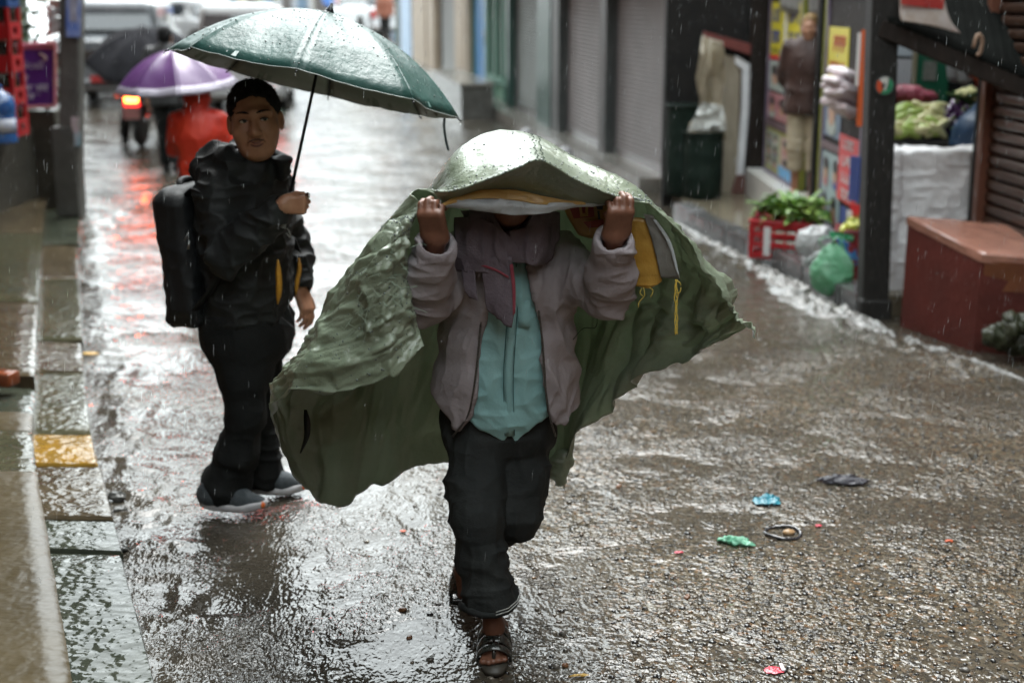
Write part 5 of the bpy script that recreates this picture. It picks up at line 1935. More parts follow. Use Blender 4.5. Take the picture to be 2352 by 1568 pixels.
    patch([(1372, 484, 3.975), (1377, 484, 3.975), (1379, 504, 3.975), (1374, 505, 3.975)], NV)
    patch([(1340, 510, 4.0), (1386, 504, 3.99), (1388, 520, 4.0), (1352, 524, 4.0)], RD)
    # loose threads
    YT = M('loose_thread_yellow', (.62, .45, .07), rough=.6)
    for k in range(3):
        pts = [A(1553 + 3 * math.sin(k * 2 + i * 1.3) + (1 - i / 11) * 2 * (k - 1), 642 + i * 11.5, 3.93) for i in range(12)]
        MB().tube(catmull(np.array(pts), 40), .0014, 5).out('thread', YT, T, True)
    loop = [A(1557 + 7 * math.cos(a), 660 + 14 * math.sin(a), 3.928) for a in np.linspace(0, 6, 14)]
    MB().tube(loop, .0013, 5).out('thread', YT, T, True)
    for (pts) in ([(1478, 660), (1480, 678), (1468, 694), (1466, 706)], [(1492, 660), (1500, 668), (1494, 682)], [(1474, 662), (1470, 672), (1476, 680)]):
        MB().tube(catmull(np.array([A(u, v, 3.97) for u, v in pts]), 14), .0011, 5).out('thread', YT, T, True)
    DK = M('loose_thread_dark', (.012, .02, .014), rough=.7)
    for pts in ([(1336, 690), (1356, 692), (1370, 720), (1368, 752), (1340, 754), (1316, 780)], [(1322, 688), (1330, 676), (1345, 668)]):
        MB().tube(catmull(np.array([A(u, v, 4.14) for u, v in pts]), 20), .0012, 5).out('thread', DK, T, True)
    FZ = M('frayed_fibre', (.20, .27, .20), (.28, .34, .27), rough=.6, scale=90)
    rg = random.Random(4)
    for k in range(70):
        si, ti = rg.choice(((.9, .42), (.9, .55), (1.3, .62), (.6, .68), (1.6, .72)))
        p, n = surf(min(16.9, si + rg.uniform(-.5, .5)), min(.98, ti + rg.uniform(-.09, .09)))
        if n[1] > 0:
            n = -n
        a = p + n * .004
        b = a + n * rg.uniform(.002, .012) + V3(rg.uniform(-.03, .03), 0, rg.uniform(-.03, .02))
        c = b + V3(rg.uniform(-.02, .02), rg.uniform(-.01, .004), rg.uniform(-.03, .01))
        MB().tube([a, b, c], (.0011, .0009, .0004), 3).out('frayed_fibre', FZ, T)
    # dark torn ribbon at the left hem
    pts = catmull(np.array([A(702, 940, 4.33), A(706, 975, 4.32), A(704, 1005, 4.32), A(690, 1040, 4.33)]), 14)
    w = .013 * np.array([.3, .5, .7, .8, .85, .8, .8, .75, .7, .6, .5, .4, .25, .1])
    sheet('torn_ribbon', np.array([[p + V3(-a, 0, 0), p + V3(a, -.004, 0)] for p, a in zip(pts, w)]), M('ribbon_black', (.006, .009, .007), rough=.5), T, .002)
    # knot at the right hem
    S = SDF(A(1278, 1092, 4.62) - .09, A(1278, 1092, 4.62) + .09, .005)
    S.ell(A(1284, 1068, 4.62), (.035, .025, .055), rotm(0, .3, 0), k=0)
    S.ell(A(1288, 1098, 4.62), (.018, .015, .03), rotm(0, .2, 0), k=.02)
    S.ell(A(1306, 1046, 4.62), (.012, .014, .04), rotm(0, -.25, 0), k=.01)
    S.out('knotted_corner', OUT, T, disp=folds(.008, (14, 14, 30), 233))
    return T


# ================================================================== umbrellas
def build_umbrella(name_label, centre, axis, rad, dome, rot, mats, shaft_down, curl_panel=.02, name='umbrella', ribs=8, trim=None, tips=True, drops=False, group=None, seed=0, wr=1.0):
    """centre = middle of the rim plane; axis = unit vector up the shaft"""
    axis = unit(axis)
    X = unit(np.cross((0, 1, 0), axis))
    Y = np.cross(axis, X)
    R = np.stack((X, Y, axis), 1)
    foot = centre - axis * shaft_down
    T = thing(name, name_label, 'umbrella', foot, group)

    def P(x, y, z):
        return centre + R @ np.array((x, y, z))
    cm, um, mm = mats                                  # canopy outside, underside, metal

    def prof(r):                                       # rib profile
        return dome * (1 - .18 * r - .82 * r ** 2.4)
    K = 14
    rg = np.random.default_rng(seed)
    for i in range(ribs):
        a0 = rot + 2 * PI * i / ribs
        a1 = rot + 2 * PI * (i + 1) / ribs
        G_ = []
        U_ = []
        for j in range(K + 1):
            r = max(j / K, .02)
            row = []
            for m in range(13):
                t = m / 12
                b = 4 * t * (1 - t)
                p0 = np.array((math.cos(a0), math.sin(a0))) * rad * r
                p1 = np.array((math.cos(a1), math.sin(a1))) * rad * r
                p = p0 * (1 - t) + p1 * t
                p = p * (1 - curl_panel * b * r * r)
                z = prof(r) - .045 * dome * b * math.sin(PI * min(1, r)) - .01 * b * r
                row.append(P(p[0], p[1], z))
            G_.append(row)
        G_ = np.array(G_)
        N = grid_normals(G_)
        if (N[K // 2, 6] @ axis) < 0:
            N = -N
        wv = wr * .006 * (ridge(G_ * np.array((7, 7, 22)) + i * 3.1, seed + 300) ** 2 - .3) + wr * .003 * (ridge(G_ * 30 + i, seed + 301) ** 2 - .3)
        tt = np.linspace(0, 1, 13)
        wv = wv * (4 * tt * (1 - tt))[None, :]
        G_ = G_ + N * wv[..., None]
        G_[:, :, :] += 0
        if drops:
            rd_ = np.random.default_rng(40 + i)
            ji, mi = rd_.integers(1, K + 1, 150), rd_.integers(0, 13, 150)
            jt = (G_[ji, mi] * .5 + G_[np.maximum(ji - 1, 0), np.minimum(mi + 1, 12)] * .5) if i % 2 else G_[ji, mi]
            bead_args = (jt + N[ji, mi] * .001, N[ji, mi])
        # thin panel with a different underside
        o = sheet('canopy_panel', G_, cm, T, .0014)
        sheet('lining_panel', G_ - N * .0022, um, o, .0008)
        if drops:
            beads('rain_beads', bead_args[0], bead_args[1], .0024, o, 50 + i)
        if trim is not None:
            rim = G_[-1]
            sheet('reflective_band', np.stack([G_[-1] * (1 - q_) + G_[-2] * q_ + N[-1] * .003 for q_ in (1.35, .9, .45, 0)], 0), trim, o, .0006)
        else:
            MB().tube([p for p in G_[-1]], .0018, 5).out('hem', mm[1], o, True)
        # rib with its stretcher and tip
        ca, sa = math.cos(a0), math.sin(a0)
        pts = [P(ca * rad * r, sa * rad * r, prof(r) - .008) for r in np.linspace(.02, 1, 10)]
        rb = MB().tube(pts, .0022, 5).out('rib', mm[0], T, True)
        MB().tube([P(0, 0, prof(0) - dome * .75), P(ca * rad * .52, sa * rad * .52, prof(.52) - .010)], .0018, 5).out('stretcher', mm[0], rb, True)
        if tips:
            MB().tube([P(ca * rad, sa * rad, prof(1) - .006), P(ca * rad * 1.018, sa * rad * 1.018, prof(1) - .012)], (.003, .0035), 6).out('rib_tip', mm[0], rb, True)
        if drops and i % 2 == 0:
            MB().ball(P(ca * rad * 1.018, sa * rad * 1.018, prof(1) - .02), (.003, .003, .0045), 8, 6).out('water_drop', M('water_drop', (.9, .95, .95), rough=.02, trans=1., ior=1.33), rb, True)
    MB().tube([foot, centre + axis * (dome + .035)], (.0065, .0055), 10).out('shaft', mm[0], T, True)
    MB().lathe([(.004, .02), (.012, .0), (.018, -.012), (.004, -.014)], P(0, 0, dome + .012), 12, R).out('top_cap', mm[0], T, True)
    MB().lathe([(.011, -.02), (.013, 0), (.011, .02)], P(0, 0, prof(0) - dome * .75), 12, R).out('runner', mm[0], T, True)
    return T, R, foot


def build_green_umbrella():
    cm = M('umbrella_green', (.014, .052, .045), (.024, .078, .066), rough=.40, scale=7, bump=.5, bscale=30, bdetail=6, coat=.10, crough=.12, spec=.4)
    um = M('umbrella_underside', (.20, .225, .205), (.25, .275, .25), rough=.5, scale=6)
    mm = (M('umbrella_metal', (.02, .022, .025), rough=.3, metal=.6), M('umbrella_hem', (.25, .28, .27), rough=.4))
    ax = V3(math.sin(math.radians(13)), math.sin(math.radians(8.5)), .96)
    ctr = A(722, 192, 5.30)
    T, R, foot = build_umbrella('large dark green wet umbrella held up by the man in black', ctr, ax, .545, .262, -PI / 2, (cm, um, mm), .50, drops=True, seed=5, wr=1.6)
    a = unit(ax)
    MB().tube([foot - a * .03, foot, foot + a * .04, foot + a * .09], (.013, .0145, .0145, .0115), 12).out('handle', M('handle_black', (.012, .012, .013), rough=.35), T, True)
    MB().tube(catmull(np.array([foot - a * .03, foot + V3(.012, -.01, -.05), foot + V3(.018, -.015, -.075), foot + V3(.004, -.01, -.06)]), 12), .0022, 5).out('wrist_loop', M('loop_grey', (.25, .25, .24), rough=.7), T, True)
    # untied strap hanging from the rim
    pts = [A(1021, 272, 5.22), A(1020, 292, 5.21), A(1024, 322, 5.21), A(1030, 346, 5.21)]
    c = catmull(np.array(pts), 12)
    sheet('tie_strap', np.array([[p + V3(-.0045, 0, 0), p + V3(.0045, .002, 0)] for p in c]), M('strap_dark', (.02, .03, .03), rough=.6), T, .0015)
    return T


# ================================================================== rucksack
def build_rucksack():
    BP = M('rucksack_black', (.006, .007, .0075), (.011, .012, .013), rough=.55, scale=10, bump=.3, bscale=180, spec=.3)
    base = A(420, 718, 5.5)
    T = thing('rucksack', 'large black rucksack worn on the back of the man in black', 'rucksack', base)
    R = rotm(0, math.radians(-4), math.radians(-26 + 90 + 0))
    R = rotm(0, 0, math.radians(-26)) @ rotm(0, math.radians(-5), 0)
    c = A(452, 580, 5.52)
    S = SDF(c - V3(.26, .30, .36), c + V3(.26, .30, .36), .0065)
    S.box(c, (.075, .155, .245), R, rd=.045, k=0)
    S.ell(c + R @ V3(-.01, 0, .21), (.075, .135, .06), R, k=.05)
    S.box(c + R @ V3(-.062, 0, -.06), (.030, .12, .15), R, rd=.04, k=.03)
    S.box(c + R @ V3(-.01, 0, -.23), (.08, .14, .05), R, rd=.035, k=.015)
    S.out('bag', BP, T, disp=folds(.010, (7, 7, 7), 91, .5))
    # carrying handle, straps, zips
    MB().tube(catmull(np.array([c + R @ V3(.0, -.05, .25), c + R @ V3(-.01, -.035, .285), c + R @ V3(-.01, .03, .285), c + R @ V3(.0, .05, .25)]), 12), .013, 8, flat=.6).out('handle', BP, T, True)
    MB().rbox(c + R @ V3(.02, -.06, .262), (.008, .014, .007), .003, R).out('tab', M('tab_red', (.35, .02, .03), rough=.6), T)
    ZM = M('zip_pull_metal', (.30, .30, .29), rough=.3, metal=.8)
    arc = [c + R @ V3(-.062 - .048 * abs(math.cos(a)) ** .5 * 0, -.125 * math.cos(a) * 1.0, -.02 + .16 * max(0, math.sin(a))) for a in np.linspace(-.2, PI + .2, 24)]
    MB().tube(arc, .004, 5).out('zip', M('zip_tape_black', (.02, .02, .022), rough=.4), T, True)
    for p0, p1 in (((432, 534), (424, 552)), ((434, 552), (433, 572))):
        MB().tube([A(*p0, 5.335), A((p0[0] + p1[0]) / 2, (p0[1] + p1[1]) / 2, 5.33), A(*p1, 5.33)], (.0028, .0035, .0048), 6, flat=.5).out('zip_pull', ZM, T, True)
    for sg in (-1, 1):
        pts = [c + R @ V3(.07, .09 * sg, .24), c + R @ V3(.14, .13 * sg, .26), c + R @ V3(.22, .15 * sg, .22), c + R @ V3(.27, .155 * sg, .10), c + R @ V3(.20, .15 * sg, -.08), c + R @ V3(.07, .13 * sg, -.2)]
        pts = catmull(np.array(pts), 24)
        MB().tube(pts, .022, 8, flat=.35).out('shoulder_strap', BP, T, True)
    return T
# ================================================================== right-hand side: pavement, poster shop, vegetable stall
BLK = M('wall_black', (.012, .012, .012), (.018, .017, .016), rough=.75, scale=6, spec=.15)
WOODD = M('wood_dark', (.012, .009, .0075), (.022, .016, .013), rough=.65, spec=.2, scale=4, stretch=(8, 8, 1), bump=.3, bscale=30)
PVZ = .15


def quad_on(name, pts, d, mat, parent):
    return MB().prism([np.asarray(p) for p in pts], d).out(name, mat, parent)


def build_right_pavement():
    base = [(1545, 505), (1640, 556), (1760, 612), (1860, 668), (1965, 728), (2060, 772), (2180, 815), (2420, 885)]
    e = [G(u, v) for u, v in base]
    e = e[:5]
    inner = [V3(6, e[-1][1] + .25, 0), V3(6, 16, 0), V3(F0[0] - .2, F0[1] + .1, 0)]
    outl = [p for p in e] + inner
    o = MB().prism([V3(p[0] + .14, p[1], -.1) for p in outl], (0, 0, .10 + PVZ - .012)).out('pavement', wet_stone('pavement_wet', (.115, .098, .068), (.165, .142, .102), rough=.09, bump=.25, bscale=5, c3=(.08, .07, .05)), None)
    tag(o, kind='structure')
    K1 = wet_stone('kerb_grey', (.055, .055, .055), (.095, .095, .095), rough=.14, bump=.5)
    K2 = wet_stone('kerb_pale', (.10, .10, .10), (.16, .16, .165), rough=.12, bump=.7)
    pts = catmull(np.array(e), 11)
    for i in range(10):
        a, b = pts[i], pts[i + 1]
        d = unit(b - a)
        n = V3(-d[1], d[0], 0)
        if n[0] < 0:
            n = -n
        a, b = a + d * .006, b - d * .006
        top = PVZ + .012 * random.uniform(-.3, 1)
        slab('kerb_stone', [a + V3(0, 0, top), b + V3(0, 0, top), b + n * .17 + V3(0, 0, top), a + n * .17 + V3(0, 0, top)] if np.cross(b - a, n)[2] > 0 else
             [b + V3(0, 0, top), a + V3(0, 0, top), a + n * .17 + V3(0, 0, top), b + n * .17 + V3(0, 0, top)], .25, K1 if i % 4 else K2, o, 9, .006, 40 + i)
    return o


def build_entry():
    """dark recess between the shutters and the poster shop"""
    y = 14.1
    z0 = PVZ

    def W(u, v, yy=y):
        return A(u, v, yy)
    T = thing('entry_wall', 'black recessed entry wall with red lintel and white painted jamb', 'entrance', V3(2, y, z0))
    xl, xr = A(1527, 430, y)[0], A(1765, 430, y)[0]
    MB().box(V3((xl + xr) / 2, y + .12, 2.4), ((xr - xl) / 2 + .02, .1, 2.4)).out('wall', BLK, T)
    quad_on('door_leaf', [W(1648, 120), W(1700, 135), W(1690, 442), W(1640, 442)], (0, -.05, 0), M('plaster_beige', (.21, .18, .13), (.30, .26, .20), rough=.6, scale=5, stretch=(6, 6, 1)), T)
    quad_on('lintel', [W(1618, 72, y - .12), W(1748, 108, y - .12), W(1742, 132, y - .12), W(1616, 92, y - .12)], (0, .1, 0), M('lintel_red', (.12, .025, .022), (.17, .04, .035), rough=.5, scale=9), T)
    j = [W(1690, 128, y - .08), W(1726, 150, y - .08), W(1716, 300, y - .08), W(1708, 400, y - .08), W(1698, 442, y - .08), W(1688, 440, y - .08), W(1694, 380, y - .08), W(1704, 250, y - .08), W(1706, 160, y - .08), W(1688, 145, y - .08)]
    quad_on('jamb', j, (0, .06, 0), M('paint_white', (.62, .63, .66), (.72, .73, .75), rough=.45, scale=9, bump=.4, bscale=14), T)
    quad_on('jamb_foot', [W(1692, 402, y - .1), W(1722, 402, y - .1), W(1728, 444, y - .1), W(1680, 444, y - .1)], (0, .08, 0), M('paint_maroon', (.10, .045, .035), (.14, .06, .05), rough=.5, scale=9), T)
    quad_on('door_post', [W(1728, 0, y - .15), W(1780, 0, y - .15), W(1755, 440, y - .15), W(1718, 440, y - .15)], (0, .1, 0), WOODD, T)

    # plastic sheeting hung from the lintel
    PL = cloth_mat('plastic_beige', (.36, .31, .22), (.46, .41, .32), (.50, .47, .40), transl=.25, dirt=6, rough=.3)
    T2 = thing('plastic_sheeting', 'crumpled beige plastic sheeting hung from the red lintel', 'sheeting', W(1620, 300, y - .4))
    ctrl = [[(1612, 82), (1636, 90), (1660, 96)], [(1606, 130), (1636, 134), (1662, 136)], [(1596, 180), (1634, 184), (1664, 186)], [(1606, 230), (1634, 232), (1656, 234)],
            [(1604, 262), (1632, 258), (1662, 262)], [(1586, 290), (1628, 286), (1668, 292)], [(1574, 312), (1626, 316), (1664, 322)]]
    P = catmull(catmull(np.array([[A(u, v, y - .42 - .06 * math.sin(i * 1.2 + k)) for k, (u, v) in enumerate(r)] for i, r in enumerate(ctrl)]), 50, 0), 40, 1)
    N = grid_normals(P)
    P += N * (.05 * (ridge(P * np.array((14, 8, 3.0)), 601) ** 2 - .3) + .02 * (ridge(P * np.array((20, 10, 14)), 602) - .5))[..., None]
    sheet('sheeting', P, PL, T2, .004)
    ctrl = [[(1612, 236), (1640, 240), (1660, 244)], [(1596, 268), (1638, 268), (1664, 272)], [(1580, 300), (1636, 300), (1668, 300)]]
    P = catmull(catmull(np.array([[A(u, v, y - .52) for u, v in r] for r in ctrl]), 24, 0), 30, 1)
    P += grid_normals(P) * (.06 * (ridge(P * np.array((12, 8, 10)), 603) ** 2 - .3))[..., None]
    sheet('clear_bag', P, M('plastic_clear', (.5, .52, .5), (.62, .64, .62), rough=.15, scale=9, alpha=.85), T2, .003)

    # two dark green drums
    DG = M('drum_green', (.006, .013, .010), (.012, .022, .017), rough=.6, scale=7, spec=.15)
    for (u, v, r, h, lab) in ((1566, 446, .17, .86, 'dark green plastic drum beside the red post'), (1612, 452, .19, .62, 'black green drum under the beige plastic sheeting')):
        c = G(u, v, PVZ)
        T3 = thing('drum', lab, 'drum', c, 'drums in the entry')
        MB().lathe([(r * .9, 0), (r * .97, .02), (r, h * .3), (r * 1.02, h * .34), (r, h * .38), (r, h * .64), (r * 1.02, h * .68), (r, h * .72), (r * .98, h * .97), (r * 1.03, h), (r * .9, h), (r * .88, h - .06)], c, 24).out('drum_wall', DG, T3, 'auto')
        MB().tube([c + V3(r * 1.02 * math.cos(a), r * 1.02 * math.sin(a), h) for a in np.linspace(0, 2 * PI, 25)], .012, 6).out('rim', DG, T3, True)
    c = G(1534, 428, .1)
    T4 = thing('red_post', 'short red painted post at the corner of the shutters', 'post', c)
    MB().lathe([(.045, -.05), (.05, .0), (.045, .04), (.04, .40), (.052, .42), (.05, .47), (.0, .49)], c, 12).out('post', M('paint_red', (.42, .02, .025), (.5, .04, .04), rough=.35, scale=8), T4, 'auto')
    MB().tube([c + V3(.03, -.04, .38), c + V3(.14, -.03, .34)], .018, 8).out('arm', M('paint_whitemetal', (.6, .6, .62), rough=.3), T4, True)


# ------------------------------------------------------------------ poster shop
SX = 2.47                                            # plane of the poster shop front


def SP(y, z, o=0.):
    return V3(SX - o, y, z)


def sy(u, z=1.0):
    """y on the shop plane at survey column u, height z"""
    w = SX * FPX / (u - 1176)
    return (w - (CAM_H - z) * _s) / _c


def rect(name, y0, y1, z0, z1, o, mat, parent, th=.006):
    return MB().box(V3(SX - o, (y0 + y1) / 2, (z0 + z1) / 2), (th, abs(y1 - y0) / 2, abs(z1 - z0) / 2)).out(name, mat, parent)


def text_mesh(name, body, size, origin, xdir, zdir, mat, parent, ext=.0015, align='CENTER'):
    cu = bpy.data.curves.new(name, 'FONT')
    cu.body = body
    cu.size = size
    cu.extrude = ext
    cu.align_x = align
    cu.align_y = 'CENTER'
    cu.resolution_u = 2
    ob = bpy.data.objects.new(name, cu)
    me = bpy.data.meshes.new_from_object(ob)
    bpy.data.objects.remove(ob)
    me.name = name
    V = np.zeros(len(me.vertices) * 3)
    me.vertices.foreach_get('co', V)
    V = V.reshape(-1, 3)
    x, z = unit(xdir), unit(zdir)
    n = np.cross(x, z)
    W = np.asarray(origin) + V[:, :1] * x + V[:, 1:2] * z + V[:, 2:3] * n
    W = W - ORG[parent]
    me.vertices.foreach_set('co', W.astype(np.float32).ravel())
    me.update()
    return link(name, me, mat, parent)


def scrawl(par, yc, z, w, h, mat, o, seed, n=5):
    """a row of print too blurred to read: letter-sized strokes"""
    rg = random.Random(seed)
    for i in range(n):
        cy = yc + w * (.5 - (i + .5) / n)
        a = w / n * .36
        k = rg.randrange(4)
        for (dy, dz, sy_, sz) in (((-.8, 0, .28, 1), (.8, 0, .28, 1), (0, .8, .8, .22)), ((-.8, 0, .28, 1), (0, -.8, .9, .22)), ((0, 0, .3, 1), (0, .8, 1, .22), (.3, -.8, .7, .22)), ((-.8, 0, .28, 1), (.1, .8, .8, .2), (.1, 0, .7, .2), (.7, .4, .25, .5)))[k]:
            MB().box(V3(SX - o, cy - dy * a, z + dz * h / 2), (.0015, sy_ * a * .9, sz * h / 2)).out('lettering', mat, par)


def build_poster_shop():
    T = thing('poster_shop', 'shop front covered with yellow and hairstyle posters behind the vegetables', 'shop', V3(SX, 12, PVZ))
    yL, yD, yE, yR = sy(1768), sy(1842), sy(1898), sy(1990)
    FR = M('frame_lilac', (.15, .12, .18), (.2, .16, .23), rough=.4, scale=8)
    GN = M('frame_olive', (.20, .22, .03), (.28, .30, .05), rough=.5, scale=8)
    # step, back and return walls, floor
    MB().box(V3(SX + .02, (yL + yE) / 2 + .05, PVZ + .115), (.20, (yL - yE) / 2 + .1, .135)).out('step', M('step_white', (.50, .49, .46), (.60, .59, .56), rough=.35, scale=6), T)
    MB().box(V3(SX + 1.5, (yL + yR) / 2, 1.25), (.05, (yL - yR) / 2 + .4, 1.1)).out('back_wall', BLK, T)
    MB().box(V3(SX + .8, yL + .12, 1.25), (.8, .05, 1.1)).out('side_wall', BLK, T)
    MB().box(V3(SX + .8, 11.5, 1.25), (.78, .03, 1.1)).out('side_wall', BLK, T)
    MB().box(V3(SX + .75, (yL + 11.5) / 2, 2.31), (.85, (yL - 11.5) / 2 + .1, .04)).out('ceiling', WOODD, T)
    # panels with posters
    IV = M('paper_ivory', (.55, .53, .46), rough=.5)
    YP = M('paper_yellow', (.60, .52, .03), (.66, .58, .05), rough=.4, scale=9)
    BP_ = M('print_blue', (.07, .09, .28), rough=.5)
    GP = M('paper_greygreen', (.30, .36, .33), (.42, .46, .43), rough=.4, scale=10)
    PK = M('paper_pink', (.36, .10, .13), (.45, .24, .24), rough=.4, scale=9)
    SKN = M('print_skin', (.50, .30, .20), (.42, .24, .16), rough=.5, scale=15)
    HR = M('print_hair', (.018, .014, .014), rough=.5)
    RDP = M('print_redbright', (.62, .03, .035), rough=.4)
    BLP = M('print_skyblue', (.14, .36, .60), rough=.5)
    WH = M('paper_white', (.66, .66, .66), rough=.45)

    def panel(y0, y1, z0, z1):
        p = rect('panel', y0, y1, z0, z1, 0, WOODD, T, .02)
        for a, b, c, d in ((y0, y0 - .04, z0, z1), (y1 + .04, y1, z0, z1)):
            rect('frame', a, b, c, d, .03, FR, p, .012)
        rect('frame', y0 - .04, y1 + .04, z0, z0 + .04, .03, FR, p, .012)
        rect('frame', y0 - .04, y1 + .04, z1 - .04, z1, .03, FR, p, .012)
        return p

    def heads(par, y0, y1, z0, z1, ny, nz, bg, o=.036):
        b = rect('poster', y0, y1, z0, z1, o - .008, bg, par, .003)
        for i in range(ny):
            for j in range(nz):
                cy = y0 + (y1 - y0) * (i + .5) / ny
                cz = z0 + (z1 - z0) * (j + .5) / nz
                w, h = abs(y1 - y0) / ny * .3, (z1 - z0) / nz * .3
                R = rotm(0, PI / 2, 0)
                mb = MB()
                ring = lambda rx, rz, dz: [V3(SX - o, cy + rx * math.cos(a), cz + dz + rz * math.sin(a)) for a in np.linspace(0, 2 * PI, 13)[:-1]]
                MB().prism(ring(w, h * .55, h * -1.0), (-.002, 0, 0)).out('print_shirt', (GP, PK, BP_, WH)[(i + j) % 4], b)
                MB().prism([q + V3(-.002, 0, 0) for q in ring(w * .72, h, 0)], (-.002, 0, 0)).out('print_face', SKN, b)
                MB().prism([q + V3(-.004, 0, 0) for q in ring(w * .8, h * .6, h * .62)], (-.002, 0, 0)).out('print_hair', HR, b)
        return b
    p1 = panel(yL, yD, .40, 2.06)
    m = yL + (yD - yL) * .97
    q = rect('poster', yL - .07, yD + .07, 1.50, 1.98, .026, YP, p1, .003)
    mid = (yL + yD) / 2
    for z, sd in ((1.86, 1), (1.67, 2)):
        scrawl(q, yL - .34, z, .42, .11, BP_, .034, sd, 3)
        scrawl(q, yD + .36, z, .46, .11, BP_, .034, sd + 5, 3)
    rect('poster_figure', mid + .02, mid - .10, 1.56, 1.96, .034, WH, q, .002)
    rect('poster_strip', yL - .07, yD + .07, 1.46, 1.50, .028, RDP, p1, .003)
    scrawl(q, mid, 1.54, 1.2, .04, M('print_olive', (.12, .14, .03), rough=.5), .034, 9, 12)
    heads(p1, yL - .08, mid, 1.18, 1.45, 1, 1, GP)
    heads(p1, mid - .03, yD + .06, 1.16, 1.45, 1, 1, M('paper_teal', (.10, .16, .18), rough=.4))
    heads(p1, yL - .08, yD + .5, .92, 1.16, 2, 1, PK)
    rect('frame_bar', yL - .04, yD + .04, .84, .90, .032, M('frame_mauve', (.12, .075, .085), rough=.5), p1, .01)
    bb = rect('poster', yL - .06, yD + .06, .44, .84, .026, M('paper_olive', (.33, .34, .06), (.40, .42, .12), rough=.45, scale=9), p1, .003)
    heads(bb, yL - .12, mid + .05, .48, .80, 2, 3, M('paper_mint', (.40, .44, .36), rough=.45))
    heads(bb, mid - .02, yD + .10, .47, .80, 1, 2, M('paper_flesh', (.52, .38, .34), rough=.45))
    rect('poster', mid - .05, yD + .08, .45, .54, .046, BLP, bb, .002)
    # doorway: lit white interior and olive posts
    for y in (yD - .02, yE + .06):
        rect('door_post', y + .04, y - .04, .26, 2.08, .0, GN, T, .04)
    MB().box(V3(SX + 1.2, (yD + yE) / 2 + .9, 1.5), (.03, .35, .5)).out('inner_panel', M('panel_white', (.62, .62, .68), rough=.5), T)
    MB().box(V3(SX + .35, yD + .06, 1.1), (.3, .02, .8)).out('inner_panel', M('panel_white', (.62, .62, .68), rough=.5), T)
    tube = MB().box(V3(SX + .55, yD - .05, 1.93), (.28, .02, .04)).out('tube_lamp', M('lamp_tube', (.8, .82, .9), emit=(.85, .88, 1.0), estr=2.0), T)
    # second panel
    p2 = panel(yE, yR, .26, 2.06)
    q = rect('poster', yE - .06, yE - .72, 1.42, 1.80, .026, YP, p2, .003)
    scrawl(q, yE - .45, 1.68, .42, .12, M('print_redorange', (.5, .07, .03), rough=.5), .034, 11, 3)
    scrawl(q, yE - .40, 1.51, .48, .07, M('print_redorange', (.5, .07, .03), rough=.5), .034, 12, 5)
    heads(p2, yE - .06, yE - .60, .98, 1.40, 1, 1, M('paper_bluegrey', (.16, .22, .30), rough=.45))
    rect('frame_bar', yE - .04, yR + .04, .88, .93, .032, M('frame_mauve', (.12, .075, .085), rough=.5), p2, .01)
    heads(p2, yE - .06, yE - .70, .32, .86, 2, 2, M('paper_cyan', (.32, .42, .44), rough=.45))
    rect('poster', yE - .74, yR + .06, .32, .52, .026, M('paper_navy', (.05, .08, .26), rough=.45), p2, .003)
    q = rect('poster', yE - .66, yR + .05, .56, 1.04, .04, RDP, p2, .003)
    for k, w in enumerate((4, 3, 3, 2)):
        scrawl(q, (yE - .66 + yR + .05) / 2, .98 - .12 * k, .34, .07, WH, .048, 20 + k, w)
    # hanging strips of the end post
    for k, (u, z0, z1, mt) in enumerate(((1990, 1.15, 1.80, M('strip_orange', (.55, .10, .02), rough=.4)), (1984, 1.42, 1.78, WH), (1992, .28, .62, RDP), (1988, .64, .95, M('paper_navy', (.05, .08, .26), rough=.45)))):
        y = sy(u) - .02 * k
        b = MB().box(V3(SX - .06 - .012 * k, y - .08, (z0 + z1) / 2), (.006, .055, (z1 - z0) / 2), rotm(0, 0, .4)).out('hanging_strip', mt, T)
        if mt is RDP:
            for q_ in range(3):
                MB().box(V3(SX - .105 - .012 * k, y - .085, z0 + .07 + .1 * q_), (.004, .03, .028), rotm(0, 0, .4)).out('lettering', WH, b)
    # the lettering above: sheet valance of clear plastic
    A0 = thing('plastic_valance', 'pale corrugated plastic valance above the poster shop door', 'awning', V3(2.3, 12, 2.0))
    pts = [(1788, 22), (1830, 34), (1880, 36), (1930, 40), (1975, 44), (2012, 48)]
    rows = []
    for t in np.linspace(0, 1, 5):
        rows.append([A(u + 4 * t, v - 70 * (1 - t), 13.0 - .55 * i - .02 * t) for i, (u, v) in enumerate(pts)])
    P = catmull(np.array(rows), 90, 1)
    P[..., 0] += .025 * np.sin(np.linspace(0, 90, 90))[None, :]
    P[-1, :, 2] += .03 * (fbm(P[-1] * 5, 2, 8) - .5)
    sheet('valance', P, cloth_mat('valance_plastic', (.36, .37, .36), (.46, .47, .46), (.3, .3, .28), transl=.4, dirt=5, rough=.3), A0, .004)

    # bundle of folded pale plastic hanging by the door
    B = thing('plastic_bundle', 'bundle of pinkish white folded plastic bags hanging before the yellow poster', 'bundle', A(1950, 240, 10.6))
    PKW = M('plastic_pinkwhite', (.60, .48, .50), (.70, .64, .66), rough=.25, scale=12, bump=.5, bscale=30)
    for k in range(9):
        c = A(1950 + 12 * math.sin(k * 1.9), 172 + 11.5 * k, 10.35 + .05 * math.cos(k * 2.1))
        S = SDF(c - .22, c + .22, .012)
        S.box(c, (.185 - .010 * abs(k - 4), .09, .026), rotm(.1 * math.sin(k), .30 + .12 * math.sin(k * 1.7), .5), rd=.02, k=0)
        S.out('folded_bag', PKW, B, disp=lambda V, N: .014 * (ridge(V * np.array((12, 12, 30)), 610 + k) - .5))
    MB().tube([A(1950, 60, 10.6), A(1948, 175, 10.6)], .006, 5).out('string', M('string_white', (.5, .5, .5), rough=.8), B)


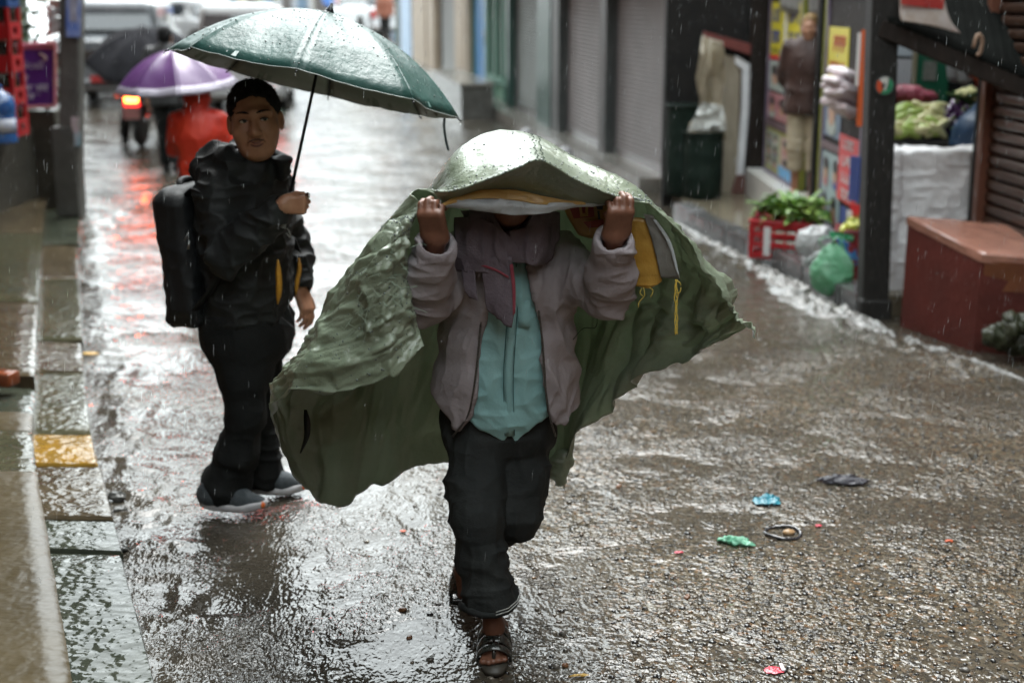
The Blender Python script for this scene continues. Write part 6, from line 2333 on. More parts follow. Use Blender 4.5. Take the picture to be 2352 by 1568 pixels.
# ------------------------------------------------------------------ vegetable stall with its parapet, post and awning
def build_stall():
    # thick dark post
    T = thing('stall_post', 'thick black stall post with a round sticker beside the white parapet', 'post', V3(2.3, 8.98, 0))
    b, t = A(2003, 728, 8.98), A(2030, -60, 8.98)
    R = frame(t - b, (0, -1, 0))
    L = np.linalg.norm(t - b)
    MB().rbox((b + t) / 2, (.085, L / 2, .085), .012, R).out('post', M('post_black', (.012, .012, .0115), (.024, .023, .021), rough=.6, spec=.25, scale=12, stretch=(4, 4, 1), bump=.3, bscale=25), T)
    MB().rbox(b + V3(.0, 0, .06), (.10, .10, .07), .015).out('foot', M('post_black', (.018, .018, .017)), T)
    c = A(2032, 197, 8.98 - .095)
    Rz = rotm(PI / 2, 0, 0)
    MB().lathe([(.062, 0), (.062, .003)], c, 24, Rz).out('sticker', M('sticker_dark', (.05, .06, .06), rough=.35), T)
    for k, (a0, a1, col) in enumerate(((2.4, 4.2, (.55, .08, .03)), (4.3, 5.9, (.03, .22, .11)), (-.3, 1.0, (.03, .22, .11)), (1.1, 2.3, (.55, .55, .52)))):
        pts = [c + V3(.052 * math.cos(a), -.004, .052 * math.sin(a)) for a in np.linspace(a0, a1, 8)] + [c + V3(.020 * math.cos(a), -.004, .020 * math.sin(a)) for a in np.linspace(a1, a0, 8)]
        MB().prism(pts, (0, -.001, 0)).out('sticker_mark', M('sticker_%d' % k, col, rough=.35), T)
    MB().prism([c + V3(x, -.006, z) for x, z in ((-.018, .026), (.022, .030), (.006, -.03), (-.006, -.03), (.006, .016), (-.018, .014))], (0, -.001, 0)).out('sticker_mark', M('sticker_3', (.55, .55, .52), rough=.35), T)

    # white-washed stone parapet
    T = thing('parapet', 'rough white painted stone parapet wall between black post and red block', 'wall', V3(2.75, 9.3, 0))
    WP = M('whitewash', (.72, .72, .73), (.80, .80, .81), rough=.5, scale=8, bump=.5, bscale=12, bdetail=6, c3=(.52, .52, .52))
    xl, xr = A(2030, 500, 9.25)[0], A(2262, 500, 9.25)[0]
    top = A(2150, 355, 9.25)[2]
    S = SDF(V3(xl - .1, 9.1, -.1), V3(xr + .1, 9.65, top + .15), .011)
    S.box(V3((xl + xr) / 2, 9.40, top / 2 - .02), ((xr - xl) / 2, .15, top / 2 + .04), rd=.035, k=0)
    S.box(V3(xl + .02, 9.33, top / 2), (.07, .14, top / 2 + .045), rd=.04, k=.03)
    S.box(V3((xl + xr) / 2 - .04, 9.37, .20), ((xr - xl) / 2 - .06, .16, .27), rd=.03, k=.015)
    S.out('wall', WP, T, disp=lambda V, N: .034 * (fbm(V * 7, 4, 620) - .5) + .022 * (ridge(V * np.array((9, 9, 14)), 621) ** 2 - .3) + .008 * (ridge(V * 30, 622) - .5))
    pts = [A(2022, 560, 9.0), A(2024, 620, 8.98), A(2030, 680, 8.97), A(2036, 712, 8.96)]
    MB().tube(catmull(np.array(pts), 14), np.linspace(.05, .018, 14), 8, flat=.4).out('plastic_tail', WP, T, True)

    # red concrete bench block
    T = thing('red_block', 'weathered red painted concrete block with pinkish wet top before the parapet', 'block', V3(2.7, 8.4, 0))
    RC = M('paint_brickred', (.125, .030, .024), (.080, .024, .02), rough=.45, scale=2.6, bump=.6, bscale=14, bdetail=6, c3=(.020, .014, .012), detail=9, spec=.25)
    RT = M('paint_pinktop', (.36, .175, .125), (.25, .115, .085), rough=.14, scale=5, bump=.5, bscale=14, c3=(.16, .11, .08), detail=8)
    OR = M('paint_rust', (.17, .060, .022), (.12, .038, .02), rough=.4, scale=5, bump=.35, bscale=14)
    a0, b0, a1, b1 = G(2066, 764), G(2252, 800), A(2086, 500, 8.72), A(2255, 584, 8.05)
    a0 = V3(a1[0] - .01, a1[1] - .02, -.05)
    b0 = V3(b1[0] + .0, b1[1] + .02, -.05)
    c1 = A(2420, 596, 7.95)
    d1 = A(2330, 520, 8.75)
    c0, d0 = V3(c1[0], c1[1], -.05), V3(d1[0], d1[1], -.05)
    body = MB().box8([a0, b0, c0, d0, a1 - V3(0, 0, .03), b1 - V3(0, 0, .03), c1 - V3(0, 0, .03), d1 - V3(0, 0, .03)]).out('body', RC, T)
    cen = (a1 + b1 + c1 + d1) / 4
    ex = [cen + (p - cen) * 1.025 for p in (a1, b1, c1, d1)]
    slab('top', [p + V3(0, 0, .012) for p in ex], .045, RT, T, 14, .005, 77)
    # rusty right face and the dark gap under it
    MB().box8([b0 + V3(.02, -.012, .42), c0 + V3(0, -.012, .42), c0 + V3(0, .02, .42), b0 + V3(.02, .02, .42), b1 + V3(.02, -.012, -.035), c1 + V3(0, -.012, -.035), c1 + V3(0, .02, -.035), b1 + V3(.02, .02, -.035)]).out('side_face', OR, T)
    MOSS = M('moss_rock', (.018, .022, .010), (.035, .04, .02), rough=.4, scale=14, bump=.6, bscale=30, c3=(.06, .09, .02))
    for k, (u, v, s) in enumerate(((2290, 775, .075), (2322, 765, .09), (2350, 790, .085), (2340, 745, .08))):
        q = A(u, v, 7.85)
        S = SDF(q - .3, q + .3, .014)
        S.ell(q, (s * 1.2, s * .9, s * .8), rotm(.2, .3, k), k=0)
        t2 = thing('mossy_rock', 'dark mossy rock heaped under the rusty side of the red block', 'rock', q - V3(0, 0, s * .6), 'rocks under the red block')
        S.out('rock', MOSS, t2, disp=lambda V, N: s * 1.3 * (fbm(V * 16, 4, 630 + k) - .5))

    # slatted brown roller shutter
    T = thing('slatted_shutter', 'brown slatted roller shutter closed beside the vegetable stall', 'shutter', V3(3.1, 8.4, .1))
    SB = M('slat_brown', (.040, .020, .013), (.065, .034, .022), rough=.33, scale=6, metal=.2, c3=(.08, .05, .035), stretch=(1, 1, 6))
    x0, y0 = A(2282, 300, 9.05)[0], 9.05
    p0, p1 = V3(x0, y0, 0), V3(x0 + .16, 7.2, 0)
    d = unit(p1 - p0)
    n_ = V3(-d[1], d[0], 0)
    if n_[0] > 0:
        n_ = -n_
    Ls = np.linalg.norm(p1 - p0)
    R = np.stack((d, n_, V3(0, 0, 1)), 1)
    proto = None
    nsl = 26
    for k in range(nsl):
        z = .12 + .078 * k
        c = (p0 + p1) / 2 + V3(0, 0, z)
        if proto is None:
            prof = [(0, 0), (.020, .012), (.026, .034), (.020, .058), (0, .072), (-.006, .072), (-.006, 0)]
            poly = [p0 + n_ * a + V3(0, 0, .12 + b) for a, b in prof]
            proto = MB().prism(poly, d * Ls).out('slat', SB, T, 'auto')
        else:
            s2 = proto.copy()
            COL.objects.link(s2)
            s2.parent = T
            s2.location = (0, 0, .078 * k)
    MB().box(p0 - d * .04 + n_ * .02 + V3(0, 0, 1.2), (.035, .05, 1.25), R).out('guide_rail', M('rail_rustred', (.13, .05, .03), rough=.45), T)
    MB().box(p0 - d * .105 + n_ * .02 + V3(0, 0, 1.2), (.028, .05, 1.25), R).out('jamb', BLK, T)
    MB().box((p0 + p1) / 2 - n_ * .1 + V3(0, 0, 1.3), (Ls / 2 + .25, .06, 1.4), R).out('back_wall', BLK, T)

    # sloping awning and beam over the stall
    T = thing('stall_awning', 'dark sloping stall awning with timber beam and torn printed sheet', 'awning', V3(2.8, 8.9, 1.7))
    a, b = A(2040, 78, 8.92), A(2420, 236, 8.55)
    Rb = frame(b - a)
    MB().rbox((a + b) / 2 + V3(0, 0, .02), (.05, np.linalg.norm(b - a) / 2 + .05, .055), .01, Rb).out('beam', WOODD, T)
    rows = []
    for t in np.linspace(0, 1, 12):
        rows.append([a + (b - a) * s + V3(0, -.06, .07) + V3(0.1, .9, .65) * t + V3(0, 0, .003 * math.sin(s * 110)) for s in np.linspace(-.02, 1.02, 80)])
    sheet('roof_sheet', np.array(rows), M('roof_dark', (.006, .0065, .006), (.010, .011, .010), rough=.95, scale=5, spec=.03), T, .01)
    PS = M('print_mixed', (.22, .16, .12), (.30, .26, .24), rough=.4, scale=9, c3=(.33, .10, .06))
    sheet('printed_sheet', catmull(catmull(np.array([[A(2066, -20, 8.80), A(2130, -14, 8.78), A(2168, -8, 8.76)], [A(2066, 30, 8.76), A(2130, 36, 8.74), A(2182, 44, 8.72)], [A(2070, 48, 8.74), A(2140, 60, 8.72), A(2208, 78, 8.70)]]), 12, 0), 16, 1), PS, T, .003)
    quad_on('red_sign', [A(2068, -30, 8.74), A(2170, -20, 8.74), A(2166, 22, 8.74), A(2070, 10, 8.74)], (0, -.006, 0), M('sign_red', (.30, .02, .02), (.4, .05, .04), rough=.4, scale=20), T)
    pts = [A(2236, 110, 8.6), A(2246, 80, 8.6), A(2256, 92, 8.6), A(2252, 120, 8.6), A(2244, 128, 8.6)]
    MB().tube(catmull(np.array(pts), 14), (.012), 7).out('hook_rag', M('rag_tan', (.22, .13, .08), (.3, .2, .14), rough=.7, scale=20), T, True)

    # interior: back boards
    T = thing('stall_partition', 'back wall of the vegetable stall with green board and pale panels', 'partition', V3(2.9, 11.3, PVZ))
    yb = 11.3
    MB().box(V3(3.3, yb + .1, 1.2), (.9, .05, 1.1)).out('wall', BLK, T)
    quad_on('pale_panel', [A(2050, 65, yb), A(2100, 82, yb), A(2098, 130, yb), A(2048, 128, yb)], (0, .03, 0), M('panel_paleblue', (.34, .38, .42), (.42, .46, .5), rough=.4, scale=6), T)
    quad_on('pale_panel', [A(2048, 136, yb), A(2096, 136, yb), A(2090, 215, yb), A(2044, 245, yb)], (0, .03, 0), M('panel_pale', (.36, .36, .38), (.42, .42, .44), rough=.4, scale=6), T)
    quad_on('batten', [A(2100, 80, yb - .02), A(2110, 84, yb - .02), A(2100, 240, yb - .02), A(2092, 240, yb - .02)], (0, .03, 0), M('batten_tan', (.22, .19, .12), rough=.5), T)
    quad_on('green_board', [A(2110, 84, yb), A(2184, 112, yb), A(2172, 260, yb), A(2100, 252, yb)], (0, .03, 0), M('board_green', (.008, .085, .045), (.012, .11, .06), rough=.4, scale=5), T)
    quad_on('notice', [A(2122, 140, yb - .01), A(2152, 142, yb - .01), A(2150, 186, yb - .01), A(2119, 184, yb - .01)], (0, .008, 0), M('notice_grey', (.12, .13, .11), (.2, .2, .18), rough=.5, scale=40), T)
    WPL = M('plastic_white', (.6, .62, .62), (.7, .72, .72), rough=.3, scale=9)
    B = thing('white_carrier_bag', 'white plastic carrier bag hung up inside the vegetable stall', 'bag', A(2205, 170, 10.6))
    P = catmull(catmull(np.array([[A(2176, 108, 10.6), A(2196, 108, 10.55), A(2216, 116, 10.6)], [A(2178, 140, 10.6), A(2196, 145, 10.5), A(2214, 150, 10.6)], [A(2180, 178, 10.6), A(2204, 186, 10.5), A(2230, 180, 10.6)], [A(2188, 186, 10.6), A(2206, 192, 10.55), A(2226, 190, 10.6)]]), 26, 0), 20, 1)
    P += grid_normals(P) * (.03 * (ridge(P * np.array((12, 8, 5)), 640) - .5))[..., None]
    sheet('bag', P, cloth_mat('carrier_white', (.42, .44, .44), (.52, .54, .54), (.4, .4, .4), transl=.35, dirt=8), B, .003)
    B = thing('orange_bag', 'orange red mesh bag hanging at the right of the stall', 'bag', A(2262, 200, 10.2))
    c = A(2256, 150, 10.2)
    S = SDF(c - V3(.25, .2, .5), c + V3(.25, .2, .35), .012)
    S.ell(c + V3(0, 0, .02), (.11, .07, .14), rotm(0, -.4, 0), k=0)
    S.ell(c + V3(.05, 0, -.12), (.06, .06, .12), k=.05)
    S.ell(c + V3(.07, 0, -.30), (.05, .05, .11), k=.04)
    S.out('bag', M('mesh_orange', (.48, .07, .025), (.38, .05, .02), rough=.5, scale=14), B, disp=folds(.02, (12, 12, 12), 641))
    # produce table
    T = thing('produce_table', 'dark trestle table carrying the gourds and aubergines', 'table', V3(2.95, 9.95, PVZ))
    zt = 1.02
    MB().rbox(V3(2.98, 9.95, zt - .03), (.42, .28, .03), .008).out('table_top', WOODD, T)
    for sx in (-1, 1):
        for s2 in (-1, 1):
            MB().rbox(V3(2.98 + .38 * sx, 9.95 + .22 * s2, (zt + PVZ) / 2 - .03), (.03, .03, (zt - PVZ) / 2 - .03), .005).out('leg', WOODD, T)
    MB().rbox(V3(2.98, 9.68, zt - .13), (.40, .012, .10), .004).out('apron', BLK, T)
    GO = M('gourd_pale', (.56, .56, .27), (.66, .62, .36), rough=.4, scale=14, bump=.2, bscale=40)
    GO2 = M('gourd_green', (.32, .46, .09), (.42, .54, .14), rough=.4, scale=14, bump=.2, bscale=40)
    gl = []
    rgg = random.Random(5)
    spots = []
    for row, (vv, n_g) in enumerate(((302, 8), (288, 8), (274, 7), (260, 6), (247, 5))):
        for i_g in range(n_g):
            spots.append((2056 + 108 * (i_g + .5) / n_g + rgg.uniform(-4, 4), vv + rgg.uniform(-3, 3), 9.86 + .05 * row, rgg.uniform(-.6, .7), 1 if rgg.random() < (.75 if i_g < n_g / 3 else .25) else 0))
    for k, (u, v, y, r, g) in enumerate(spots):
        q = A(u, v, y)
        t2 = thing('bottle_gourd', ('yellow green gourd heaped on the produce table' if g else 'pale cream gourd heaped on the produce table'), 'gourd', q - V3(0, 0, .05), 'gourds on the table')
        Rr = rotm(0, r, random.uniform(-.4, .4))
        mb = MB()
        prof = [(a_ * .62, b_ * .52) for a_, b_ in ((.006, -.15), (.030, -.14), (.048, -.09), (.055, -.03), (.052, .03), (.042, .09), (.024, .135), (.008, .15), (.006, .17))]
        Rx = Rr @ rotm(0, PI / 2, 0)
        mb.lathe(prof, q, 14, Rx)
        mb.out('fruit', GO2 if g else GO, t2, True)
        MB().tube([q + Rx @ V3(0, 0, .083), q + Rx @ V3(.005, 0, .105)], (.005, .004), 5).out('stalk', M('stalk_green', (.12, .17, .04), rough=.6), t2, True)
    AU = M('aubergine', (.045, .012, .06), (.075, .022, .09), rough=.18, scale=10, coat=.5)
    k = 0
    rg = random.Random(3)
    for row, (v, us) in enumerate(((300, (2172, 2188, 2204, 2218)), (284, (2178, 2194, 2210, 2224)), (268, (2174, 2190, 2206, 2220)), (252, (2182, 2198, 2212)), (240, (2190, 2204)))):
        for u in us:
            q = A(u + rg.uniform(-3, 3), v, 9.95 + .03 * row)
            t2 = thing('aubergine', 'glossy dark purple aubergine in the heap beside the gourds', 'aubergine', q - V3(0, 0, .04), 'aubergines on the table')
            Rr = rotm(rg.uniform(-1, 1), rg.uniform(-1, 1), rg.uniform(-3, 3))
            MB().lathe([(.004, -.055), (.024, -.045), (.033, -.015), (.029, .02), (.018, .045), (.006, .055)], q, 12, Rr).out('fruit', AU, t2, True)
            MB().lathe([(.020, .038), (.014, .052), (.005, .058), (.004, .075)], q, 8, Rr).out('cap', M('stalk_green', (.12, .17, .04), rough=.6), t2, True)
    CF = M('cauliflower', (.52, .50, .22), (.62, .60, .33), rough=.7, scale=30, bump=.8, bscale=60)
    LF = M('leaf_green', (.035, .10, .02), (.06, .15, .035), rough=.4, scale=12)
    for k, (u, v, lab) in enumerate(((2228, 216, 'pale yellow cauliflower at the top of the heap'), (2240, 232, 'pale yellow cauliflower leaning against the orange bag'), (2238, 254, 'cauliflower low in the heap with green leaves around'), (2212, 220, 'small cauliflower set behind the aubergines'))):
        q = A(u, v, 10.1)
        t2 = thing('cauliflower', lab, 'cauliflower', q - V3(0, 0, .06), 'cauliflowers on the table')
        S = SDF(q - .12, q + .12, .008)
        for i in range(16):
            a = i * 2.4
            r_ = .05 * math.sqrt(i / 16)
            S.ell(q + V3(r_ * math.cos(a), r_ * math.sin(a) - .01, .035 - r_ * .5), .022, k=.006)
        S.out('curd', CF, t2, disp=lambda V, N: .004 * (fbm(V * 120, 2, 9) - .5))
        for i in range(5):
            a = i * 1.26
            d2 = V3(math.cos(a), math.sin(a), .3)
            sd = unit(np.cross(d2, (0, 0, 1)))
            rows = [[q - V3(0, 0, .03) + d2 * t_ * .12 + sd * w * .04 * math.sin(PI * min(1, t_ + .15)) + V3(0, 0, .015 * abs(w)) for w in (-1, -.5, 0, .5, 1)] for t_ in np.linspace(.1, 1, 6)]
            sheet('leaf', np.array(rows), LF, t2, .002)
    # maroon net sack behind the gourds and blue sacking under the table
    q = A(2088, 222, 10.25)
    t2 = thing('onion_sack', 'maroon net sack of onions behind the gourds', 'sack', q - V3(0, 0, .08))
    S = SDF(q - .25, q + .25, .012)
    S.ell(q, (.17, .11, .075), rotm(0, .1, .2), k=0)
    S.ell(q + V3(.15, 0, .0), (.06, .05, .04), k=.04)
    S.out('sack', M('net_maroon', (.20, .03, .055), (.28, .05, .08), rough=.6, scale=30, bump=.6, bscale=50), t2, disp=folds(.016, (14, 14, 14), 650))
    q = A(2238, 310, 9.75)
    t2 = thing('blue_sack', 'dark blue sacking slumped at the right end of the table', 'sack', q - V3(0, 0, .3))
    S = SDF(q - V3(.25, .2, .45), q + V3(.25, .2, .3), .014)
    S.tube([q + V3(.1, 0, .16), q + V3(0, 0, 0), q + V3(-.08, 0, -.35)], (.10, .13, .12), k=.05)
    S.out('sack', M('sack_navy', (.012, .04, .09), (.02, .06, .13), rough=.5, scale=8), t2, disp=folds(.02, (8, 8, 8), 651))


# ------------------------------------------------------------------ produce crates on the kerb
def crate_mesh(name, lab, c, size, R, mat, parent_group=None, slots=4):
    """slotted plastic crate: base, corner posts, slats"""
    w, d, h = size
    T = thing(name, lab, 'crate', c, parent_group)

    def P(x, y, z):
        return c + R @ V3(x, y, z)
    MB().box(P(0, 0, .012), (w / 2 - .01, d / 2 - .01, .01), R).out('base', mat, T)
    for sx in (-1, 1):
        for sy_ in (-1, 1):
            MB().rbox(P(sx * (w / 2 - .018), sy_ * (d / 2 - .018), h / 2), (.02, .02, h / 2), .005, R).out('corner_post', mat, T)
    for i in range(slots):
        z = .035 + (h - .06) * i / (slots - 1)
        hh = (h / slots) * (.24 if i < slots - 1 else .30)
        for sg in (-1, 1):
            MB().rbox(P(0, sg * (d / 2 - .008), z), (w / 2 - .03, .006, hh), .002, R).out('slat', mat, T)
            MB().rbox(P(sg * (w / 2 - .008), 0, z), (.006, d / 2 - .03, hh), .002, R).out('slat', mat, T)
    for x in np.linspace(-w / 2 + .1, w / 2 - .1, 4):
        for sg in (-1, 1):
            MB().box(P(x, sg * (d / 2 - .012), h / 2), (.008, .005, h / 2 - .01), R).out('upright', mat, T)
    MB().tube([P(x, y, h) for x, y in ((-w / 2, -d / 2), (w / 2, -d / 2), (w / 2, d / 2), (-w / 2, d / 2), (-w / 2, -d / 2))], .012, 6).out('rim', mat, T)
    return T, P


def leaf_strip(p, d, up, L, w, mat, parent, curl=.4, n=7):
    d = unit(d)
    sd = unit(np.cross(d, up))
    u2 = np.cross(sd, d)
    rows = []
    for t in np.linspace(0, 1, n):
        ww = w * math.sin(PI * min(.98, t * .9 + .08)) ** .8
        b = p + d * L * t + u2 * (-curl * L * t * t)
        rows.append([b + sd * ww * k + u2 * (.25 * ww * abs(k) + .006 * math.sin(9 * t + 4 * k)) for k in (-1, -.5, 0, .5, 1)])
    return sheet('leaf', np.array(rows), mat, parent, .0015)


def build_kerb_produce():
    RED = M('crate_red', (.42, .018, .026), (.34, .014, .02), rough=.32, scale=9, coat=.3)
    c = G(1772, 606, .02) + V3(.10, .02, .05)
    R = rotm(0, 0, math.radians(-27))
    T, P = crate_mesh('produce_crate', 'red plastic crate heaped with leafy greens and radishes at the kerb', c, (.47, .34, .29), R, RED)
    MB().rbox(P(-.09, -.178, .14), (.026, .004, .11), .003, R).out('label_tag', M('tag_white', (.6, .6, .6), rough=.4), T)
    # greens in bunches
    LG = [M('greens_%d' % i, a, b, rough=.35, scale=20, coat=.3) for i, (a, b) in enumerate((((.10, .22, .02), (.16, .30, .04)), ((.05, .14, .02), (.09, .20, .03)), ((.20, .34, .05), (.26, .40, .08))))]
    ST = M('stem_pale', (.36, .42, .20), rough=.4)
    RDH = M('radish_red', (.42, .03, .05), (.5, .08, .10), rough=.25, scale=20)
    rg = random.Random(9)
    for k in range(20):
        a = rg.uniform(0, 2 * PI)
        q = P(rg.uniform(-.2, .26), rg.uniform(-.13, .16), .28 + rg.uniform(0, .13))
        lab = 'bunch of bright leafy greens piled in the red crate'
        t2 = thing('leafy_greens', lab, 'greens', q, 'bunches of greens in the red crate')
        for i in range(15):
            d = V3(rg.uniform(-1, 1), rg.uniform(-1, .8), rg.uniform(-.1, 1.0))
            leaf_strip(q + V3(rg.uniform(-.03, .03), rg.uniform(-.03, .03), 0), d, (0, 0, 1), rg.uniform(.09, .18), rg.uniform(.022, .045), LG[rg.randrange(3)], t2, rg.uniform(.1, .6))
        for i in range(3):
            e = V3(rg.uniform(-.06, .06), rg.uniform(-.06, .04), rg.uniform(.0, .05))
            MB().tube([q, q + e], (.006, .003), 5).out('stem', ST, t2, True)
    for k in range(16):
        q = P(rg.uniform(-.22, -.05) if k < 12 else rg.uniform(0, .2), rg.uniform(-.16, .0), .305 + rg.uniform(0, .03))
        t2 = thing('radish', 'small red radish lying on the greens at the edge of the red crate', 'radish', q, 'radishes in the red crate')
        Rr = rotm(rg.uniform(-1, 1), rg.uniform(-1, 1), rg.uniform(0, 6))
        MB().lathe([(.001, -.05), (.004, -.03), (.015, -.012), (.018, .004), (.012, .016), (.004, .02)], q, 10, Rr).out('root', RDH, t2, True)
    # a second crate, half hidden, and the bags before it
    c2 = G(1962, 690, .02) + V3(.06, .32, 0)
    T2, P2 = crate_mesh('produce_crate', 'dark red crate standing behind the carrier bags against the black post', c2, (.26, .30, .44), rotm(0, 0, math.radians(-15)), M('crate_darkred', (.22, .012, .02), (.16, .01, .015), rough=.35, scale=9), slots=5)
    YG = M('pepper_yellowgreen', (.42, .44, .05), (.5, .5, .1), rough=.3, scale=20)
    for k in range(10):
        q = P2(rg.uniform(-.13, .14), rg.uniform(-.12, .12), .46 + rg.uniform(0, .06))
        t2 = thing('gourd', 'yellow green gourd on top of the dark red crate', 'gourd', q, 'gourds on the dark red crate')
        MB().lathe([(.004, -.07), (.018, -.055), (.026, -.01), (.024, .03), (.012, .06), (.004, .07)], q, 10, rotm(rg.uniform(-1, 1), 1.2, rg.uniform(0, 6))).out('fruit', YG, t2, True)
        MB().tube([q, q + V3(.02, 0, .08)], .004, 4).out('stalk', M('stalk_green', (.12, .17, .04), rough=.6), t2)
    q = A(1950, 560, 9.75)
    t2 = thing('blue_wrap', 'blue and green plastic wrapping draped on the dark red crate', 'wrapping', q)
    for nm, ctrl, mt in (('blue_wrap', [[(1918, 545), (1940, 552), (1966, 572)], [(1926, 560), (1946, 572), (1970, 592)], [(1930, 580), (1952, 600), (1972, 612)]], M('wrap_blue', (.04, .14, .36), (.06, .2, .44), rough=.25, scale=9)),
                         ('green_wrap', [[(1902, 530), (1930, 534), (1960, 540)], [(1906, 545), (1934, 550), (1962, 556)]], M('wrap_green', (.03, .20, .09), (.05, .28, .13), rough=.25, scale=9))):
        Pq = catmull(catmull(np.array([[A(u, v, 9.62) for u, v in r] for r in ctrl]), 16, 0), 20, 1)
        Pq += grid_normals(Pq) * (.03 * (ridge(Pq * 16, 660) - .5))[..., None]
        sheet('sheeting', Pq, mt, t2, .003)
    # green carrier bag and the white one behind it
    GB = cloth_mat('bag_green', (.16, .46, .26), (.30, .58, .40), (.10, .30, .10), transl=.4, dirt=9, rough=.18)
    q = V3(2.17, 9.50, .20)
    t2 = thing('carrier_bag', 'bulging translucent green plastic carrier bag full of vegetables', 'bag', q - V3(0, 0, .16))
    S = SDF(q - .3, q + .3, .009)
    S.ell(q, (.135, .11, .15), k=0)
    S.ell(q + V3(0, 0, .13), (.06, .05, .06), k=.06)
    S.out('bag', GB, t2, disp=lambda V, N: .024 * (ridge(V * np.array((11, 11, 8)), 670) ** 1.5 - .4) + .012 * (ridge(V * 24, 671) - .5))
    WB = cloth_mat('bag_white', (.50, .52, .52), (.64, .66, .66), (.4, .42, .42), transl=.35, dirt=9, rough=.18)
    for sg in (-1, 1):
        MB().tube(catmull(np.array([q + V3(.02 * sg, -.02, .15), q + V3(-.06 + .05 * sg, -.04, .22), q + V3(.03 * sg, -.03, .25), q + V3(.05 + .02 * sg, 0, .17)]), 14), .012, 6, flat=.3).out('bag_handle', GB, t2, True)
    q2 = A(1876, 548, 10.2)
    t3 = thing('carrier_bag', 'white plastic carrier bag with long handles behind the green one', 'bag', q2 - V3(0, 0, .3))
    S = SDF(q2 - V3(.3, .3, .45), q2 + V3(.3, .3, .3), .011)
    S.ell(q2 + V3(0, 0, -.02), (.13, .10, .10), k=0)
    S.ell(q2 + V3(.04, .08, -.2), (.10, .10, .14), k=.06)
    S.out('bag', WB, t3, disp=lambda V, N: .05 * (ridge(V * np.array((14, 14, 9)), 672) ** 1.5 - .4) + .02 * (ridge(V * 30, 673) - .5))
    for k in range(2):
        pts = [A(1842 + 6 * k, 606 + 4 * k, 9.62), A(1866 + 6 * k, 588 + 6 * k, 9.60), A(1892 + 4 * k, 574 + 6 * k, 9.60), A(1914, 568 + 6 * k, 9.62)]
        MB().tube(catmull(np.array(pts), 16), .018, 6, flat=.35).out('bag_handle', WB, t3, True)


def build_gutter_stream():
    """white broken water rushing along the foot of the right kerb"""
    e = np.array([G(u, v) for u, v in ((1540, 508), (1640, 562), (1760, 620), (1820, 656), (1870, 690), (1930, 722), (1985, 742), (2060, 778), (2180, 818), (2380, 880))])
    w = np.array((.05, .07, .14, .26, .34, .30, .14, .07, .05, .05))
    n = 700
    C = catmull(e, n)
    W = np.interp(np.linspace(0, 9, n), np.arange(10), w)
    d = np.gradient(C, axis=0)
    d /= np.linalg.norm(d, axis=1, keepdims=True)
    side = np.stack((d[:, 1], -d[:, 0], 0 * d[:, 0]), 1)
    side *= np.where(side[:, :1] > 0, -1, 1)
    k = 44
    t = np.linspace(-.15, 1, k)
    P = C[:, None, :] + side[:, None, :] * (t[None, :, None] * W[:, None, None] * (1 + .5 * (fbm(C * 3, 2, 430)[:, None, None] - .5)))
    edge = np.clip((t + .15) / .15, 0, 1) * np.clip((1 - t) / .5, 0, 1)
    amt = np.interp(np.linspace(0, 9, n), np.arange(10), (.25, .35, .6, 1, 1, 1, .5, .3, .25, .25))[:, None]
    h = .004 + amt * .034 * ridge(P * np.array((11, 8, 1)), 431) ** 1.4 + .014 * ridge(P * 27, 432) + .006 * ridge(P * 60, 433)
    P[..., 2] = road_z(P[..., 0], P[..., 1]) - .012 + h * edge[None, :]
    m = M('broken_water', (.085, .08, .07), (.20, .195, .185), rough=.06, scale=16, spec=.5, bump=.4, bscale=50)
    o = raw('gutter_stream', P.reshape(-1, 3), grid_faces(n, k), m, None, True)
    tag(o, 'white broken water rushing along the right kerb', 'water', kind='stuff')
# ================================================================== down the street: vehicles, walkers, left-hand shop
TYRE = M('tyre', (.012, .012, .012), rough=.7)
CHROME = M('chrome', (.6, .6, .62), rough=.15, metal=1)
GLASSD = M('car_glass', (.03, .035, .04), rough=.05, spec=.8)


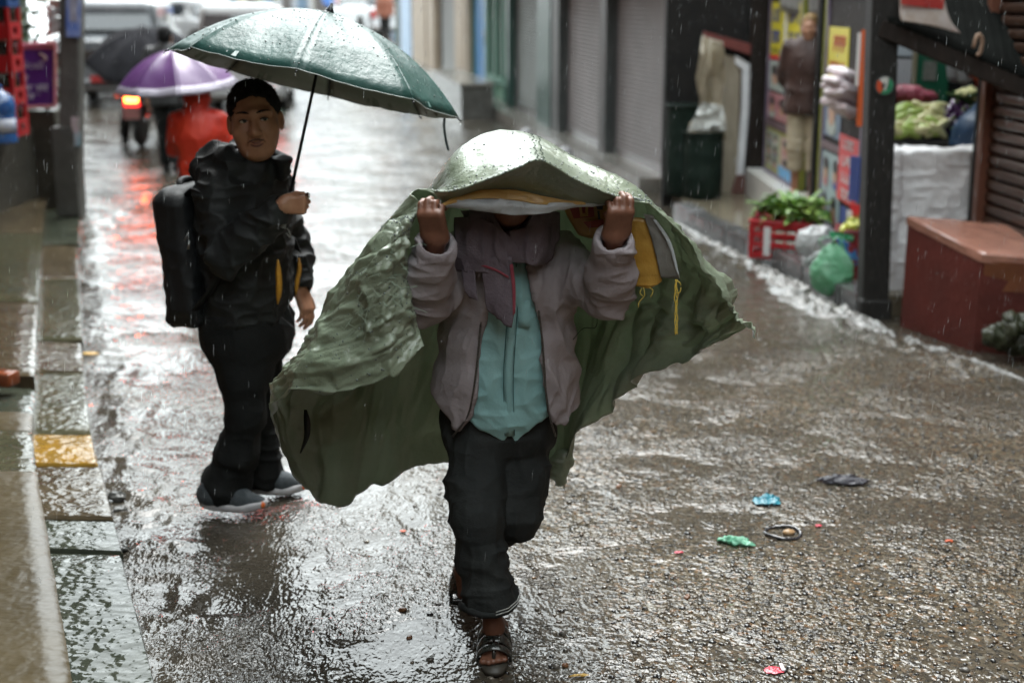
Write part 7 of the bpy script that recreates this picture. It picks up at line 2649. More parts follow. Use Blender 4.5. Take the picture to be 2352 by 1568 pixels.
def build_car(label, pos, heading, dims, paint, lamps_on=False, tail_on=False, suv=False):
    L, W, Hh = dims
    T = thing('parked_car' if not (lamps_on or tail_on) else 'car', label, 'car', pos, 'cars in the street')
    Rz = rotm(0, 0, heading)

    def P(x, y, z):
        return pos + Rz @ V3(x, y, z)
    ext = max(L, W) / 2 + .3
    S = SDF(pos - V3(ext, ext, .1), pos + V3(ext, ext, Hh + .2), .035)
    bh = Hh * (.60 if suv else .55)
    S.box(P(0, 0, .18 + bh / 2), (L / 2, W / 2, bh / 2), Rz, rd=.14, k=0)
    # bonnet falls away at the front, cabin on top
    S.box(P(L * .46, 0, .18 + bh), (L * .16, W, .10), Rz @ rotm(0, .14, 0), rd=.02, k=.06, sub=True)
    S.box(P(-L * .06, 0, Hh - .28), (L * (.30 if not suv else .36), W / 2 - .11, .30), Rz, rd=.16, k=.16)
    for sx in (L * .31, -L * .31):
        for sy_ in (-1, 1):
            S.cap(P(sx, sy_ * (W / 2 + .05), .32), P(sx, sy_ * (W / 2 - .24), .32), .37, k=.01, sub=True)
    S.out('body', paint, T)
    # glazing
    fx = L * (.25 if not suv else .30)
    bx = -L * (.37 if not suv else .43)

    def pane(name, pts, d):
        return MB().prism([P(*p) for p in pts], Rz @ np.asarray(d, float)).out(name, GLASSD, T)
    zb, zt = .18 + bh + .02, Hh - .10
    pane('windscreen', [(fx + .16, -W * .42, zb), (fx + .16, W * .42, zb), (fx - .13, W * .36, zt), (fx - .13, -W * .36, zt)], (.03, 0, .02))
    pane('rear_window', [(bx - .03, -W * .40, zb + .03), (bx - .03, W * .40, zb + .03), (bx + .09, W * .35, zt), (bx + .09, -W * .35, zt)], (-.03, 0, .02))
    for sg in (-1, 1):
        y0, y1 = sg * (W / 2 - .10), sg * (W / 2 - .12)
        pane('side_window', [(fx - .14, y0, zb), (-.02 * L, y0, zb), (-.02 * L, y1, zt), (fx - .30, y1, zt)], (0, .02 * sg, 0))
        pane('side_window', [(-.05 * L, y0, zb), (bx + .22, y0, zb), (bx + .34, y1, zt), (-.05 * L, y1, zt)], (0, .02 * sg, 0))
        m = MB().rbox(P(fx - .02, sg * (W / 2 + .06), zb + .05), (.05, .09, .07), .03, Rz).out('wing_mirror', paint, T, True)
    # wheels
    for sx in (L * .31, -L * .31):
        for sg in (-1, 1):
            c = P(sx, sg * (W / 2 - .10), .31)
            Rw = Rz @ rotm(PI / 2, 0, 0)
            w = MB().lathe([(.20, -.10), (.30, -.10), (.315, -.06), (.315, .06), (.30, .10), (.20, .10)], c, 22, Rw).out('tyre', TYRE, T, 'auto')
            MB().lathe([(.02, -.09), (.19, -.08), (.21, -.04), (.21, .04), (.19, .08), (.02, .09)], c, 16, Rw).out('rim', CHROME, w, 'auto')
    # front: grille, lamps, bumper, plate
    g = MB().rbox(P(L / 2 - .01, 0, .18 + bh * .62), (.03, W * .26, .11), .02, Rz).out('grille', M('grille_black', (.01, .01, .011), rough=.4), T)
    for k in range(3):
        MB().rbox(P(L / 2 + .02, 0, .18 + bh * .62 - .07 + .07 * k), (.012, W * .25, .012), .004, Rz).out('grille_bar', CHROME, g)
    MB().rbox(P(L / 2 - .02, 0, .34), (.09, W * .47, .10), .05, Rz).out('bumper', paint if not suv else M('bumper_grey', (.25, .26, .27), rough=.4), T, True)
    MB().rbox(P(L / 2 + .06, 0, .34), (.015, W * .30, .04), .01, Rz).out('air_intake', M('grille_black', (.01, .01, .011)), T)
    MB().rbox(P(L / 2 + .085, 0, .44), (.008, .24, .055), .004, Rz).out('number_plate', M('plate_red', (.35, .03, .03), rough=.4), T)
    HL = M('headlamp_lit', (.9, .9, .9), emit=(1, .98, .92), estr=14) if lamps_on else M('headlamp', (.55, .57, .6), rough=.08, spec=.8)
    TL = M('taillamp_lit', (.5, .01, .01), emit=(1, .03, .01), estr=5) if tail_on else M('taillamp', (.30, .01, .012), rough=.15)
    for sg in (-1, 1):
        MB().ball(P(L / 2 - .05, sg * W * .37, .18 + bh * .68), (.10, .15, .085), 12, 8, Rz).out('headlight', HL, T, True)
        MB().rbox(P(-L / 2 + .0, sg * W * .40, .18 + bh * .70), (.04, .10, .13), .03, Rz).out('tail_light', TL, T, True)
    MB().rbox(P(-L / 2 - .03, 0, .36), (.07, W * .46, .10), .04, Rz).out('bumper', paint, T, True)
    return T


def build_motorbike():
    c = V3(-5.08, 19.6, 0)
    c[2] = road_height(c[0], c[1])
    T = thing('motorbike', 'dark red motorbike seen from behind with its tail lamp lit', 'motorbike', c)
    RDM = M('bike_red', (.12, .012, .014), (.17, .02, .02), rough=.25, scale=8, coat=.5)
    BK = M('bike_black', (.015, .015, .016), rough=.45)

    def P(x, y, z):
        return c + V3(x, y, z)
    R = rotm(0, PI / 2, 0)
    for y in (0, 1.28):
        w = MB().lathe([(.20, -.055), (.27, -.055), (.30, -.02), (.30, .02), (.27, .055), (.20, .055)], P(0, y, .30), 26, R).out('tyre', TYRE, T, 'auto')
        MB().lathe([(.02, -.05), (.05, -.04), (.06, -.01), (.21, -.012), (.21, .012), (.06, .01), (.05, .04), (.02, .05)], P(0, y, .30), 18, R).out('rim', CHROME, w, 'auto')
    S = SDF(P(-.35, -.45, .25), P(.35, 1.5, 1.2), .016)
    S.tube([P(0, -.28, .78), P(0, .1, .74), P(0, .45, .72)], (.09, .12, .13), k=.05)
    S.ell(P(0, .72, .82), (.15, .26, .14), k=.06)
    S.tube([P(0, -.30, .76), P(0, -.24, .60)], (.07, .08), k=.05)
    S.out('body', RDM, T)
    MB().rbox(P(0, .12, .87), (.13, .42, .05), .04).out('seat', BK, T, True)
    S = SDF(P(-.3, .2, .2), P(.3, 1.1, .8), .02)
    S.box(P(0, .6, .45), (.16, .22, .17), rd=.05, k=0)
    S.out('engine', M('engine_metal', (.10, .10, .10), rough=.4, metal=.7), T)
    MB().tube([P(0, -.28, .70), P(0, -.36, .52), P(0, -.38, .40)], (.09, .085, .08), 8, flat=.35).out('mudguard', BK, T, True)
    MB().tube([P(.17, .5, .30), P(.19, 0, .34), P(.20, -.35, .42)], (.03, .05, .055), 10).out('exhaust', CHROME, T, True)
    for sg in (-1, 1):
        MB().tube([P(.09 * sg, 1.28, .30), P(.09 * sg, 1.12, .70), P(.08 * sg, 1.02, .95)], .025, 8).out('fork', CHROME, T, True)
        MB().tube([P(.0, 1.0, .98), P(.2 * sg, .98, 1.04), P(.36 * sg, .90, 1.03)], .016, 8).out('handlebar', BK, T, True)
        MB().tube([P(.30 * sg, .93, 1.04), P(.36 * sg, .92, 1.16)], .008, 6).out('mirror_stem', BK, T)
        MB().ball(P(.37 * sg, .92, 1.20), (.07, .02, .045), 12, 8).out('mirror', BK, T, True)
        MB().tube([P(.13 * sg, -.28, .72), P(.20 * sg, -.29, .71)], .012, 6).out('indicator_stem', BK, T)
        MB().ball(P(.22 * sg, -.29, .71), (.04, .035, .03), 10, 6).out('indicator', M('indicator_amber', (.45, .16, .02), rough=.2), T, True)
        MB().tube([P(.10 * sg, .05, .60), P(.12 * sg, -.05, .34)], .03, 8).out('shock_absorber', CHROME, T, True)
    MB().rbox(P(0, -.40, .665), (.085, .03, .042), .015).out('tail_light', M('bike_tail_lit', (.6, .02, .01), emit=(1.0, .10, .015), estr=12), T, True)
    MB().rbox(P(0, -.385, .595), (.10, .03, .035), .012).out('lamp_housing', M('bike_lamp_red', (.4, .01, .02), emit=(1, .02, .02), estr=1.2), T, True)
    MB().rbox(P(0.0, -.42, .49), (.11, .010, .085), .006).out('number_plate', M('plate_pale', (.55, .20, .20), (.6, .3, .28), rough=.3, scale=20), T)
    return T, c


def build_rider(c):
    b = c + V3(0, .12, 0)
    T = thing('person', 'motorbike rider in a dark brown coat under the black umbrella, both feet down', 'person', b)
    BR = M('coat_brown', (.055, .038, .024), (.08, .058, .036), rough=.6, scale=7)

    def P(x, y, z):
        return b + V3(x, y, z)
    pel, che, nek, hed = P(0, 0, .90), P(0, .10, 1.16), P(0, .15, 1.30), P(0, .20, 1.41)
    J = {}
    for sg, n in ((-1, 'l'), (1, 'r')):
        J[n] = dict(h=P(.1 * sg, .02, .92), k=P(.27 * sg, .36, .62), a=P(.32 * sg, .22, .10), s=P(.18 * sg, .12, 1.27), e=P(.27 * sg, .32, 1.10), w=P(.32 * sg, .66, 1.08))
    J['r']['e'] = P(.25, .22, 1.06)
    J['r']['w'] = P(.10, .30, 1.22)
    S = SDF(P(-.55, -.4, -.02), P(.55, .95, 1.8), .014)
    torso(S, [pel, (pel + che) / 2, che, nek], (.3, .28, .32, .2), (.2, .19, .2, .14), 0)
    S.cap(nek, hed, .055, .055)
    head_sdf(S, hed, rotm(0, 0, PI), 1.0)
    for n in 'lr':
        j = J[n]
        S.cap(j['s'], j['e'], .045, .04)
        S.cap(j['e'], j['w'], .038, .028)
        hand(S, j['w'], j['w'] - j['e'], V3(0, .2, -1), 1 if n == 'l' else -1, curl=(.9, 1.1, .8))
        S.cap(j['h'], j['k'], .075, .055)
        S.cap(j['k'], j['a'], .05, .036)
        S.cap(j['a'] - V3(0, .03, .06), j['a'] + V3(0, .15, -.06), .036, .03)
    S.out('body', SKIN2, T)
    S = SDF(P(-.55, -.4, .5), P(.55, .95, 1.62), .014)
    torso(S, [P(0, -.02, .82), (pel + che) / 2, che, nek], (.46, .44, .46, .26), (.34, .31, .31, .2), 0)
    for n in 'lr':
        j = J[n]
        S.cap(j['s'], j['e'], .085, .07, k=.05)
        S.cap(j['e'], j['w'], .068, .055)
    S.half(P(0, 0, .72), V3(0, 0, -1))
    S.out('coat', BR, T, disp=folds(.012, (6, 6, 10), 701))
    S = SDF(P(-.55, -.4, .0), P(.55, .95, 1.1), .014)
    for n in 'lr':
        j = J[n]
        S.tube([j['h'], j['k'], j['a'] + V3(0, 0, .04)], (.105, .085, .07), k=.03)
    S.out('trousers', BLACKTROUSER, T, disp=folds(.01, (6, 6, 12), 702))
    for n in 'lr':
        j = J[n]
        S = SDF(j['a'] - .24, j['a'] + .24, .01)
        S.cap(j['a'] - V3(0, .03, .05), j['a'] + V3(0, .16, -.055), .045, .038, k=0)
        S.out('shoe', TYRE, T)
    hair_cap(T, hed, rotm(0, 0, PI), 1.0, vox=.01)


def bottle(T, P, x, y, z, mat, capm, h=.24):
    b = MB().lathe([(.026, 0), (.030, .01), (.030, h * .45), (.026, h * .58), (.013, h * .78), (.012, h * .97)], P(x, y, z), 10).out('bottle', mat, T, True)
    MB().lathe([(.013, h * .96), (.015, h * .97), (.015, h), (.004, h + .003)], P(x, y, z), 8).out('bottle_cap', capm, b, True)


def build_left_shop():
    # plinth walls that carry the crates
    T = thing('shop_plinth', 'dark stepped concrete plinth under the bottle crates and purple board', 'wall', V3(-5, 12.6, .1))
    CW = wet_stone('plinth_dark', (.040, .038, .032), (.065, .060, .048), rough=.35, bump=.6)
    MB().rbox(V3(-5.75, 12.75, .40), (1.28, .62, .45), .02).out('front_step', CW, T)
    MB().rbox(V3(-5.55, 13.75, .50), (1.30, .40, .50), .02).out('back_step', CW, T)
    MB().rbox(V3(-6.75, 14.5, 1.8), (1.9, .15, 1.9), .02).out('wall', M('left_wall_dark', (.022, .024, .018), (.04, .042, .03), rough=.7, scale=4), T)
    cx = A(-4, 300, 12.4)[0]
    RED = M('bottle_crate_red', (.42, .014, .018), (.36, .012, .014), rough=.35, scale=8)
    BLU = M('bottle_crate_blue', (.010, .05, .17), (.015, .065, .21), rough=.35, scale=8)
    GB = M('bottle_glass_brown', (.035, .018, .010), rough=.06, spec=.7)
    CPM = M('bottle_cap', (.35, .30, .28), rough=.35, metal=.4)
    names = ('bottom crate of the stack', 'second crate from the plinth', 'third crate from the plinth', 'fourth crate, right under the blue one')
    for k in range(5):
        c = V3(cx, 12.45, .853 + .272 * k)
        mat = BLU if k == 4 else RED
        lab = 'blue bottle crate on top of the red crate stack' if k == 4 else 'red bottle crate of brown bottles, ' + names[k]
        t = thing('bottle_crate', lab, 'crate', c, 'stacked bottle crates')
        w, d, h = .40, .30, .145

        def P(x, y, z, c=c):
            return c + V3(x, y, z)
        MB().box(P(0, 0, .01), (w / 2 - .012, d / 2 - .012, .008)).out('base', mat, t)
        for sg in (-1, 1):
            s_ = MB()
            for (x0, x1, z0, z1) in ((-w / 2, w / 2, 0, .05), (-w / 2, w / 2, .105, h), (-w / 2, -.07, .05, .105), (.07, w / 2, .05, .105)):
                s_.box(P((x0 + x1) / 2, sg * (d / 2 - .006), (z0 + z1) / 2), ((x1 - x0) / 2, .006, (z1 - z0) / 2))
            s_.out('long_side', mat, t)
            e_ = MB()
            for (y0, y1, z0, z1) in ((-d / 2 + .013, d / 2 - .013, 0, .05), (-d / 2 + .013, d / 2 - .013, .105, h), (-d / 2 + .013, -.05, .05, .105), (.05, d / 2 - .013, .05, .105)):
                e_.box(P(sg * (w / 2 - .006), (y0 + y1) / 2, (z0 + z1) / 2), (.006, (y1 - y0) / 2, (z1 - z0) / 2))
            e_.out('short_side', mat, t)
            for s2 in (-1, 1):
                MB().rbox(P(sg * (w / 2 - .015), s2 * (d / 2 - .015), .133), (.017, .017, .133), .004).out('corner_post', mat, t)
        for i in range(5):
            for j in range(3):
                bottle(t, P, -.15 + .075 * i, -.09 + .09 * j, .02, GB, CPM)
    # water jug
    c = A(4, 330, 11.95)
    T = thing('water_jug', 'large blue plastic water jug with white label before the red crates', 'jug', c)
    prof = [(.10, 0), (.132, .015), (.135, .06), (.128, .08), (.135, .10), (.135, .22), (.128, .24), (.135, .26), (.135, .33), (.11, .39), (.05, .43), (.035, .45), (.035, .49), (.01, .495)]
    MB().lathe(prof, c, 28).out('jug', M('jug_blue', (.012, .06, .20), (.02, .09, .26), rough=.12, scale=5, coat=.5), T, 'auto')
    pts = [(c + V3(.137 * math.sin(a), -.137 * math.cos(a), 0)) for a in np.linspace(-.2, 1.5, 10)]
    lab = sheet('label', np.array([[p + V3(0, 0, z) for p in pts] for z in (.10, .16, .21)]), M('label_white', (.55, .56, .58), (.3, .34, .5), rough=.4, scale=14), T, .002)
    # purple sign board
    y = 13.32
    a = [A(36, 104, y), A(127, 100, y), A(127, 244, y), A(36, 246, y)]
    T = thing('sign_board', 'purple advertising board with pale lettering and pink rim behind the crates', 'sign', (a[2] + a[3]) / 2)
    quad_on('board', a, (0, .03, 0), M('sign_purple', (.085, .022, .20), (.10, .03, .23), rough=.35, scale=5), T)
    ED = M('sign_pink', (.50, .10, .24), (.55, .26, .18), rough=.4, scale=3)
    for i in range(4):
        p, q = a[i], a[(i + 1) % 4]
        MB().tube([p + V3(0, -.008, 0), q + V3(0, -.008, 0)], .017, 4).out('rim', ED, T)
    MB().prism([A(38, 108, y - .01), A(124, 106, y - .01), A(124, 112, y - .01), A(38, 115, y - .01)], (0, -.004, 0)).out('rim_band', ED, T)
    WT = M('sign_lettering', (.50, .46, .56), rough=.4)
    text_mesh('lettering', 'Ncell', .105, A(72, 150, y - .016), (1, 0, 0), (0, 0, 1), WT, T)
    SW = M('sign_swirl', (.60, .42, .38), rough=.4)
    MB().tube(catmull(np.array([A(90, 124, y - .016), A(100, 128, y - .016), A(106, 135, y - .016), A(100, 139, y - .016)]), 10), (.010), 6).out('emblem', SW, T, True)

    def deva(u0, u1, v, seed):
        """headline-bar script in short strokes"""
        rg = random.Random(seed)
        MB().tube([A(u0, v, y - .016), A(u1, v, y - .016)], .0045, 4).out('lettering', WT, T)
        u = u0 + 2
        while u < u1 - 4:
            k = rg.randrange(3)
            MB().tube([A(u + 5, v, y - .016), A(u + 5, v + 12, y - .016)], .0045, 4).out('lettering', WT, T)
            if k != 1:
                pts = [A(u + 5, v + 5, y - .016), A(u + 1, v + 3, y - .016), A(u, v + 7, y - .016), A(u + 3, v + 10, y - .016)]
                MB().tube(catmull(np.array(pts), 8), .004, 4).out('lettering', WT, T)
            if k == 2:
                MB().tube([A(u + 2, v - 5, y - .016), A(u + 5, v, y - .016)], .004, 4).out('lettering', WT, T)
            u += 9
    deva(45, 66, 176, 1)
    deva(44, 76, 197, 2)
    deva(82, 112, 197, 3)
    deva(50, 82, 217, 4)
    deva(88, 92, 217, 5)
    for sx in (-.10, .10):
        MB().rbox((a[2] + a[3]) / 2 + V3(sx, .02, -.02), (.012, .012, .04), .003).out('foot', TYRE, T)
    # climbing plant behind the board
    T = thing('climbing_plant', 'dark leafy climbing plant hanging behind the purple board', 'plant', V3(-4.7, 13.9, 1.0))
    rg = np.random.default_rng(5)
    LFM = [M('vine_leaf_%d' % i, q, tuple(c_ * 1.5 for c_ in q), rough=.4, scale=15) for i, q in enumerate(((.012, .030, .010), (.022, .05, .013), (.045, .075, .015)))]
    for i, mt in enumerate(LFM):
        V, F = [], []
        for k in range(420 if i < 2 else 90):
            p = V3(rg.uniform(-5.75, -4.2), rg.uniform(13.6, 14.2), rg.uniform(1.0, 2.5))
            d = unit(rg.normal(size=3) + V3(0, -.5, -.5))
            s_ = unit(np.cross(d, rg.normal(size=3)))
            l, w = rg.uniform(.05, .11), rg.uniform(.018, .035)
            o = len(V)
            V += [p, p + d * l * .45 + s_ * w, p + d * l, p + d * l * .45 - s_ * w]
            F.append((o, o + 1, o + 2, o + 3))
        ob = raw('leaf', np.array(V), F, mt, T)
        ob['kind'] = 'stuff'
    for k in range(9):
        x = rg.uniform(-5.6, -4.3)
        pts = [V3(x + .12 * math.sin(z * 3 + k), 13.9 + .1 * math.cos(z * 2 + k), z) for z in np.linspace(1.0, 2.5, 8)]
        MB().tube(pts, .009, 5).out('stem', M('vine_stem', (.05, .038, .02), rough=.7), T, True)
    # hanging packets
    T = thing('hanging_packets', 'strip of red and white snack packets hanging beside the pole', 'packets', A(125, 78, 12.9))
    for k in range(4):
        MB().rbox(A(124 + (k % 2) * 3, 8 + 20 * k, 12.9), (.045, .012, .036), .01, rotm(0, .1 * (-1) ** k, .2)).out('packet', M('packet_white', (.55, .54, .53), rough=.3) if k not in (0,) else M('packet_mix', (.5, .2, .15), (.6, .55, .5), rough=.3, scale=30), T, True)
        MB().rbox(A(113, 22 + 18 * k, 12.92), (.018, .010, .03), .008).out('packet', M('packet_red', (.45, .05, .03), rough=.3), T, True)
    MB().tube([A(124, -20, 12.92), A(126, 80, 12.92)], .004, 4).out('string', M('string_white', (.5, .5, .5), rough=.8), T)
    # concrete pole with paper notices
    b, t = G(164, 482, .15), A(166, -200, 12.85)
    T = thing('concrete_pole', 'square grey concrete utility pole with torn paper notices beside the kerb', 'pole', b)
    CP = M('pole_concrete', (.05, .048, .043), (.09, .086, .077), rough=.5, scale=7, bump=.5, bscale=20, c3=(.03, .03, .027), detail=7)
    R = frame(t - b, (0, -1, 0))
    L = np.linalg.norm(t - b)
    MB().rbox((b + t) / 2, (.092, L / 2 + .1, .085), .02, R).out('pole', CP, T)
    f = b[1] - .094

    def note(u0, u1, v0, v1, mat, k=0):
        quad_on('notice', [A(u0, v0, f - .002 * k), A(u1, v0 + 2, f - .002 * k), A(u1 - 1, v1, f - .002 * k), A(u0, v1 - 2, f - .002 * k)], (0, -.004, 0), mat, T)
    note(152, 186, -30, 86, M('notice_bluewhite', (.05, .12, .42), (.45, .48, .6), rough=.5, scale=6), 0)
    note(160, 178, -10, 50, M('notice_pale', (.45, .46, .55), (.12, .10, .14), rough=.5, scale=10), 3)
    note(155, 186, 300, 336, M('notice_teal', (.10, .30, .38), (.40, .36, .38), rough=.5, scale=12), 0)
    note(164, 182, 268, 305, M('notice_torn', (.30, .27, .26), (.42, .33, .36), rough=.6, scale=14), 1)
    MB().rbox(b + V3(0, 0, .35), (.105, .1, .40), .01).out('base_sleeve', M('pole_base', (.05, .05, .045), (.075, .075, .068), rough=.4, scale=6), T)
    MB().tube([A(142, 182, 12.75), A(147, 208, 12.75)], .012, 6, flat=.4).out('cable_clip', M('clip_white', (.6, .6, .6), rough=.4), T)


def build_traffic():
    SIL = M('paint_silver', (.28, .29, .30), (.33, .34, .35), rough=.25, metal=.4, scale=3, coat=.5)
    WHT = M('paint_carwhite', (.36, .37, .38), (.42, .42, .42), rough=.25, scale=3, coat=.5)
    DGR = M('paint_slate', (.09, .10, .11), (.12, .13, .14), rough=.25, scale=3, coat=.5)

    def at(u, y):
        x = (u - 1176) / FPX * (y * _c + .4)
        return V3(x, y, road_height(x, y) - .01)
    build_car('dark slate jeep facing down the street behind the motorbike', at(285, 27.5), -PI / 2 + .12, (4.3, 1.85, 1.75), DGR, suv=True)
    build_car('white car with one bright headlamp behind the dark jeep', at(262, 38), -PI / 2 + .22, (4.0, 1.75, 1.55), WHT, lamps_on=True)
    build_car('long white saloon parked beyond the black umbrella', at(430, 40), -PI / 2 + .95, (4.4, 1.75, 1.50), WHT)
    build_car('small white hatchback far up the rising street', at(300, 60), -PI / 2 + .5, (3.8, 1.7, 1.5), WHT)
    build_car('small white van driving away with red tail lamps lit', at(570, 25.5), PI / 2 + .10, (3.4, 1.5, 1.75), WHT, tail_on=True, suv=True)
    build_car('silver car parked beside the pink corner building', at(850, 50), PI / 2 + .5, (3.9, 1.7, 1.5), SIL)
    T, c = build_motorbike()
    build_rider(c)
    bk = (M('umbrella_black', (.016, .016, .018), (.026, .026, .03), rough=.9, scale=5, spec=.06), M('umbrella_black_under', (.02, .02, .022), rough=.5), (M('umbrella_metal', (.02, .022, .025), rough=.3, metal=.6), M('umbrella_hem_black', (.05, .05, .05), rough=.5)))
    build_umbrella('black umbrella held over the motorbike rider', A(335, 138, 19.1), V3(.08, -.42, 1), .80, .42, .3, bk, .62, seed=8)
    # walkers
    BLKJ = M('jacket_dark', (.014, .015, .016), (.022, .023, .024), rough=.6, scale=7)
    REDC = M('raincoat_red', (.46, .020, .008), (.56, .04, .013), rough=.55, scale=6, bump=.6, bscale=14)
    simple_person('person in dark clothes walking away beyond the purple umbrella', at(392, 17.0), PI / 2, 1.68, BLKJ, BLACKTROUSER, HAIR, stride=.5, shoes=TYRE)
    rp = at(468, 10.4)
    simple_person('short person in a bright red raincoat walking away under the purple umbrella', rp, PI / 2 + .1, 1.40, REDC, M('raintrouser_red', (.36, .018, .008), (.44, .03, .012), rough=.4, scale=6), HAIR, stride=.35, coat=.55, hood=True, hold='l', shoes=TYRE, vox=.011)
    pu = (M('umbrella_purple', (.085, .032, .122), (.11, .042, .15), rough=.4, scale=4, coat=.2), M('umbrella_purple_under', (.10, .05, .14), rough=.5), (M('umbrella_metal', (.02, .022, .025), rough=.3, metal=.6), M('umbrella_hem_black', (.05, .05, .05), rough=.5)))
    TRM = M('reflective_band', (.24, .22, .27), (.30, .28, .33), rough=.35, scale=300, metal=.3, wave=(60, 0, 'DIAGONAL', 1.0))
    build_umbrella('purple umbrella with silver reflective rim held by the person in red', A(408, 204, 10.55), V3(-.06, -.06, 1), .45, .285, .25, pu, .55, trim=TRM, seed=9)
    # far figures
    for lab, u, y, top, bot in (('tiny dark dressed figure walking beside the far hatchback', 338, 63, BLKJ, BLACKTROUSER), ('tiny figure in a blue top at the far bend', 762, 58, M('top_blue', (.06, .16, .45), rough=.6), BLACKTROUSER), ('tiny figure in a pink top at the far bend', 792, 56, M('top_pink', (.55, .32, .32), rough=.6), M('bottom_grey', (.2, .19, .2), rough=.6)), ('tiny figure with rust red top near the pink corner building', 886, 46, M('top_rust', (.20, .07, .04), rough=.6), BLACKTROUSER)):
        simple_person(lab, at(u, y), -PI / 2, 1.65, top, bot, HAIR, vox=.03, stride=.3, group='far walkers')
    # man at the poster shop door
    pb = V3(2.40, 11.70, .402)
    p, _ = simple_person('person in a dark brown jacket, cream rolled trousers and cap at the poster shop door', pb, -PI / 2 - .35, 1.46, M('jacket_darkbrown', (.035, .016, .013), (.055, .026, .02), rough=.6, scale=8), M('trouser_cream', (.36, .30, .21), (.46, .39, .28), rough=.7, scale=6), M('cap_ochre', (.20, .12, .04), (.26, .16, .06), rough=.7, scale=20), skin=SKIN2, stride=.15, trousers_short=True, vox=.010, arms='back', hlow=.035)
    # utility pole far off
    q = at(226, 48)
    T = thing('utility_pole', 'thin dark utility pole far off beside the white cars', 'pole', q)
    MB().lathe([(.13, -.1), (.12, 2.0), (.09, 7.0), (.01, 7.02)], q, 12).out('pole', M('pole_far', (.05, .055, .052), rough=.6), T, 'auto')
    MB().box(q + V3(0, 0, 6.5), (.8, .05, .05)).out('crossarm', M('pole_far', (.05, .055, .052)), T)
    q = at(585, 54)
    T = thing('shrub', 'small bright green shrub by the far wall', 'shrub', q)
    rg = np.random.default_rng(8)
    V, F = [], []
    for k in range(260):
        p = q + V3(*(rg.normal(size=3) * (.35, .25, .18))) + V3(0, 0, .35)
        d = unit(rg.normal(size=3))
        s_ = unit(np.cross(d, rg.normal(size=3)))
        o = len(V)
        V += [p, p + d * .1 + s_ * .05, p + d * .2, p + d * .1 - s_ * .05]
        F.append((o, o + 1, o + 2, o + 3))
    raw('foliage', np.array(V), F, M('shrub_green', (.10, .30, .06), (.14, .36, .08), rough=.5, scale=9), T)
    MB().tube([q, q + V3(0, 0, .35)], .03, 6).out('stem', M('vine_stem', (.05, .038, .02), rough=.7), T)
# ================================================================== litter and rain
def crumple(name, lab, cat, u, v, size, mat, seed, flat=.3, yaw=0., group=None, partname='film'):
    """a wet crumpled bag or wrapper lying on the road"""
    p = G(u, v)
    p[2] = road_height(p[0], p[1])
    T = thing(name, lab, cat, p, group)
    n = 30
    g = np.linspace(-1, 1, n)
    X, Y = np.meshgrid(g, g, indexing='ij')
    r = np.sqrt(X ** 2 + Y ** 2)
    ang = np.arctan2(Y, X)
    edge = 1.15 - 1.1 * (fbm(np.stack((np.cos(ang) * 2.2, np.sin(ang) * 2.2, 0 * ang), -1) + seed, 3, seed) - .3)
    sc_ = np.minimum(1, edge / np.maximum(r, .3))
    X2, Y2 = X * sc_, Y * sc_
    q = np.stack((X2 * 2.2, Y2 * 2.2, 0 * X), -1)
    Z = flat * (ridge(q + seed, seed) ** 1.5 * .6 + .5 * ridge(q * 2.3 + seed, seed + 1) + .2 * ridge(q * 5, seed + 2)) * (1 - .8 * np.clip(r, 0, 1) ** 2)
    R = rotm(0, 0, yaw)
    P = np.stack((X2 * size[0], Y2 * size[1], Z * max(size) * .8), -1) @ R.T + p + V3(0, 0, .004)
    sheet(partname, P, mat, T, .0015)
    return T


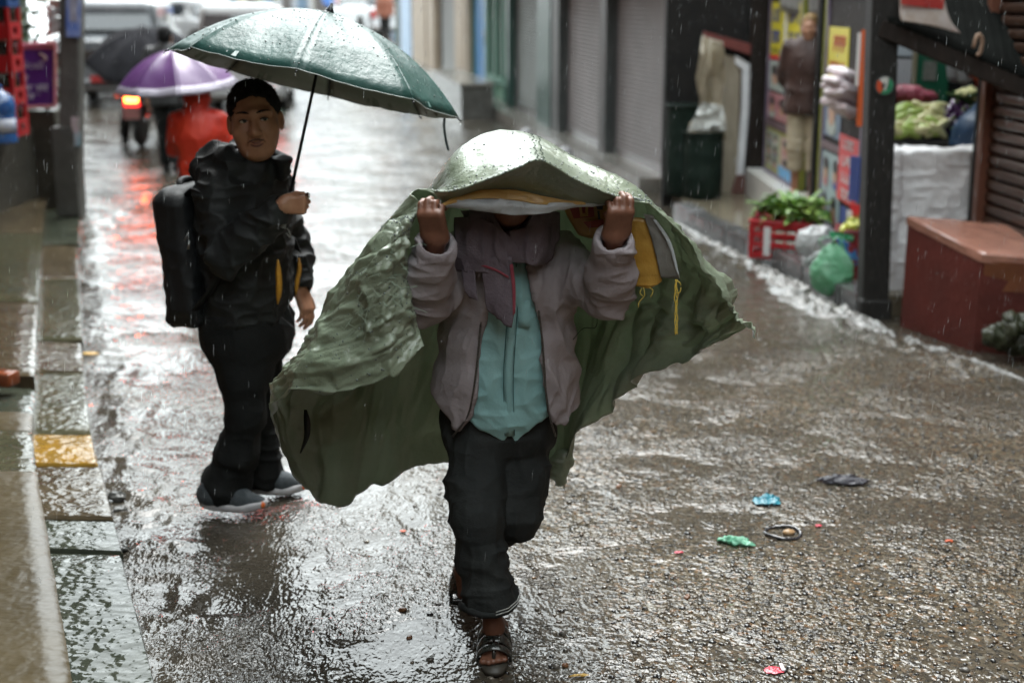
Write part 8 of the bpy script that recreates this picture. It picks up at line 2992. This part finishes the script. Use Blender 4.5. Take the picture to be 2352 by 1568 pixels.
def build_litter():
    FB = cloth_mat('litter_blue', (.025, .22, .30), (.05, .30, .38), (.02, .14, .2), transl=.3, dirt=30, rough=.15)
    FG = cloth_mat('litter_green', (.16, .50, .32), (.26, .60, .42), (.12, .4, .25), transl=.35, dirt=30, rough=.15)
    crumple('plastic_bag', 'crumpled blue plastic bag lying flat on the gravel', 'plastic bag', 1763, 1152, (.062, .055), FB, 21, .5, .2)
    crumple('plastic_bag', 'long pale green torn plastic bag on the gravel', 'plastic bag', 1692, 1246, (.075, .034), FG, 33, .5, -.35)
    RW = M('litter_red', (.46, .02, .045), (.55, .05, .08), rough=.25, scale=40)
    T = crumple('wrapper', 'flat red wrapper with pale end on the gravel', 'wrapper', 1774, 1540, (.032, .026), RW, 41, .15, .1)
    p = G(1796, 1537)
    p[2] = road_height(p[0], p[1])
    MB().rbox(p + V3(0, 0, .010), (.006, .018, .003), .001, rotm(.2, 0, .1)).out('wrapper_end', M('litter_white', (.5, .45, .48), rough=.4), T)
    crumple('wrapper', 'small torn red scrap of wrapper near the man in the grey jacket', 'wrapper', 1559, 1269, (.018, .009), RW, 43, .3, .1)
    crumple('wrapper', 'tiny orange red scrap on the wet road near the green sheet hem', 'wrapper', 926, 1218, (.014, .010), M('litter_orange', (.60, .10, .03), rough=.4), 45, .3)
    crumple('leaf_litter', 'yellow fallen leaf in the gutter by the stepped kerb', 'leaf', 208, 817, (.05, .03), M('leaf_yellow', (.5, .30, .02), (.42, .22, .02), rough=.3, scale=20), 47, .2)
    crumple('leaf_litter', 'narrow yellow brown leaf on the gravel', 'leaf', 1760 - 430, 1560 - 6, (.03, .008), M('leaf_yellow', (.5, .30, .02)), 49, .2, .2)
    for k, (u, v, lab) in enumerate(((2180, 1242, 'orange peel scrap on the gravel beside the right crack'), (1880, 1208, 'red dot of litter by the dark rag'), (1880, 704, 'red tomato like scrap at the foot of the kerb crates'))):
        crumple('food_scrap', lab, 'scrap', u, v, (.016, .010) if k < 2 else (.03, .025), M('litter_orange', (.60, .10, .03), rough=.4) if k != 1 else RW, 51 + k, .5)
    # dark sodden rag
    DKR = M('rag_dark', (.022, .022, .032), (.04, .038, .05), rough=.3, scale=30, bump=.6, bscale=80)
    crumple('rag', 'dark sodden rag stretched across the gravel', 'rag', 1936, 1106, (.13, .04), DKR, 55, .35, -.1, partname='cloth')
    # rubber ring with a stone in it
    p = G(1798, 1224)
    p[2] = road_height(p[0], p[1])
    T = thing('rubber_ring', 'black rubber ring half sunk in the gravel with a tan stone inside', 'ring', p)
    pts = [p + V3(.068 * math.cos(a), .068 * math.sin(a), .006 + .004 * math.sin(2 * a)) for a in np.linspace(0, 2 * PI, 33)]
    MB().tube(pts, [.0065 + .002 * math.sin(3 * i) for i in range(33)], 8, False).out('ring', M('rubber_wet', (.015, .015, .018), (.05, .05, .055), rough=.15, scale=60, coat=.5), T, True)
    T = thing('tan_stone', 'smooth tan stone lying inside the black rubber ring', 'stone', p + V3(.025, 0, 0))
    S = SDF(p - .06, p + .08, .003)
    S.ell(p + V3(.024, .004, .006), (.026, .02, .012), rotm(0, 0, .4), k=0)
    S.out('stone', wet_stone('stone_tan_small', (.28, .17, .08), (.34, .22, .12), scale=30), T, disp=lambda V, N: .004 * (fbm(V * 60, 3, 9) - .5))
    # larger single stones
    ST = wet_stone('loose_stone', (.06, .055, .05), (.11, .10, .085), scale=40)
    ST2 = wet_stone('loose_stone_rust', (.12, .05, .025), (.16, .08, .04), scale=40)
    rg = random.Random(12)
    for k in range(34):
        u, v = rg.uniform(900, 2330), rg.uniform(1010, 1560)
        if 1010 < u < 1250 and v > 1300:
            continue
        p = G(u, v)
        p[2] = road_height(p[0], p[1])
        s = rg.uniform(.008, .016)
        t = thing('loose_stone', ('rust brown' if k % 5 == 0 else 'grey') + ' loose stone on the wet gravel', 'stone', p, 'loose stones on the road')
        S = SDF(p - s * 1.8, p + s * 1.8, s / 6)
        S.ell(p + V3(0, 0, s * .2), (s * 1.1, s * .85, s * .6), rotm(rg.uniform(-.3, .3), rg.uniform(-.3, .3), rg.uniform(0, 3)), k=0)
        S.out('stone', ST2 if k % 5 == 0 else ST, t, disp=lambda V, N: s * .4 * (fbm(V * (1.2 / s), 2, 530 + k) - .5))


def build_rain():
    """falling drops between the camera and the shops"""
    rg = np.random.default_rng(21)
    n = 9500
    y = 3.5 + 11.5 * rg.random(n)
    x = (rg.random(n) - .5) * y * .9
    z = rg.random(n) * 2.5
    w = .00026 + .00032 * rg.random(n)
    l = .008 + .018 * rg.random(n)
    V = np.zeros((n, 6, 3))
    c = np.stack((x, y, z), 1)
    tilt = np.stack((.06 + .03 * rg.random(n), 0 * x, np.ones(n)), 1)
    V[:, 0] = c + tilt * l[:, None]
    V[:, 5] = c - tilt * l[:, None] * .6
    for k in range(4):
        a = k * PI / 2
        V[:, 1 + k] = c + np.stack((w * math.cos(a), w * math.sin(a), 0 * w), 1)
    F = []
    for k in range(4):
        F.append((0, 1 + k, 1 + (k + 1) % 4))
        F.append((5, 1 + (k + 1) % 4, 1 + k))
    F = (np.array(F)[None] + 6 * np.arange(n)[:, None, None]).reshape(-1, 3)
    m = bpy.data.materials.new('raindrop')
    m.use_nodes = True
    nt = m.node_tree
    nt.nodes.clear()
    out = nd(nt, 'ShaderNodeOutputMaterial')
    tr = nd(nt, 'ShaderNodeBsdfTransparent')
    gl = nd(nt, 'ShaderNodeBsdfPrincipled', Roughness=.2)
    gl.inputs['Base Color'].default_value = (.75, .8, .82, 1)
    mx = nd(nt, 'ShaderNodeMixShader')
    mx.inputs[0].default_value = .35
    nt.links.new(tr.outputs[0], mx.inputs[1])
    nt.links.new(gl.outputs[0], mx.inputs[2])
    nt.links.new(mx.outputs[0], out.inputs[0])
    o = raw('falling_rain', V.reshape(-1, 3), F, m, None, True)
    tag(o, 'fine raindrops falling through the whole street', 'rain', kind='stuff')


def build_ripples():
    """rings spreading where drops have just hit the standing water"""
    rg = random.Random(31)
    mb = MB()
    spots = [(1232, 1328, .055), (1262, 1312, .03), (1205, 1318, .028), (1250, 1345, .024)]
    for k in range(8):
        spots.append((rg.uniform(1210, 1420), rg.uniform(1250, 1500), rg.uniform(.012, .026)))
    for (u, v, r) in spots:
        if 1030 < u < 1200 and v > 1280:
            continue
        p = G(u, v)
        z = road_height(p[0], p[1])
        for q in range(3 if r > .05 else 2):
            rr = r * (1 - .34 * q)
            n = 22
            pts = [V3(p[0] + rr * math.cos(a), p[1] + rr * math.sin(a), 0) for a in np.linspace(0, 2 * PI, n + 1)]
            pts = [V3(w_[0], w_[1], road_height(w_[0], w_[1]) + .0012) for w_ in pts]
            mb.tube(pts, .0014, 6, False, flat=.8)
    o = mb.out('rain_ripples', M('ripple_water', (.05, .042, .03), (.07, .055, .04), rough=.03, scale=9, spec=.5), None, True)
    tag(o, 'small rings on the wet road where raindrops land', 'ripples', kind='stuff')
# ================================================================== assemble
build_road()
build_left_steps()
build_right_row()
build_side_masses()
build_right_pavement()
build_entry()
build_poster_shop()
build_stall()
build_kerb_produce()
build_gutter_stream()
build_gravel()
build_sheet_man()
build_sheet()
build_umbrella_man()
build_green_umbrella()
build_rucksack()
build_left_shop()
build_traffic()
build_litter()
build_ripples()
build_rain()
